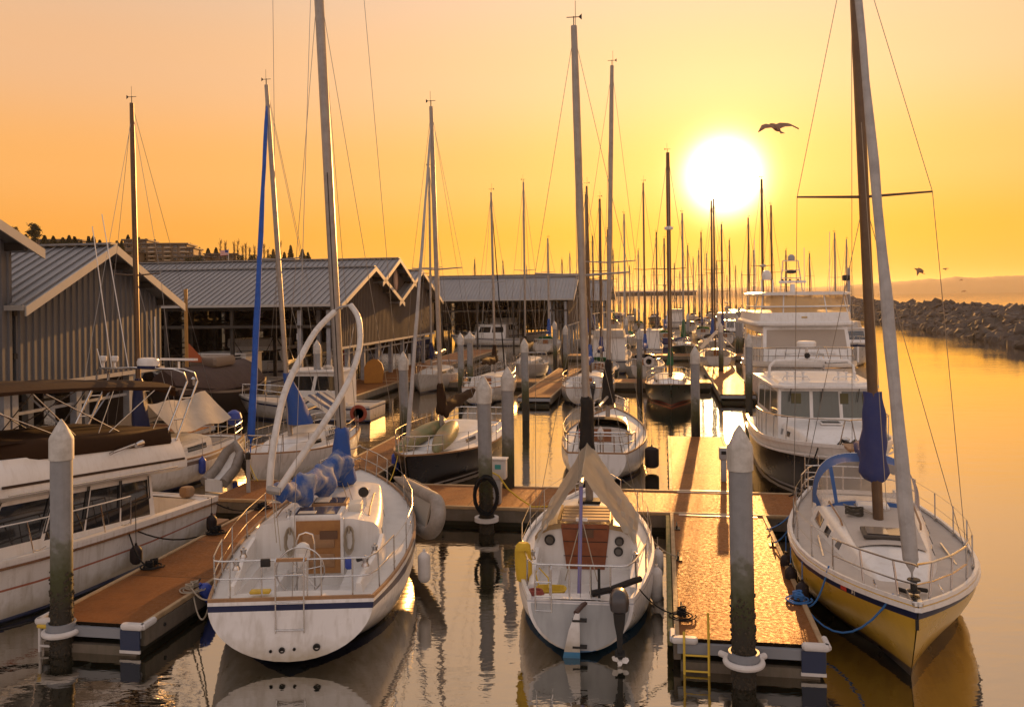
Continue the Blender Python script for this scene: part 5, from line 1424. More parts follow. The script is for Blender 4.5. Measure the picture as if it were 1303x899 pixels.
# ================================================================ B3: yellow-hulled sloop, bow to the viewer
def boat3():
    root = empty('sailboat', label='yellow-hulled sloop with a blue dodger and grey furled jib, bow towards the viewer', cat='sailboat')
    hd = R(195.8); L = 9.3; tip = Vector((5.98, 12.82))
    d = Vector((math.sin(hd), math.cos(hd)))
    st = tip-d*L
    place(root, st.x, st.y, hd); bpy.context.view_layer.update()
    P = Hull(L, 3.30, 1.02, 1.05, 1.34, rs=.62, rake=.25, oh=1.05, zt=.05, tm=.45, bp=2.5, bq=.95)
    hull_mesh(root, P, HYE, (.03, .13), NAVY)
    deck_mesh(root, P, DECKT, (.05, .34, .85))
    cockpit(root, P, .05, .34, .85, .72, .4)
    rail_strip(root, P, WHITE, 'toe_rail', .06, .06)
    rail_strip(root, P, WHITE, 'rubbing_strake', .07, .05, out=.035, dz=-.09)
    coaming(root, P, .5, 3.2, 1.0, 1.1, .2, .35)
    tr, prm = trunk(root, P, 3.15, 8.1, 1.18, .50, .52, .24, WHITE, nose=1.6, crown=.10, name='cabin', side=.86)
    pr = MB()
    rings = []
    for k in range(9):
        y = lerp(3.5, 6.7, k/8); w_ = .74*lerp(1, .78, k/8); rings.append([Vector((x*w_, y, roof_z(prm, y, x*w_, .86)+.006)) for x in (-1, -.6, -.2, .2, .6, 1)])
    MB().loft(rings, False, False).build('nonskid_panel', DECKT, tr)
    trunk_window(tr, prm, 5.7, 6.0, .30, .66, side=.86, name='portlight'); trunk_window(tr, prm, 4.7, 5.1, .30, .66, side=.86, name='portlight'); trunk_window(tr, prm, 3.6, 4.3, .30, .70, side=.86)
    hz = roof_z(prm, 6.1, 0, .86)
    h = hatch(root, .0, 6.1, hz, .86, .62, HATCH, 'forward_hatch', th=.07, frame=mat('hatch_frame', (.08, .07, .06), .4, .3))
    MB().box(-.18*-1, 6.1, hz+.087, .36, .5, .004).build('hatch_reflection', mat('reflection_tan', (.30, .25, .19), .15, coat=.6), h, False)  # pale reflection on half the smoked pane, painted as a thin slab
    MB().box(.0, 3.9, roof_z(prm, 3.9, 0, .86)+.03, .62, .8, .09, bev=.03).build('sea_hood', WHITE, root)
    for s in (-1, 1):
        MB().tube([(s*.82, 3.7, roof_z(prm, 3.7, .82, .86)+.02), (s*.82, 3.8, roof_z(prm, 3.8, .82, .86)+.08), (s*.72, 5.2, roof_z(prm, 5.2, .72, .86)+.09), (s*.70, 5.35, roof_z(prm, 5.35, .7, .86)+.02)], .02, 6).build('grab_rail', TEAK, root)
        MB().box(s*1.12, 5.6, P.sheer(.6)+.03, .03, 1.4, .04).build('genoa_track', STEEL, root)
    # dodger: hoops, canvas and windows
    y0, y1 = 3.75, 2.5
    def dp(a, t):  # a along arc 0..1, t 0 front-bottom .. 1 aft-top
        w_ = lerp(1.0, 1.08, t); ang_ = math.pi*a
        fx = -math.copysign(abs(math.cos(ang_))**.62, math.cos(ang_)); fz = max(0., math.sin(ang_))**.55
        zb = roof_z(prm, 3.6, .9, .86)-.02-.15*abs(fx)**3
        top = .92*fz
        y = lerp(y0+.30*fz**.5*0, y1, t)
        if t <= .5: return Vector((fx*w_*lerp(.94, 1, t*2), lerp(y0+.28*math.sin(ang_), 3.2, t*2), zb+top*lerp(0, .93, t*2)**.9))
        return Vector((fx*w_, lerp(3.2, y1, t*2-1), zb-.2*(1-fz)*(t*2-1)+top*lerp(.93, 1.0, t*2-1)))
    cv = MB(); na, ntt = 28, 12
    grid = [[dp(i/na, j/ntt) for i in range(na+1)] for j in range(ntt+1)]
    win = [MB(), MB(), MB()]
    wins = [(1, 8), (9, 19), (20, 27)]
    for j in range(ntt):
        for i in range(na):
            q = [grid[j][i], grid[j][i+1], grid[j+1][i+1], grid[j+1][i]]
            hit = [k for k, (a, b_) in enumerate(wins) if a <= i < b_]
            if 1 <= j < 6 and hit: win[hit[0]].add(q, [(0, 1, 2, 3)])
            else: cv.add(q, [(0, 1, 2, 3)])
    dgr = cv.build('dodger', DODG, root, ang=60)
    for w_ in win: w_.build('dodger_window', VINYL, dgr, ang=60)
    MB().tube([dp(i/20, 1) for i in range(21)], .016, 6).build('dodger_hoop', STEEL, root)
    # mast etc
    ym = 4.95; zb = roof_z(prm, ym, 0, .86)
    mast, mp = rig(root, P, ym, zb, 13.4, r=.10, m=ALUD, spreaders=((.535, 1.25),), lean=.030, furl=SAILW, furl_r=.10, wire=.0065, furl_top=.98, fore_y=8.95)
    # stacked mainsail cover at the mast and aft along the boom
    rings = []; 
    for i in range(15):
        t = i/14; z = lerp(2.28, 4.05, t); c = mp(z)+Vector((0, -.35*(1-t)**1.2, 0)); wx = lerp(.26, .17, t**2)*(1+.08*math.sin(t*19)); wy = lerp(.50, .12, t)
        if i == 0: wx *= .8; wy *= .9
        rings.append([c+Vector((math.cos(a)*wx*(1+.09*math.sin(3*a+t*7)), math.sin(a)*wy, .02*math.sin(a*3))) for a in [2*math.pi*k/18 for k in range(18)]])
    MB().loft(rings).build('mast_cover', PURPC, root, ang=60)
    boom_cover(root, mp(2.55)+Vector((0, -.2, 0)), Vector((0, 1.2, 2.35)), .22, .12, PURPC, seed=12)
    # lines at the mast foot
    for s, x in ((-1, .3), (1, .35), (1, .55)): MB().tube([mp(zb+.05), Vector((s*x, 3.9, roof_z(prm, 3.9, x, .86)+.03))], .010, 5).build('halyard', ROPE, root)
    MB().tube([mp(9.5)+Vector((0, .08, 0)), Vector((.1, 6.9, 2.2)), ], .006, 4).build('halyard', ROPE, root)
    rn = random.Random(5); rc = MB()
    for k in range(9): rc.tube([(.55*0+.42+(.16+.01*rn.random())*math.cos(t), 4.75+.12*math.sin(t), zb+.03+.015*k+.02*math.sin(2*t+k)) for t in [2*math.pi*j/16 for j in range(17)]], .014, 5)
    o = rc.build('rope_coil', mat('rope_dark', (.07, .06, .045), .9)); o.location = root.location; o.rotation_euler = root.rotation_euler
    tag(o, 'dark rope heap at the mast foot of the yellow-hulled sloop', 'rope')
    # furler drum
    MB().lathe([(.09, 0), (.10, .02), (.05, .04), (.05, .16), (.10, .18), (.09, .2)], (0, 8.93, P.sheer(.97)+.12), 14).build('furler_drum', DARKM, root)
    pulpit(root, P, .80, .58, r=.018, inset=.10)
    pushpit(root, P, .14, .62, r=.016)
    lifelines(root, P, (.28, .42, .56, .70), ta=.14, tb=.80, r=.014, inset=.10)
    ladder(root, .95, .0, P.sheer(0)+.02, P.sheer(0)+.85, .32, 4)
    for s in (-1, 1):
        c = P.rim(.90, .2, 0, s); MB().tube([c+Vector((0, -.15, .09)), c+Vector((0, -.05, .07)), c+Vector((0, .05, .07)), c+Vector((0, .15, .09))], .018, 6).build('cleat', STEEL, root)
    MB().box(0, 8.98, P.sheer(1)+.03, .16, .62, .07, bev=.02).build('anchor_roller', STEEL, root)
    MB().tube([(-.25, 8.5, P.sheer(.93)+.05), (-.10, 8.62, P.sheer(.93)+.1), (.02, 8.7, P.sheer(.93)+.06), (.15, 8.5, P.sheer(.93)+.04)], .035, 6).build('anchor', RUBBER, root)
    MB().box(.0, 9.18, 1.12, .05, .03, .34, bev=.005).build('stem_plate', DARKM, root)
    # registration marks: a red patch and pale characters on the stripe
    for s in (1,):
        a = P.pt(.86, .085, s, .006)
        M = Matrix.Translation(a) @ Matrix.Rotation(math.atan2((P.pt(.9, .085, s)-P.pt(.82, .085, s)).y, (P.pt(.9, .085, s)-P.pt(.82, .085, s)).x)+math.pi, 4, 'Z') @ Matrix.Rotation(R(90), 4, 'X')
        letters(root, '14', .11, M @ Matrix.Translation((-.2, -.03, 0)), CREAM, 'registration_number')
        MB().box(0, 0, 0, .16, .10, .008).build('registration_sticker', REDP, root, False).matrix_local = M @ Matrix.Translation((.08, 0, 0))
    # ring buoy, fenders
    bk = wpt(root, (-.85, .15, P.sheer(0)+.35))
    tb = MB(); 
    for sx_ in (-.17, .17): tb.lathe([(.03, -.12), (.19, -.10), (.21, 0), (.19, .10), (.03, .12)], (sx_, 0, .32), 16, Matrix.Rotation(R(90), 3, 'X'))
    o = tb.build('rail_buoy', FENK); o.location = bk; tag(o, 'black twin-lobed buoy on the right stern rail of the yellow-hulled sloop', 'buoy')
    for k, (y, nm) in enumerate(((6.6, 'nearest the viewer'), (5.7, 'in the middle'), (4.9, 'farthest away'))):
        p = P.rim(P.t_of(y), -.10, 0, 1); p.z = .28
        fender(wpt(root, p), .45, .12, FENK, 'dark fender between the yellow-hulled sloop and the dock, '+nm, topz=1.1, line=ROPEB)
    return root, P
B3, P3 = boat3()
# ================================================================ motor boats
def house(root, y0, y1, w, z0, z1, rake_f=.5, rake_a=0., flare=.06, name='cabin_house', m=None, roof=.0, taper=.0, roof_name='cabin_roof'):
    """box house with a raked front; y1 is the forward end. returns side quads"""
    wf = w-taper
    b = [Vector((-w, y0, z0)), Vector((w, y0, z0)), Vector((wf, y1, z0)), Vector((-wf, y1, z0))]
    t = [Vector((-w+flare, y0+rake_a, z1)), Vector((w-flare, y0+rake_a, z1)), Vector((wf-flare, y1-rake_f, z1)), Vector((-wf+flare, y1-rake_f, z1))]
    o = MB().add(b+t, [(0, 3, 2, 1), (4, 5, 6, 7), (0, 1, 5, 4), (1, 2, 6, 5), (2, 3, 7, 6), (3, 0, 4, 7)]).build(name, m or WHITE, root, False)
    if roof:
        r = MB().prism([(x, y) for x, y in ((-w-roof+flare+.1, y0+rake_a-roof*.6), (-w-roof+flare, y0+rake_a-roof*.3), (-wf-roof+flare, y1-rake_f), (-wf+flare+.15, y1-rake_f+roof*1.4), (wf-flare-.15, y1-rake_f+roof*1.4), (wf+roof-flare, y1-rake_f), (w+roof-flare, y0+rake_a-roof*.3), (w+roof-flare-.1, y0+rake_a-roof*.6))], z1, z1+.07)
        r.build(roof_name, m or WHITE, root, False)
    return o, dict(front=[b[3], b[2], t[2], t[3]], right=[b[2], b[1], t[1], t[2]], left=[b[0], b[3], t[3], t[0]], aft=[b[1], b[0], t[0], t[1]])
def windows(parent, q, spans, b0, b1, m=None, th=.012, name='window', frame=None):
    for a0, a1 in spans:
        o = panel(MB(), q, a0, a1, b0, b1, th).build(name, m or GLASS, parent, False)
        if frame:
            f = MB(); e = .02
            pts = [bil(q, a, b) for a, b in ((a0, b0), (a1, b0), (a1, b1), (a0, b1), (a0, b0))]
            f.tube(pts, .018, 4).build('window_frame', frame, o)
def bow_rail(root, P, t0, t1=.985, h=.62, n=7, r=.016, inset=.08, name='bow_rail', low=False):
    T = [lerp(t0, t1, k/n) for k in range(n+1)]
    mb = MB(); mb.tube([P.rim(T[0], inset, 0, -1)]+[P.rim(t, inset, h, -1) for t in T]+[Vector((0, P.L-.02, P.sheer(1)+h))]+[P.rim(t, inset, h, 1) for t in reversed(T)]+[P.rim(T[0], inset, 0, 1)], r, 6)
    for t in T[1:]:
        for s in (-1, 1): mb.tube([P.rim(t, inset, h, s), P.rim(max(0, t-.015), inset+.02, 0, s)], r*.8, 6)
    if low: mb.tube([P.rim(t, inset, h*.5, -1) for t in T]+[Vector((0, P.L-.1, P.sheer(1)+h*.5))]+[P.rim(t, inset, h*.5, 1) for t in reversed(T)], r*.7, 5)
    return mb.build(name, STEEL, root)

def cruiser():
    root = empty('motor_cruiser', label='white flybridge motor cruiser under a brown bimini, cut by the left edge of the photo', cat='motor boat')
    hd = math.pi+DA+R(6.5); c_ = D(6.3, -11.35); o = c_+1.65*Vector((math.cos(hd), -math.sin(hd), 0)); place(root, o.x, o.y, hd); bpy.context.view_layer.update()
    P = Hull(10.6, 3.55, .98, 1.14, 1.50, rs=.93, rake=.12, oh=1.3, zt=-.3, deep=-.5, style='motor', tm=.42, bp=2.2)
    hull_mesh(root, P, HB, (.30, .325), mat('red_pin', (.35, .12, .07), .5))
    deck_mesh(root, P, DECK, (.03, .19, 1.45))
    cockpit(root, P, .03, .19, 1.45, .98, .55, .06)
    rail_strip(root, P, WHITE, 'toe_rail', .05, .06, transom=True)
    rail_strip(root, P, STEEL, 'rub_rail', .05, .03, out=.03, dz=-.12)
    MB().box(0, -.35, .22, 3.0, .7, .07, bev=.02).build('swim_platform', TEAK, root)
    # main house with side windows
    ho, q = house(root, 2.05, 7.6, 1.42, 1.0, 2.36, rake_f=1.05, flare=.14)
    # lower moulding and windows (side facing the dock is x<0 here for a boat pointing at us)
    for side in ('left', 'right'):
        sp = [(.03, .21), (.22, .41), (.42, .62)] if side == 'left' else [(.38, .58), (.59, .78), (.79, .97)]
        windows(ho, q[side], [(a, b_) for a, b_ in sp], .34, .93, frame=DARKM)
        windows(ho, q[side], [(.64, .90)] if side == 'left' else [(.10, .36)], .38, .93, frame=DARKM)
    windows(ho, q['front'], [(.03, .33), (.35, .65), (.67, .97)], .30, .92, frame=DARKM)
    # forward trunk
    tr, prm = trunk(root, P, 7.3, 9.4, 1.15, .8, .30, .18, WHITE, nose=1.0, name='fore_trunk')
    hatch(tr, 0, 8.1, roof_z(prm, 8.1), .5, .5, HATCH, 'fore_hatch')
    # flybridge moulding: brow, coaming
    fb = MB().loft([[Vector((x*w_, y, z)) for x, y in ((-1, 1.1), (1, 1.1), (1, 6.2), (.82, 7.0+f), (-.82, 7.0+f), (-1, 6.2))] for z, w_, f in ((2.36, 1.36, -.25), (2.46, 1.56, 0), (2.62, 1.56, .06), (2.95, 1.42, -.3), (3.14, 1.34, -.6))])
    fbo = fb.build('flybridge', WHITE, root, ang=25)
    for s in (-1, 1):
        MB().box(s*1.56, 3.8, 2.66, .03, 5.2, .05).build('brow_stripe', mat('brow_brown', (.04, .022, .014), .4), fbo, False)
        MB().tube([(s*1.60, 1.5, 2.50), (s*1.60, 6.3, 2.50)], .014, 6).build('brow_rail', STEEL, fbo)
    MB().box(-1.40, 6.1, 2.86, .012, .34, .14, bev=.004).build('maker_badge', mat('badge_grey', (.4, .37, .33), .3, .5), fbo)
    # brown canvas apron around the flybridge
    rings = []
    for z, g in ((3.05, 0), (3.10, .02), (3.36, .0), (3.44, -.05), (3.46, -.14)):
        rings.append([Vector((x*(1.40+g), y, z+.03*math.sin(y*3+x))) for x, y in ((-1, 1.5-g), (-.3, 1.45-g), (.3, 1.45-g), (1, 1.5-g), (1.0, 3.4), (1, 5.2), (.86, 6.3+g), (.3, 6.75+g), (-.3, 6.75+g), (-.86, 6.3+g), (-1, 5.2), (-1, 3.4))])
    MB().loft(rings).build('flybridge_canvas', BROWNC, root, ang=60)
    cvr = MB(); rings = []
    for i in range(9):
        y = lerp(1.6, 6.5, i/8)
        rings.append([Vector((x*1.3, y, 3.42+.14*math.exp(-((y-4.4)/1.0)**2)*(1-abs(x))+.03*math.sin(y*5+x*4))) for x in (-1, -.6, -.2, .2, .6, 1)])
    cvr.loft(rings, False, False).build('console_cover', BROWNC, root, ang=60)
    # bimini
    bm_ = MB(); rt, rb = [], []
    for i in range(13):
        t = i/12; y = lerp(.9, 7.4, t)
        row = []
        for j in range(11):
            x = -1+2*j/10
            row.append(Vector((x*1.10, y, 4.50+.07*math.sin(math.pi*min(1, t*1.05))-.14*x**4-.03*math.cos(t*math.pi*8)*(1-abs(x))-.10*(t > .97))))
        rt.append(row); rb.append([p-Vector((0, 0, .03)) for p in row])
    bm_.loft(rt, False, False); bm_.loft(rb, False, False)
    for s in (-1, 1):
        bm_.loft([[Vector((s*1.10, lerp(.9, 7.4, t), 4.50+.07*math.sin(math.pi*min(1, t*1.05))-.14-.10*(t > .97)-k)) for k in (0, .07+.015*math.sin(t*25))] for t in [i/12 for i in range(13)]], False, False)
    for yy in (.9, 7.4): bm_.loft([[Vector((-1.10+.22*j, yy, 4.42+(.0 if yy < 1 else -.03)-.14*(-1+.2*j)**4+(0 if k == 0 else -.16)))for k in (0, 1)] for j in range(11)], False, False)
    bm_.build('bimini', BROWNC, root, ang=60)
    fr = MB()
    for s in (-1, 1):
        for ya, yb in ((3.9, 1.6), (3.9, 3.0), (4.1, 5.2), (4.1, 6.9), (2.6, 4.9)):
            MB().tube([(s*1.36, ya, 3.2), (s*1.08, yb, 4.34)], .013, 6).build('bimini_leg', STEEL, root)
    # radar arch and ladder-like struts (stern)
    for s in (-1, 1):
        for k, (a, b_) in enumerate(((1.7, .55), (1.25, .15))):
            MB().tube([(s*1.38, a, 3.1), (s*1.36, b_+.25, 4.5), (s*1.30, b_+.3, 4.72), (s*1.1, b_+.45, 4.80), (0, b_+.5, 4.83)], .028, 8).build('arch_tube', STEEL, root)
        for z in (3.6, 4.1): MB().tube([(s*1.375, lerp(1.7, .8, (z-3.1)/1.4), z), (s*1.37, lerp(1.25, .4, (z-3.1)/1.4), z)], .022, 6).build('arch_rung', STEEL, root)
        MB().tube([(s*1.35, 2.2, 3.2), (s*1.2, 1.2, 4.4)], .016, 6).build('arch_brace', STEEL, root)
    # ladder shape in the bridge
    lad = MB()
    for x in (.5, .15): lad.tube([(x, 5.9, 3.3), (x, 5.1, 4.5)], .03, 6)
    for t in (.3, .8): lad.tube([(.5, lerp(5.9, 5.1, t), lerp(3.3, 4.5, t)), (.15, lerp(5.9, 5.1, t), lerp(3.3, 4.5, t))], .03, 6)
    lad.build('bridge_ladder', STEEL, root)
    MB().lathe([(.20, 4.83), (.26, 4.86), (.27, 4.98), (.24, 5.06), (.1, 5.09), (0, 5.09)], (-.35, .95, 0), 18).build('radar_dome', WHITE, root)
    MB().lathe([(.22, 4.80), (.265, 4.81), (.265, 4.88)], (-.35, .95, 0), 18).build('radar_base', NAVY, root)
    MB().tube([(-.9, .5, 4.83), (-.9, .5, 5.0)], .03, 6).build('antenna_post', WHITE, root)
    MB().loft([[Vector((-.9+x, .5+y, 5.02+z)) for x, y in ((-.5, -.08), (.5, -.08), (.5, .08), (-.5, .08))] for z in (0, .06)]).build('radar_scanner', WHITE, root)
    for x, dx_, hh in ((-.6, .0, 1.3), (1.0, .15, .5), (.7, .55, 3.6), (.2, .75, 3.9)):
        MB().tube([(x, 1.0, 4.8), (x+dx_, 1.0, 4.8+hh)], .012, 5).build('whip_antenna', WHITE, root)
    for x in (1.05, .7): MB().lathe([(.03, 4.8), (.03, 4.95), (.08, 5.0), (.09, 5.1), (.07, 5.12)], (x, .9, 0), 10).build('deck_lamp', WHITE, root)
    # search light, rod holders, rails
    sp = MB().tube([(-1.50, 3.6, 3.0), (-1.6, 3.6, 3.05), (-1.62, 3.0, 3.16)], .03, 8); sp.lathe([(.05, 0), (.07, .1), (.07, .22), (.05, .24)], (-1.62, 2.95, 3.14), 10, Matrix.Rotation(R(80), 3, 'X')); sp.build('spot_light', STEEL, root)
    for k in range(3): MB().tube([(-1.35, 1.6-k*.12, 2.45), (-1.42, 1.5-k*.12, 2.85)], .035, 8).build('rod_holder', STEEL, root)
    bow_rail(root, P, .30, h=.66, n=8, r=.018, inset=.10)
    rope_ = MB()
    # stern: winch clutter
    MB().box(-.9, .25, 1.15, .3, .3, .25, bev=.05).build('stern_seat', mat('seat_brown', (.25, .16, .09), .7), root)
    for ch in root.children:
        if ch.name.split('.')[0] in ('cabin_house', 'flybridge', 'flybridge_canvas', 'console_cover', 'bimini', 'bimini_leg', 'arch_tube', 'arch_rung', 'arch_brace', 'bridge_ladder', 'radar_dome', 'radar_base', 'antenna_post', 'radar_scanner', 'whip_antenna', 'deck_lamp', 'spot_light', 'rod_holder'):
            for o_ in [ch]+list(ch.children):
                if o_.type == 'MESH':
                    for v_ in o_.data.vertices: v_.co.z += .075*(v_.co.y-2)-.40
    for y in (3.3, 5.6):
        c = P.rim(P.t_of(y), .12, .0, -1); MB().tube([c+Vector((0, -.13, .08)), c+Vector((0, -.05, .06)), c+Vector((0, .05, .06)), c+Vector((0, .13, .08))], .016, 6).build('cleat', STEEL, root)
    for y, lb, z in ((5.3, 'nearest', .22), (3.3, 'middle', .28), (.5, 'farthest', .25)):
        p = P.rim(P.t_of(y), -.13, 0, -1); p.z = z
        fender(wpt(root, p), .42, .13, FENK, 'black bag fender between the motor cruiser and the left dock, %s of three' % lb, topz=1.75 if y > 1 else 1.1, line=ROPEK)
    pts = [wpt(root, P.rim(P.t_of(3.3), .1, .03, -1))]
    for u_, v_ in ((2.2, -10.66), (4.8, -10.66)):
        rope(pts[0], D(u_, v_, .56), .25, ROPEK, 'black mooring line from the motor cruiser side to the %s dock cleat' % ('near' if u_ < 3 else 'farther'), r=.018)
    rope(wpt(root, P.rim(.03, .1, .05, -1)), D(7.2, -10.66, .56), .2, ROPEK, 'black stern line from the motor cruiser to the farthest cleat', r=.018)
    rope(wpt(root, P.rim(.80, .1, -.5, -1)), D(-.2, -10.66, .56), .35, ROPEK, 'black bow spring line at the lower left edge of the photo', r=.018)
    return root, P
B7, P7 = cruiser()

def pilothouse():
    root = empty('motor_boat', label='white pilothouse motor boat with black hull, bow to the viewer behind the yellow sloop', cat='motor boat')
    hd = R(190); L = 10.6; tip = Vector((9.25, 23.7)); d = Vector((math.sin(hd), math.cos(hd))); st = tip-d*L
    place(root, st.x, st.y, hd); bpy.context.view_layer.update()
    P = Hull(L, 4.0, 1.15, 1.32, 1.72, rs=.9, rake=0, oh=1.0, zt=-.3, deep=-.5, style='motor', tm=.5, bp=3.0, bq=.9)
    hull_mesh(root, P, HBK, (0, .17), WHITE)
    deck_mesh(root, P, DECK)
    rail_strip(root, P, WHITE, 'bulwark_cap', .10, .09, out=.02)
    rail_strip(root, P, WHITE, 'rub_rail', .05, .05, out=.04, dz=-.28)
    tr, prm = trunk(root, P, 6.4, 9.6, 1.52, .95, .62, .34, WHITE, nose=1.3, crown=.08, name='fore_cabin')
    trunk_window(tr, prm, 7.0, 7.35, .3, .62, name='portlight'); trunk_window(tr, prm, 7.7, 8.05, .3, .62, name='portlight')
    hatch(tr, .05, 8.0, roof_z(prm, 8.0)-.02, .62, .5, HATCH, 'fore_hatch', th=.05)
    ho, q = house(root, 2.6, 7.3, 1.68, 1.1, 3.02, rake_f=.42, flare=.10, roof=.20, taper=.16)
    wm_ = mat('pilothouse_glass', (.05, .07, .05), .08, spec=.8, coat=.6, alpha=.72)
    windows(ho, q['front'], [(.03, .33), (.365, .635), (.67, .97)], .52, .94, m=wm_)
    for s in ('left', 'right'): windows(ho, q[s], [(.06, .34), (.38, .62), (.66, .92)], .5, .92, m=wm_)
    # curtains and seat backs behind the glass
    for x, w_ in ((-1.25, .3), (-.55, .25), (.9, .3)): MB().box(x, 6.98, 2.45, w_, .02, .8).build('curtain', mat('curtain_olive', (.10, .09, .04), .8), ho, False)
    for k, (x, z) in enumerate(((-.95, 2.30), (.05, 2.25), (.85, 2.28))):
        MB().loft([[Vector((x+math.cos(a)*.28*w_, yy, z+.12*math.sin(a)*w_)) for a in [2*math.pi*j/12 for j in range(12)]] for yy, w_ in ((6.85, .8), (6.90, 1), (6.95, .8))]).build('cushion', mat('cushion_yellow', (.3, .2, .05), .8), ho)
    # wipers
    for x in (-1.0, .1, 1.05): MB().tube([(x, 7.02, 3.0), (x+.08, 7.12, 2.6)], .014, 5).build('wiper', DARKM, ho)
    # roof: cap crown, rails, radar, arch
    MB().loft([[Vector((x*w_, y, z)) for x, y in ((-1.45, 2.7), (1.45, 2.7), (1.4, 6.5), (.9, 6.95), (-.9, 6.95), (-1.4, 6.5))] for z, w_ in ((3.08, 1), (3.16, .95), (3.19, .7))]).build('roof_crown', WHITE, ho, ang=40)
    for s in (-1, 1):
        mb = MB(); mb.tube([(s*.35, 6.2, 3.17), (s*.42, 6.2, 3.3), (s*1.12, 6.0, 3.3), (s*1.2, 6.0, 3.15)], .022, 8)
        mb.build('roof_rail', WHITE, root)
        for x in (.55, .8, 1.05): MB().lathe([(.03, 3.2), (.03, 3.4), (.05, 3.42), (.05, 3.46)], (s*x, 6.1, 0), 8).build('rod_stub', WHITE, root)
    MB().tube([(-1.42, 4.3, 3.1), (-1.38, 4.3, 3.5), (-1.2, 4.3, 3.68), (0, 4.3, 3.72), (1.2, 4.3, 3.68), (1.38, 4.3, 3.5), (1.42, 4.3, 3.1)], .05, 10).build('roof_arch', WHITE, root)
    MB().lathe([(.05, 3.72), (.05, 4.15)], (.15, 4.3, 0), 8).build('radar_post', WHITE, root)
    MB().lathe([(.24, 4.15), (.32, 4.18), (.33, 4.30), (.28, 4.36), (0, 4.38)], (.15, 4.3, 0), 20).build('radar_dome', WHITE, root)
    MB().lathe([(.0, 3.76), (.09, 3.8), (.1, 3.9), (.05, 3.96)], (.15, 4.45, 0), 12).build('search_light', DARKM, root)
    bow_rail(root, P, .40, h=.78, n=7, r=.02, inset=.14)
    MB().box(.0, L+.05, P.sheer(1)+.06, .3, .9, .08, bev=.02).build('bow_pulpit_plank', TEAK, root)
    w_ = MB().lathe([(.12, 0), (.14, .05), (.09, .12), (.12, .2), (.04, .24)], (-.05, 9.75, P.sheer(.92)+.02), 12); w_.build('windlass', STEEL, root)
    MB().tube([(-.28, 9.9, 1.85), (-.1, 10.1, 1.78), (.1, 9.95, 1.85), (.25, 10.2, 1.75)], .05, 8).build('anchor', DARKM, root)
    return root, P
B4, P4 = pilothouse()

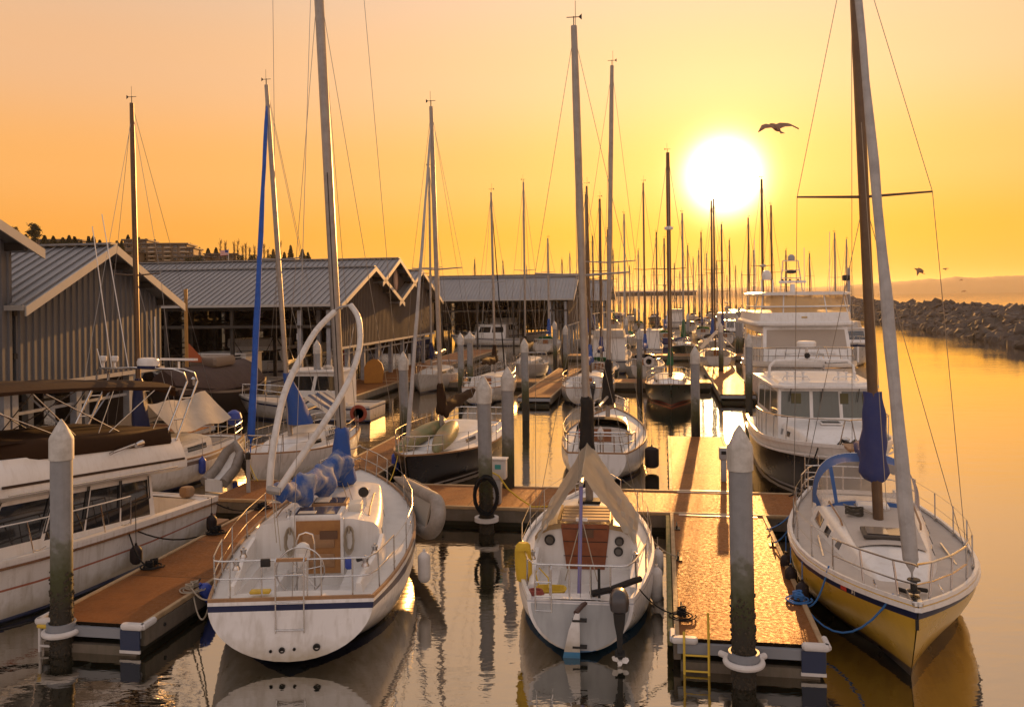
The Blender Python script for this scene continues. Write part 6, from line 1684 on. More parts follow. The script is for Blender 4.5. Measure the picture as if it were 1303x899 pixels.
def yacht():
    root = empty('motor_yacht', label='large white flybridge yacht with beige covered windscreen and radar mast, behind the pilothouse boat', cat='motor yacht')
    hd = R(189.5); L = 15.5; tip = Vector((14.75, 40.9)); d = Vector((math.sin(hd), math.cos(hd))); st = tip-d*L
    place(root, st.x, st.y, hd)
    P = Hull(L, 5.2, 1.7, 2.05, 2.62, rs=.9, rake=0, oh=2.2, zt=-.3, deep=-.6, style='motor', tm=.5, bp=3.2, bq=.9)
    hull_mesh(root, P, HB, (.0, .03), WHITE)
    deck_mesh(root, P, DECK)
    rail_strip(root, P, WHITE, 'bulwark_cap', .16, .10)
    rail_strip(root, P, STEEL, 'rub_rail', .06, .04, out=.04, dz=-.18)
    tr, prm = trunk(root, P, 10.4, 13.6, 1.9, 1.2, .62, .35, WHITE, nose=1.3, name='fore_trunk')
    hatch(tr, 0, 12.0, roof_z(prm, 12), .6, .6)
    for x in (-.9, .85): MB().box(x, 11.6, roof_z(prm, 11.6, x)+.06, .8, .35, .16, bev=.04).build('deck_box', WHITE, root)
    ho, q = house(root, 2.5, 11.2, 2.45, 1.9, 4.25, rake_f=.85, flare=.16, taper=.15)
    cov = mat('screen_cover', (.40, .34, .28), .8, noise=(1, .3, (.33, .28, .23)))
    windows(ho, q['front'], [(.04, .96)], .50, .93, m=cov, name='screen_cover')
    for s in ('left', 'right'): windows(ho, q[s], [(.08, .3), (.33, .6), (.63, .9)], .5, .85)
    fb = MB().loft([[Vector((x*w_, y, z)) for x, y in ((-1, 2.0), (1, 2.0), (1, 9.4), (.9, 10.2+f), (.5, 10.55+f), (-.5, 10.55+f), (-.9, 10.2+f), (-1, 9.4))] for z, w_, f in ((4.25, 2.55, .05), (4.34, 2.72, .22), (4.45, 2.72, .22), (4.55, 2.55, 0), (4.95, 2.50, -.08), (5.0, 2.45, -.12))])
    fbo = fb.build('flybridge', WHITE, root, ang=30)
    MB().box(.05, 10.52, 4.75, .3, .03, .09, bev=.01).build('maker_badge', mat('badge_gold', (.5, .35, .15), .3, .6), fbo)
    # clear enclosure
    vr = []
    for z, w_, f in ((5.0, 2.46, -.12), (5.92, 2.30, -.45)):
        vr.append([Vector((x*w_, y, z)) for x, y in ((-1, 5.0), (-1, 9.3), (-.9, 10.2+f), (-.45, 10.5+f), (.45, 10.5+f), (.9, 10.2+f), (1, 9.3), (1, 5.0))])
    MB().loft(vr, False, False).build('clear_enclosure', mat('vinyl_sky_orange', (.85, .55, .22), .12, alpha=.5), fbo)  # clear vinyl; the orange sky seen through it is put into the colour
    for i in range(8): MB().tube([vr[0][i], vr[1][i]], .05 if i in (0, 7) else .035, 6).build('enclosure_post', WHITE, fbo)
    MB().tube([p+Vector((0, 0, .32)) for p in vr[0]], .045, 6).build('enclosure_rail', WHITE, fbo)
    MB().box(.2, 8.4, 5.3, 1.6, .7, .6, bev=.1).build('helm_console', WHITE, fbo)
    for x in (-.9, 1.1): MB().box(x, 7.4, 5.35, .6, .5, .7, bev=.12).build('helm_seat', WHITE, fbo)
    MB().loft([[Vector((x*w_, y, z)) for x, y in ((-1, 4.3), (1, 4.3), (1, 9.5), (.85, 10.25), (-.85, 10.25), (-1, 9.5))] for z, w_ in ((5.93, 2.50), (5.97, 2.56), (6.04, 2.54), (6.10, 2.3))]).build('hardtop', WHITE, root, ang=30)
    # radar gear
    MB().lathe([(.16, 6.1), (.13, 6.55)], (.35, 8.6, 0), 10).build('scanner_post', WHITE, root)
    MB().box(.35, 8.6, 6.66, 1.45, .18, .13, bev=.03).build('radar_scanner', WHITE, root)
    for x in (1.75, 1.6-.45): MB().tube([(x+.2, 8.2, 6.1), (x+.2, 8.2, 6.8)], .04, 6).build('dome_leg', WHITE, root)
    MB().lathe([(.2, 6.78), (.25, 6.85), (.26, 7.1), (.2, 7.28), (.08, 7.33), (0, 7.34)], (1.68, 8.2, 0), 16).build('satellite_dome', WHITE, root)
    mt = MB()
    for s in (-1, 1): mt.tube([(s*.62+.15, 6.8, 6.1), (s*.42+.15, 6.6, 7.9)], .035, 6)
    for z, w_ in ((6.9, .58), (7.35, .5), (7.9, .43)): mt.tube([(-w_+.15, 6.7, z), (w_+.15, 6.7, z)], .03, 6)
    mt.build('radar_mast', STEEL, root)
    MB().lathe([(.16, 7.9), (.2, 7.98), (.19, 8.15), (.1, 8.25), (0, 8.26)], (.1, 6.65, 0), 14).build('upper_dome', GREYP, root)
    MB().lathe([(.1, 7.15), (.3, 7.2), (.3, 7.3), (.1, 7.38)], (.12, 6.65, 0), 14).build('lower_dome', DARKM, root)
    for x in (-.35, .1, .5): MB().lathe([(.04, 6.85), (.1, 6.7), (.1, 6.62), (.03, 6.6)], (x+.1, 6.65, 0), 8).build('hailer', DARKM, root)
    for x, hh in ((1.95, 3.2), (-2.2, 3.5), (-.8, 2.6)): MB().tube([(x, 5.4, 6.1), (x*1.03, 5.3, 6.1+hh)], .02, 5).build('whip_antenna', WHITE, root)
    MB().tube([(-2.75, 8.0, 4.4), (-2.75, 8.0, 7.4)], .07, 8).build('boom_post', GREYP, root)
    MB().box(-2.6, 8.0, 6.85, .4, .3, .3, bev=.06).build('floodlight', DARKM, root)
    bow_rail(root, P, .52, h=.85, n=9, r=.026, inset=.16, low=True)
    MB().tube([(-1.2, 15.2, 2.75), (.0, 15.9, 2.75)], .06, 6).build('anchor_roller', STEEL, root)
    MB().lathe([(.16, 0), (.2, .1), (.12, .3), (.16, .4)], (-.1, 14.2, 2.65), 12).build('windlass', STEEL, root)
    MB().tube([(-2.0, 13.4, 2.6), (-2.0, 13.4, 3.35)], .05, 8).build('deck_bitt', WHITE, root)
    return root, P
B5, P5 = yacht()

def generic_motor(name, label, X, Y, heading, L=9, B=3.2, hullm=None, style='cabin', canvas=None, group=None, detail=1):
    root = empty(name, label=label, cat='motor boat', group=group); place(root, X, Y, heading)
    fb = .12*L*.9
    P = Hull(L, B, .9*fb/1., fb*.95, fb*1.4, rs=.9, rake=0, oh=.12*L, zt=-.3, deep=-.45, style='motor', tm=.5, bp=2.8)
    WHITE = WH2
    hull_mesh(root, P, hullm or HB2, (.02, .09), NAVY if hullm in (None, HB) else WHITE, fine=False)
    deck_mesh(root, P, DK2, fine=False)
    rail_strip(root, P, WHITE, 'gunwale', .08, .08, fine=False, transom=True)
    z0 = fb*.85
    if style in ('cabin', 'fly', 'trawler'):
        zt = z0+(1.75 if style != 'trawler' else 2.2)
        ho, q = house(root, L*.2, L*.66, B*.38, z0, zt, rake_f=.7 if style != 'trawler' else .15, roof=.15)
        windows(ho, q['front'], [(.06, .47), (.53, .94)], .48, .9)
        for s in ('left', 'right'): windows(ho, q[s], [(.08, .46), (.52, .9)], .48, .88)
        if style == 'fly':
            MB().loft([[Vector((x*B*.36*w_, y, z)) for x, y in ((-1, L*.18), (1, L*.18), (1, L*.5), (.7, L*.58), (-.7, L*.58), (-1, L*.5))] for z, w_ in ((zt+.07, 1), (zt+.6, .92))]).build('flybridge', WHITE, root, ang=30)
            cz = zt+1.9; MB().loft([[Vector((x*B*.38, y, cz+.12*(1-abs(x)**2)+k)) for x in (-1, -.5, 0, .5, 1)] for y, k in ((L*.16, 0), (L*.3, .05), (L*.46, 0))], False, False).build('bimini', canvas or BLUEC, root)
            for s in (-1, 1):
                for y in (L*.17, L*.45): MB().tube([(s*B*.33, L*.3, zt+.5), (s*B*.38, y, cz)], .02, 5).build('bimini_leg', STEEL, root)
        MB().lathe([(.2, 0), (.25, .05), (.24, .16), (0, .2)], (0, L*.35, zt+(.07 if style != 'fly' else 2.05)), 12).build('radar_dome', WHITE, root)
        MB().tube([(B*.25, L*.25, zt), (B*.28, L*.2, zt+2.2)], .015, 4).build('whip_antenna', WHITE, root)
    else:
        MB().loft([[Vector((x*w_, y, z)) for x, w_, z in ((-1, B*.44, z0+.1), (-.8, B*.42, z0+.1+h*.8), (0, 1, z0+.1+h), (.8, B*.42, z0+.1+h*.8), (1, B*.44, z0+.1))] for y, h in ((L*.03, .4), (L*.3, .75), (L*.5, .8), (L*.62, .3))], False, False).build('canvas_cover', canvas or BLUEC, root, ang=60)
        MB().loft([[Vector((x*B*.33, y, z)) for x, z in ((-1, z0), (-.8, z0+.35), (.8, z0+.35), (1, z0))] for y in (L*.55, L*.82)]).build('cuddy', WHITE, root)
    bow_rail(root, P, .5, h=.6, n=4, r=.022, inset=.12)
    return root

# ================================================================ generic sailing boats
def sailer(label, X, Y, heading, L=8.5, B=2.8, zt=12, hullm=None, cover=None, furl=None, spr=((.5, .8),), cover_style='boom', mastm=None, stripe=None, lean=0., rake=0., dodger=None, out=False, ladder_=False, detail=2, r=.075, wire=.008, name='sailboat', group=None, furl_r=.07, fence=True, deckm=None, radar=None, wheel=False, radar_z=.35, furl_top=.96, vane=True, port=True):
    root = empty(name, label=label, cat='sailboat', group=group); place(root, X, Y, heading)
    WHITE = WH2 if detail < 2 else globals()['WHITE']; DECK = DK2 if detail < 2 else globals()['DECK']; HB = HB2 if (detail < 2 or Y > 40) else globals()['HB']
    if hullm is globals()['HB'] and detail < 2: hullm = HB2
    P = Hull(L, B, .95, .90, 1.25, rs=.62, rake=-.15 if detail > 1 else 0, oh=.10*L, zt=.0, deep=-.45)
    hull_mesh(root, P, hullm or HB, (.05, .14) if stripe else None, stripe, fine=detail > 1)
    deck_mesh(root, P, deckm or DECK, (.05, .28, .75) if detail > 1 else None, fine=detail > 1)
    if detail > 1: cockpit(root, P, .05, .28, .75, .62, .35)
    rail_strip(root, P, TEAK if detail > 1 else WHITE, 'toe_rail', .05, .05, fine=detail > 1, transom=True)
    tr, prm = trunk(root, P, L*.29, L*.80, B*.34, B*.2, .48, .28, WHITE, nose=L*.14, name='cabin', n=16 if detail > 1 else 12)
    if port:
        trunk_window(tr, prm, L*.33, L*.45, .35, .72); trunk_window(tr, prm, L*.50, L*.60, .38, .70)
    MB().box(0, L*.29-.03, P.sheer(.3)+.22, .6, .05, .50).build('companionway_door', WOOD, root, False)
    ym = L*.60; zb = roof_z(prm, ym)
    mast, mp = rig(root, P, ym, zb, zt, r=r, m=mastm or ALU, spreaders=spr, lean=lean, rake=rake, furl=furl, furl_r=furl_r, wire=wire, n=10 if detail > 1 else 8, furl_top=furl_top, wind=vane)
    if radar: MB().lathe([(.08, -.1), (.24, -.06), (.25, .08), (.1, .13)], mp(lerp(zb, zt, radar_z))+Vector((0, .25, 0)), 12).build('radar_dome', WHITE, mast)
    c = cover or BLUEC
    if cover_style == 'boom':
        boom_cover(root, mp(zb+.75)+Vector((0, -.1, 0)), Vector((0, L*.12, zb+.95)), .24, .12, c, seed=int(X*10) % 97, lens=14 if detail > 1 else 8)
        mast_boot(root, mp, zb+.62, zb+1.7, .2, c, seed=3)
    elif cover_style == 'mast':
        MB().tube([mp(zb+.8), Vector((0, L*.12, zb+.95))], .05, 8).build('boom', ALU, root)
        mast_boot(root, mp, zb+.5, zb+2.2, .26, c, seed=int(Y*10) % 91, r1=.12)
    elif cover_style == 'bare':
        MB().tube([mp(zb+.8), Vector((0, L*.12, zb+.95))], .05, 8).build('boom', ALU, root)
    if fence:
        pulpit(root, P, .86, .58, r=.02 if detail > 1 else .026, low=detail > 1)
        pushpit(root, P, .14, .58, r=.02 if detail > 1 else .026, mid=detail > 1)
        if detail > 1: lifelines(root, P, (.30, .45, .58, .72), ta=.14, tb=.86, wire=wire*.8)
    if dodger:
        y = L*.30; rg = []
        for t, yy, h, w_ in ((0, y+.75, .0, .72), (.4, y+.35, .45, .78), (.7, y, .56, .82), (1, y-.5, .54, .82)):
            rg.append([Vector((-math.copysign(abs(math.cos(math.pi*k/12))**.7, math.cos(math.pi*k/12))*w_*B/2.8, yy, zb-.18+(h+.02)*math.sin(math.pi*k/12)**.5)) for k in range(13)])
        MB().loft(rg, False, False).build('dodger', dodger, root, ang=60)
    if out: outboard(root, B*.18, -.1, .85)
    if ladder_: ladder(root, -.25, -.05, .5, 1.5, .3, 3)
    if wheel:
        wc = Vector((0, L*.13, 1.35)); MB().tube([wc+Vector((.4*math.cos(a), 0, .4*math.sin(a))) for a in [2*math.pi*k/24 for k in range(25)]], .02, 6, cap=False).build('steering_wheel', STEEL, root)
    bpy.context.view_layer.update()
    return root, P, mp, prm
# ================================================================ middle-distance boats
GRP = 'boats moored along the docks'
SPOTS = []      # (x, y, radius) taken by boats
def note(root, L, hd):
    for f in (.15, .5, .85):
        SPOTS.append((root.location.x+math.sin(hd)*L*f, root.location.y+math.cos(hd)*L*f, 1.9))
for r_, L_, h_ in ((B4, 10.6, R(190)), (B5, 15.5, R(189.5))): note(r_, L_, h_)
def S(label, u, v, hd, **k):
    p = D(u, v); r = sailer(label, p.x, p.y, hd, **k); note(r[0], k.get('L', 8.5), hd); return r
AW, TO = DA, math.pi+DA     # bow away from / towards the viewer

# B8: tarped sloop behind the cruiser
B8, P8, mp8, pr8 = S('white sloop with a cream boom tarp and two blue fenders, behind the motor cruiser', 16.1, -16.5, TO, L=8.8, B=2.9, zt=12.3, cover_style='mast', cover=NAVY, lean=.013, stripe=mat('stripe_taupe', (.20, .14, .11), .5), mastm=ALUD, r=.075, furl=None)
tn = MB(); rows = []
for i in range(13):
    t = i/12; y = lerp(1.3, 4.9, t); row = []
    for j in range(13):
        a = -1+j/6; row.append(Vector((a*1.15, y+.25*abs(a), 2.75-.95*abs(a)**1.15+.05*math.sin(t*12+a*4)-.12*math.sin(math.pi*t)*(1-abs(a)))))
    rows.append(row)
tn.loft(rows, False, False); tn.loft([[p-Vector((0, 0, .015)) for p in r] for r in rows], False, False)
o = tn.build('boom_tarp', TARP); o.location = B8.location; o.rotation_euler = B8.rotation_euler
tag(o, 'cream cloth tarp pitched over the boom of the sloop behind the motor cruiser', 'tarp')
fender(wpt(B8, (-1.52, 4.2, .35)), .55, .12, FENB, 'blue fender, left one of two on the tarped sloop', topz=.95)
fender(wpt(B8, (-1.28, 1.6, .4)), .55, .12, FENB, 'blue fender, right one of two on the tarped sloop', topz=.95)
bb = MB().lathe([(.05, -.3), (.22, -.22), (.3, 0), (.24, .2), (.08, .3), (0, .31)], (0, 0, 0), 16).build('ball_buoy', FENB); bb.location = wpt(B8, (-.3, -.25, 1.55)); tag(bb, 'round blue buoy on the stern rail of the tarped sloop', 'buoy')

# B9
B9, P9, mp9, pr9 = S('white sloop with bright blue furled sail and striped awning, seen behind the wishbone boom', 18.3, -12.75, TO, L=7.6, B=2.8, zt=13.4, lean=.060, cover_style='none', furl=SAILB, furl_r=.10, mastm=ALU, r=.08, stripe=None)
MB().tube([mp9(2.0), Vector((0, 1.0, 2.1))], .05, 8).build('boom', ALU, B9)
rings = []
for i in range(11):
    t = i/10; z = lerp(1.75, 3.5, t); wx = lerp(.42, .10, t); wy = lerp(.55, .12, t); c = mp9(z)+Vector((-.30*(1-t), -.3*(1-t), 0))
    rings.append([c+Vector((math.cos(a)*wx*(1+.15*math.sin(3*a+t*6)), math.sin(a)*wy, 0)) for a in [2*math.pi*k/14 for k in range(14)]])
MB().loft(rings).build('sail_cover', BLUEC, B9, ang=60)
aw = MB(); mi_ = []
for s in (-1, 1):
    rows = [[Vector((s*a*.85, y, 2.55-.55*a+.03*math.sin(y*7))) for a in (0, .33, .66, 1)] for y in [lerp(1.2, 3.4, k/14) for k in range(15)]]
    aw.loft(rows, False, False, mis=lambda i, j: (i//2) % 2)
aw.build('striped_awning', [TARP, mat('awning_blue', (.02, .05, .12), .8)], B9, ang=60)
letters(B9, 'WBM', .34, Matrix.Translation((-.93, 3.0, 1.22)) @ Matrix.Rotation(R(-90), 4, 'Z') @ Matrix.Rotation(R(78), 4, 'X'), DARKM, 'boat_name')
lb = MB().lathe([(.22, -.05), (.32, -.05), (.34, 0), (.32, .05), (.22, .05), (.20, 0), (.22, -.05)], (0, 0, 0), 20, Matrix.Rotation(R(90), 3, 'X')).build('ring_buoy', mat('ring_orange', (.28, .06, .03), .7)); lb.location = wpt(B9, (-.9, .3, 1.55)); tag(lb, 'orange-red ring buoy at the stern of the blue-furled sloop', 'lifebuoy')
# dinghy nose up beside her bow
dq = D(11.4, -13.95)
dn_ = empty('small_dinghy', (dq.x, dq.y, .0), R(-20), 'small grey and white tender tied nose up beside the blue-furled sloop', 'dinghy')
MB().tube([(-.45, -.6, .35), (-.45, .1, .7), (-.35, .6, 1.2), (0, .75, 1.45), (.35, .6, 1.2), (.45, .1, .7), (.45, -.6, .35)], .19, 12).build('tube', GREYR, dn_)
MB().loft([[Vector((x*.4, y, z)) for x in (-1, -.4, .4, 1)] for y, z in ((-.6, .25), (.1, .55), (.55, 1.0), (.7, 1.3))], False, False).build('floor', WHITE, dn_)
MB().box(0, -.62, .25, .8, .05, .45).build('transom', WHITE, dn_); dn_.scale = (.8, .8, .9)

# B10
p10 = Vector((-1.25, 35.4)); h10 = math.pi+R(12)
B10, P10, mp10, pr10 = sailer('black-hulled sloop with two upturned kayaks on deck and a white furled jib', p10.x, p10.y, h10, L=9.6, B=3.3, zt=12.6, hullm=HBK, cover=BROWNC, lean=.022, furl=SAILW, furl_r=.06, mastm=ALU, r=.08, spr=((.5, .9),), wire=.006)
note(B10, 9.6, h10)
boot = None
for k, (x, c, lb) in enumerate(((.42, KAYAK, 'left'), (-.42, KAYAK, 'right'))):
    kr = MB(); rings = []
    for i in range(15):
        t = -1+i/7; w_ = .34*max(.02, 1-t*t)**.6; hh = .36*max(.05, 1-t*t)**.5
        rings.append([Vector((w_*math.cos(a), t*1.85, hh*math.sin(a)**.8 if math.sin(a) > 0 else 0)) for a in [math.pi*j/10 for j in range(11)]])
    kr.loft(rings); o = kr.build('upturned_kayak', c)
    o.location = wpt(B10, (x, 6.7, roof_z(pr10, 6.6, .4)+.02)); o.rotation_euler = (R(-6), 0, -h10+R(-8 if x > 0 else 6))
    tag(o, 'green and tan kayak lying upside down, %s one of two on the black-hulled sloop' % lb, 'kayak')
fender(wpt(B10, (1.25, 7.0, .25)), .62, .13, FENB, 'blue fender, left one of two on the black-hulled sloop', topz=1.0)
fender(wpt(B10, (-.2+1.75, 4.6, .2)), .62, .13, FENB, 'blue fender, right one of two on the black-hulled sloop', topz=.9).rotation_euler[1] = R(14)

# B11
B11, P11, mp11, pr11 = S('white sloop with black mast cover beside the glowing dock, just behind the boom-tented one', 13.6, -2.25, AW, L=9.2, B=3.05, zt=14.8, cover_style='mast', cover=BLACKC, lean=.024, mastm=ALU, r=.085, spr=((.44, 1.0),), out=False, dodger=BLACKC, wire=.007)
for x, m_, lb in ((-.5, REDP, 'red'), (.1, FENW, 'white')):
    fender(wpt(B11, (x, .25, 1.35)), .4, .1, m_, '%s fender stowed on the stern rail of the black-covered sloop' % lb, topz=1.7)
fender(wpt(B11, (1.7, 2.2, .1)), .75, .24, FENK, 'fat dark fender between the black-covered sloop and the glowing dock', topz=1.1)
cr = MB().tube([(-1.1, .6, 1.5), (-.9, .1, 1.62), (.9, .1, 1.62), (1.1, .6, 1.5)], .03, 6)
for x in (-.8, .1, .8): cr.tube([(x, .12, .95), (x*.85, .1, 1.6)], .02, 6)
cr.build('stern_arch', STEEL, B11)

S('white stern-on sloop with folded ladder, right of the striped far dock', 33.4, -4.5, AW, L=8.5, B=3.1, zt=12.7, cover=BLUEC, ladder_=True, out=True, mastm=ALUD, lean=-.01, wire=.01)
S('white sloop with a brown sail bundle, left of the striped far dock', 33.2, -10.4, AW, L=8.6, B=2.9, zt=12.5, cover=BROWNC, wire=.01, furl=BLACKC, furl_r=.04, lean=-.01)
S('white sloop moored beyond the second cross dock, right below the long shed roof end', 46.0, -15.2, TO-0*math.pi, L=8.2, B=2.8, zt=14.6, cover=NAVY, wire=.011, detail=1)
S('white sloop with black sail cover behind the tall grey pile', 54.8, -10.3, TO, L=8.4, B=2.9, zt=14.6, cover=BLACKC, wire=.011, detail=1)
S('dark-hulled sloop with green cover and radar mast, bow to the viewer', 40.6, .25, TO, L=8.0, B=2.9, zt=14.1, hullm=HDK, cover=GREENC, cover_style='boom', mastm=ALUD, r=.12, radar=True, radar_z=.66, wire=.011, spr=((.48, .95),))
bx, PX, mx_, px_ = S('white sloop with a ring lifebuoy on its stern rail, beyond the second cross dock', 47.6, -1.5, AW, L=8.4, B=2.9, zt=14.6, cover=BLUEC, mastm=ALUD, wire=.011, detail=1, dodger=NAVY)
lb = MB().lathe([(.22, -.06), (.36, -.06), (.38, 0), (.36, .06), (.22, .06), (.20, 0), (.22, -.06)], (0, 0, 0), 20, Matrix.Rotation(R(90), 3, 'X')).build('ring_buoy', FENW); lb.location = wpt(bx, (.35, -.1, 1.35)); tag(lb, 'white ring lifebuoy on a stern rail beyond the second cross dock', 'lifebuoy')
bt, PT, mt_, pt_ = S('white sloop with a pale boom tent at the end of the far orange dock', 57.6, 4.3, AW, L=8.4, B=3.1, zt=14.3, cover_style='bare', mastm=ALUD, wire=.012, detail=1)
tn = MB()
for s in (-1, 1): tn.loft([[Vector((s*a*1.35, y, 3.0-1.45*a+.05*math.sin(y*4+a*5))) for a in (0, .3, .6, 1)] for y in (.3, 1.2, 2.2, 3.2, 4.2)], False, False)
o = tn.build('boom_tent', TARP); o.location = bt.location; o.rotation_euler = bt.rotation_euler
tag(o, 'pale tent cloth over the boom of the distant stern-on sloop', 'tarp')
q = D(53, -2.8-1.6); o = generic_motor('motor_cruiser', 'white flybridge cruiser with wide windscreen between the two tall bare masts', q.x, q.y, AW, 10, 3.4, style='fly', canvas=NAVY); note(o, 10, AW)

# ================================================================ far sailing boats: one per mast seen on the skyline
def clear_(x, y, L, hd, rad=3.1):
    for f in (.15, .5, .85):
        X, Y = x+math.sin(hd)*L*f, y+math.cos(hd)*L*f
        for sx_, sy_, r in SPOTS:
            if (X-sx_)**2+(Y-sy_)**2 < rad**2: return False
        rx, ry = X-2.55, Y-13.9; u = rx*DS+ry*DC; v = rx*DC-ry*DS
        for a0, a1, b0, b1 in ((88, 114, -90, -9.8), (119, 135, -70, -7.5), (34, 55, 1.3, 6.4), (64.5, 70, -10.5, 15.5), (39.5, 45, -20, 4.2), (31, 53.5, -9.6, -4.7), (-5, 80, -90, -16)):
            if a0 < u < a1 and b0 < v < b1: return False
        if v > 33: return False
    return True
covers = [(BLUEC, 'blue'), (BLACKC, 'black'), (GREENC, 'green'), (BROWNC, 'brown'), (NAVY, 'navy'), (PURPC, 'slate')]
far = [(763, 253, 'third from the tall pair of masts, right of the twin tall ones'), (794, 272, 'short dark mast midway between the tallest thin mast and the next'), (835, 295, 'short mast just left of the thick radar mast'), (845, 303, 'shortest mast pressed against the left of the radar mast'),
 (868, 271, 'dark mast close on the right of the radar mast'), (875, 312, 'short mast second to the right of the radar mast'), (905, 255, 'tall mast directly under the sun disc'), (918, 285, 'mast a little right of below the sun'), (928, 305, 'short mast second right of below the sun'),
 (952, 277, 'mast left of the yacht radar dome'), (969, 228, 'tallest mast behind the white yacht'), (981, 261, 'dark mast just right of the tallest one behind the yacht'), (697, 303, 'lone mast over the middle shed roof'), (670, 338, 'short mast tip over the middle shed, right part'),
 (604, 330, 'short mast tip over the middle shed, left part'), (773, 292, 'low mast between the second tall mast and its neighbour'), (745, 247, 'mast tucked behind the tallest central mast'), (787, 335, 'small mast tip left of the low far shed'), (801, 338, 'small mast tip over the low far shed, left'),
 (858, 335, 'small mast tip over the low far shed, right'), (882, 328, 'small mast left of the close pair under the sun'), (889, 318, 'slim mast beside the close pair under the sun'), (912, 332, 'small mast right under the sun glow'), (936, 338, 'tiny mast left of the white yacht'),
 (944, 345, 'tiniest mast left of the white yacht'), (1062, 296, 'thin mast right of the yacht radar arch'), (1077, 304, 'thin mast near the brown mast of the yellow sloop'), (640, 332, 'mast tip between the two leftmost central masts'), (715, 330, 'mast tip left of the central tall mast'),
 (1000, 318, 'thin mast behind the yacht radar tower'), (832, 342, 'low mast tip right of the lifebuoy boat'), (865, 345, 'low mast tip behind the green cover'), (925, 350, 'faint low mast tip near the horizon glitter'),
 (754, 300, 'thin mast right of the tallest central mast'), (812, 318, 'thin mast left of the tall thin one'), (851, 322, 'thin mast hard behind the radar mast'), (892, 295, 'slim mast left of the close pair'), (899, 322, 'low mast between the close pair'), (959, 318, 'low mast in front of the far shore'), (1030, 322, 'faint mast right of the yacht tower'), (725, 322, 'low mast left of the central tall mast'), (780, 318, 'low mast in the gap between sheds'), (905, 340, 'lowest mast under the sun')]
rnd = random.Random(21); tmpl = {}
for i, (px, py, lb) in enumerate(far):
    ok = None
    for tries in range(120):
        zt = rnd.uniform(12, 15.5)+tries*.05
        u_, v_ = pix(px, py); Y = F*(zt-H)/(-v_); X = u_*Y/F; L = rnd.uniform(7.8, 10)
        hd = AW if rnd.random() < .5 else TO
        x0, y0 = X-math.sin(hd)*L*.6, Y-math.cos(hd)*L*.6
        if clear_(x0, y0, L, hd): ok = (x0, y0, hd, L, zt, Y); break
    if not ok: continue
    x0, y0, hd, L, zt, Y = ok
    cv, cn = covers[rnd.randrange(6)]
    r = sailer('distant sailboat: '+lb, x0, y0, hd, L=L, B=L*.32, zt=zt, cover=cv, detail=1, wire=.006+Y*.00009, r=.085+Y*.00022, mastm=rnd.choice([ALUD, ALUD, ALU]), hullm=rnd.choice([HB, HB, HB, HNV, HDK]), spr=rnd.choice([((.5, .9),), ((.55, .8),), ((.38, .9), (.66, .75))]), group=GRP, fence=Y < 110, furl=rnd.choice([None, None, SAILW]), radar=(i % 7 == 3), radar_z=.5, port=Y < 130, cover_style=rnd.choice(['boom', 'boom', 'mast']), dodger=rnd.choice([None, NAVY, BROWNC, BLACKC, GREENC]))
    note(r[0], L, hd)

# far motor boats and the crowd along the distant docks
n = 0
where = ['left of the lifebuoy boat', 'behind the lifebuoy boat', 'under the green sail cover', 'left of the distant boom tent', 'right of the distant boom tent', 'against the foot of the breakwater', 'below the low far shed', 'under the gabled shed corner', 'beyond the third cross dock, left', 'beyond the third cross dock, centre', 'beyond the third cross dock, right', 'in the glitter under the sun, near', 'in the glitter under the sun, far', 'in the farthest row, left', 'in the farthest row, centre', 'in the farthest row, right']
for i, (u_, v_, st_, L_) in enumerate([(57, -4, 'fly', 9.5), (71, -1.5, 'cabin', 8), (70.5, 2.6, 'fly', 9.5), (70, 11.5, 'canvas', 8), (80, 15, 'cabin', 9), (110, 22, 'fly', 12), (150, 14, 'cabin', 11), (86, -5, 'trawler', 10), (84, 3, 'canvas', 8), (90, 8, 'fly', 10), (98, 14, 'cabin', 9), (112, 9, 'fly', 11), (128, 17, 'cabin', 10), (145, 2, 'fly', 12), (165, 10, 'cabin', 11), (170, 22, 'fly', 12)]):
    for dv in (0, 1.5, -1.5, 3, -3, 5, -5, 7):
        q = D(u_, v_+dv); hd = AW if i % 2 else TO
        if hd == TO: q = D(u_+L_, v_+dv)
        if clear_(q.x, q.y, L_, hd, 3.3):
            o = generic_motor('motor_boat', 'far white motor boat '+where[i], q.x, q.y, hd, L_, L_*.34, style=st_, canvas=[BLUEC, BROWNC, BLACKC, GREENC][i % 4], group=GRP); note(o, L_, hd); break

# trawler behind the yacht on the right
q = aty(1102, 462, 71); d = Vector((math.sin(R(190)), math.cos(R(190))))
o = generic_motor('trawler_yacht', 'white trawler with brown bimini, half hidden right of the big yacht', 27.6-d.x*13, 69-d.y*13, R(190), 13, 4.8, style='fly', canvas=BROWNC); note(o, 13, R(190))

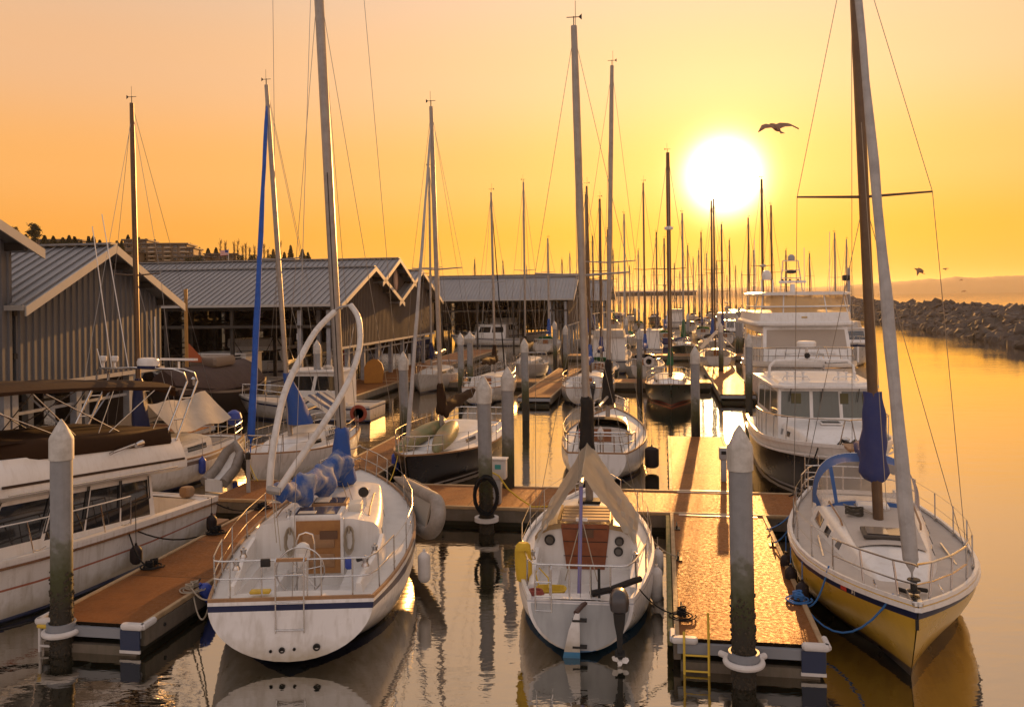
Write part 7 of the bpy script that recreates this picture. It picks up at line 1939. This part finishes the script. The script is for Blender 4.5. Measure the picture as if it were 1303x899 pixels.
# boats lying in the sheds
k = 0
for (u_, v_, st_, L_, lb, hm) in [(38.2, -24, 'cabin', 9, 'white cabin boat inside the long shed, nearest bay', None), (44.2, -24.5, 'fly', 10, 'white flybridge boat inside the long shed, middle bay', None), (50.3, -24, 'cabin', 9, 'white cabin boat inside the long shed under the third gable', None), (38.2, -36, 'trawler', 10, 'pale trawler deep inside the long shed, left bay', None), (44.2, -37, 'cabin', 9, 'cabin boat deep inside the long shed, centre', HNV), (38.6, -48, 'fly', 10, 'flybridge boat at the far left end of the long shed', None),
        (92, -17, 'cabin', 9, 'white cabin boat in the near bay of the twin-gabled shed', None), (98.5, -17, 'fly', 10, 'flybridge boat in the middle bay of the twin-gabled shed', None), (92, -29, 'trawler', 10, 'trawler in the second bay of the twin-gabled shed', HNV), (92, -42, 'cabin', 9, 'cabin boat far left in the twin-gabled shed', None), (105, -20, 'cabin', 9, 'cabin boat in the far bay of the twin-gabled shed', None),
        (12.4, -23, 'cabin', 8, 'white boat inside the corrugated shed behind the bimini', None), (4.6, -24, 'fly', 9, 'white boat inside the nearest shed at the left edge', None), (16.2, -31, 'cabin', 8, 'second boat deep in the corrugated shed', None)]:
    q = D(u_, v_-.5); hd = DA+R(90) if k % 2 else DA-R(90)
    if hd > DA: q = D(u_, v_-L_+2)
    generic_motor('motor_boat', lb, q.x, q.y, hd, L_, L_*.34, style=st_, canvas=[BLUEC, BROWNC, BLACKC][k % 3], hullm=hm, group='boats kept inside the sheds'); k += 1
q = D(31.8, -23.4)
# dark wooden boat with tarp between the sheds
wb = empty('wooden_boat', label='big dark wooden boat under a brown tarpaulin with a hanging lantern, between the sheds', cat='wooden boat')
place(wb, q.x, q.y, TO)
PW = Hull(9.8, 3.5, 1.7, 1.5, 2.3, rs=.6, rake=-.2, oh=1.2, zt=-.1)
hull_mesh(wb, PW, mat('dark_plank', (.02, .014, .012), .7, noise=(2, .6, (.04, .025, .018)), spec=.2), (.04, .1), mat('plank_trim', (.22, .17, .13), .6)); deck_mesh(wb, PW, TEAK)
MB().loft([[Vector((x*PW.b(PW.t_of(y))*1.03, y, z)) for x, z in ((-1, 1.55), (-.97, 1.75), (-.55, 2.45), (0, 2.75), (.55, 2.45), (.97, 1.75), (1, 1.55))] for y in (.6, 2, 4, 6, 7.5, 8.6)]).build('tarpaulin', mat('tarp_brown', (.06, .034, .026), .8, noise=(1.5, .5, (.035, .02, .015)), bump=(5, .5)), wb, ang=50)
MB().box(0, 4.0, 2.85, 1.5, 2.2, .5, bev=.12).build('deckhouse', mat('deckhouse_tan', (.20, .15, .11), .7), wb)
MB().tube([(0, 6.5, 1.9), (.05, 6.45, 6.6)], .09, 8).build('mast', mat('spar_amber', (.38, .2, .05), .4), wb)
MB().lathe([(.03, .4), (.12, .3), (.12, 0), (.05, -.05)], (-1.2, 8.0, 2.0), 10).build('lantern', STEEL, wb)
oc = MB().loft([[Vector((0, y, z)) for y, z in ((6.4, 3.0), (4.6, 2.8), (6.3, 3.9))], [Vector((.12, y, z)) for y, z in ((6.4, 3.0), (4.6, 2.8), (6.3, 3.9))]]); oc.build('furled_canvas', mat('canvas_rust', (.35, .09, .03), .8), wb)
q = D(28, -14.2); 
o = generic_motor('motor_boat', 'white open fishing boat moored along the walkway behind the wishbone boom', D(27.2, -14.2).x, D(27.2, -14.2).y, DA-R(90), 7.4, 2.7, style='cabin', group=None); note(o, 7.4, DA-R(90))

# ================================================================ lines and loose things in the foreground
rope(wpt(B3, P3.rim(.955, .06, .06, 1)), D(2.0, WR-.12, .58), .62, ROPEB, 'blue mooring line drooping from the bow of the yellow-hulled sloop', r=.017)
rope(wpt(B3, P3.rim(.80, .03, .10, 1)), D(2.05, WR-.12, .60), .42, ROPEB, 'blue line from the side deck of the yellow-hulled sloop to the dock knot', r=.017)
rope(wpt(B3, P3.rim(.06, .05, .06, 1)), D(6.6, WR-.14, .56), .2, ROPEB, 'blue stern line of the yellow-hulled sloop', r=.015)
rope(wpt(B3, P3.rim(.42, .05, .05, 1)), D(5.5, WR-.14, .56), .1, ROPEB, 'short blue midship line of the yellow-hulled sloop', r=.014)
rope(wpt(B1, P1.rim(.01, .05, .04, -1)), D(1.0, -9.03, .58), .10, ROPE, 'upper pale stern line of the wheel-steered sloop', r=.014)
rope(wpt(B1, P1.rim(.01, .02, -.05, -1)), D(1.05, -9.03, .56), .42, ROPE, 'lower slack pale stern line of the wheel-steered sloop', r=.014)
rope(wpt(B1, P1.rim(.45, .05, .05, -1)), D(4.6, -9.03, .56), .08, ROPE, 'pale spring line along the left finger dock', r=.014)
rope(wpt(B2, (1.0, .25, 1.0)), D(.9, .14, .56), .12, ROPEK, 'dark stern line of the small outboard sloop', r=.013)
rope(wpt(B2, P2.rim(.5, .05, .05, 1)), D(4.2, .14, .56), .08, ROPE, 'pale midship line of the small outboard sloop', r=.012)
rope(wpt(B4, P4.rim(.93, .1, .05, 1)), D(10.3, 3.2, .5), .3, ROPEK, 'dark bow line of the pilothouse boat, running down to the left', r=.022)
rope(wpt(B10, P10.rim(.93, .05, .05, 1)), D(10.4, -8.2, .52), .15, ROPEY, 'yellow bow line of the black-hulled sloop', r=.016)
rope(wpt(B8, P8.rim(.02, .05, .05, -1)), D(10.4, -12.4, .52), .5, ROPEY, 'slack yellow stern line of the tarped sloop', r=.014)
rope(wpt(B9, P9.rim(.95, .05, .05, 1)), D(10.4, -12.3, .52), .1, ROPEY, 'yellow bow line of the blue-furled sloop', r=.016)
bf = fender(D(1.5, -8.68, -.02), .75, .13, FENB, 'long blue fender trailing at the right side of the left finger dock', topz=.5); bf.rotation_euler = (R(30), R(-22), 0)
# small post on the cross dock near the cruiser's stern
sp = at(225*0+613*0+0+0 or 284, 652, .5) if False else D(9.0, -11.9, .5)
ps = empty('mooring_post', sp, 0, 'slim grey post with a black cap on the cross dock behind the motor cruiser', 'post')
MB().lathe([(.06, 0), (.06, 1.0)], n=12).build('shaft', GREYP, ps); MB().lathe([(.08, .95), (.08, 1.12), (.03, 1.15)], n=12).build('cap', DARKM, ps)
pd2 = empty('power_pedestal', at(921, 612, .5), -DA, 'small grey power box behind the big near right piling', 'power pedestal')
MB().box(0, 0, .35, .16, .16, .7, bev=.02).build('post', GREYP, pd2); MB().box(0, 0, .82, .26, .22, .36, bev=.03).build('box', GREYP, pd2); MB().box(0, -.118, .86, .14, .012, .1).build('socket_cover', DARKM, pd2, False)
# ================================================================ evening haze over the harbour
hb = MB().box(0, 3380, 53, 8900, 6960, 110).build('haze', [], None, False)
hm = bpy.data.materials.new('evening_haze'); hm.use_nodes = True
nt = hm.node_tree; nt.nodes.clear()
ho_ = nt.nodes.new('ShaderNodeOutputMaterial'); pv = nt.nodes.new('ShaderNodeVolumePrincipled')
pv.inputs['Color'].default_value = (.95, .88, .80, 1); pv.inputs['Density'].default_value = .00006; pv.inputs['Anisotropy'].default_value = .55
nt.links.new(pv.outputs[0], ho_.inputs['Volume'])
hb.data.materials.append(hm); hb['kind'] = 'stuff'
sc.cycles.volume_bounces = 0
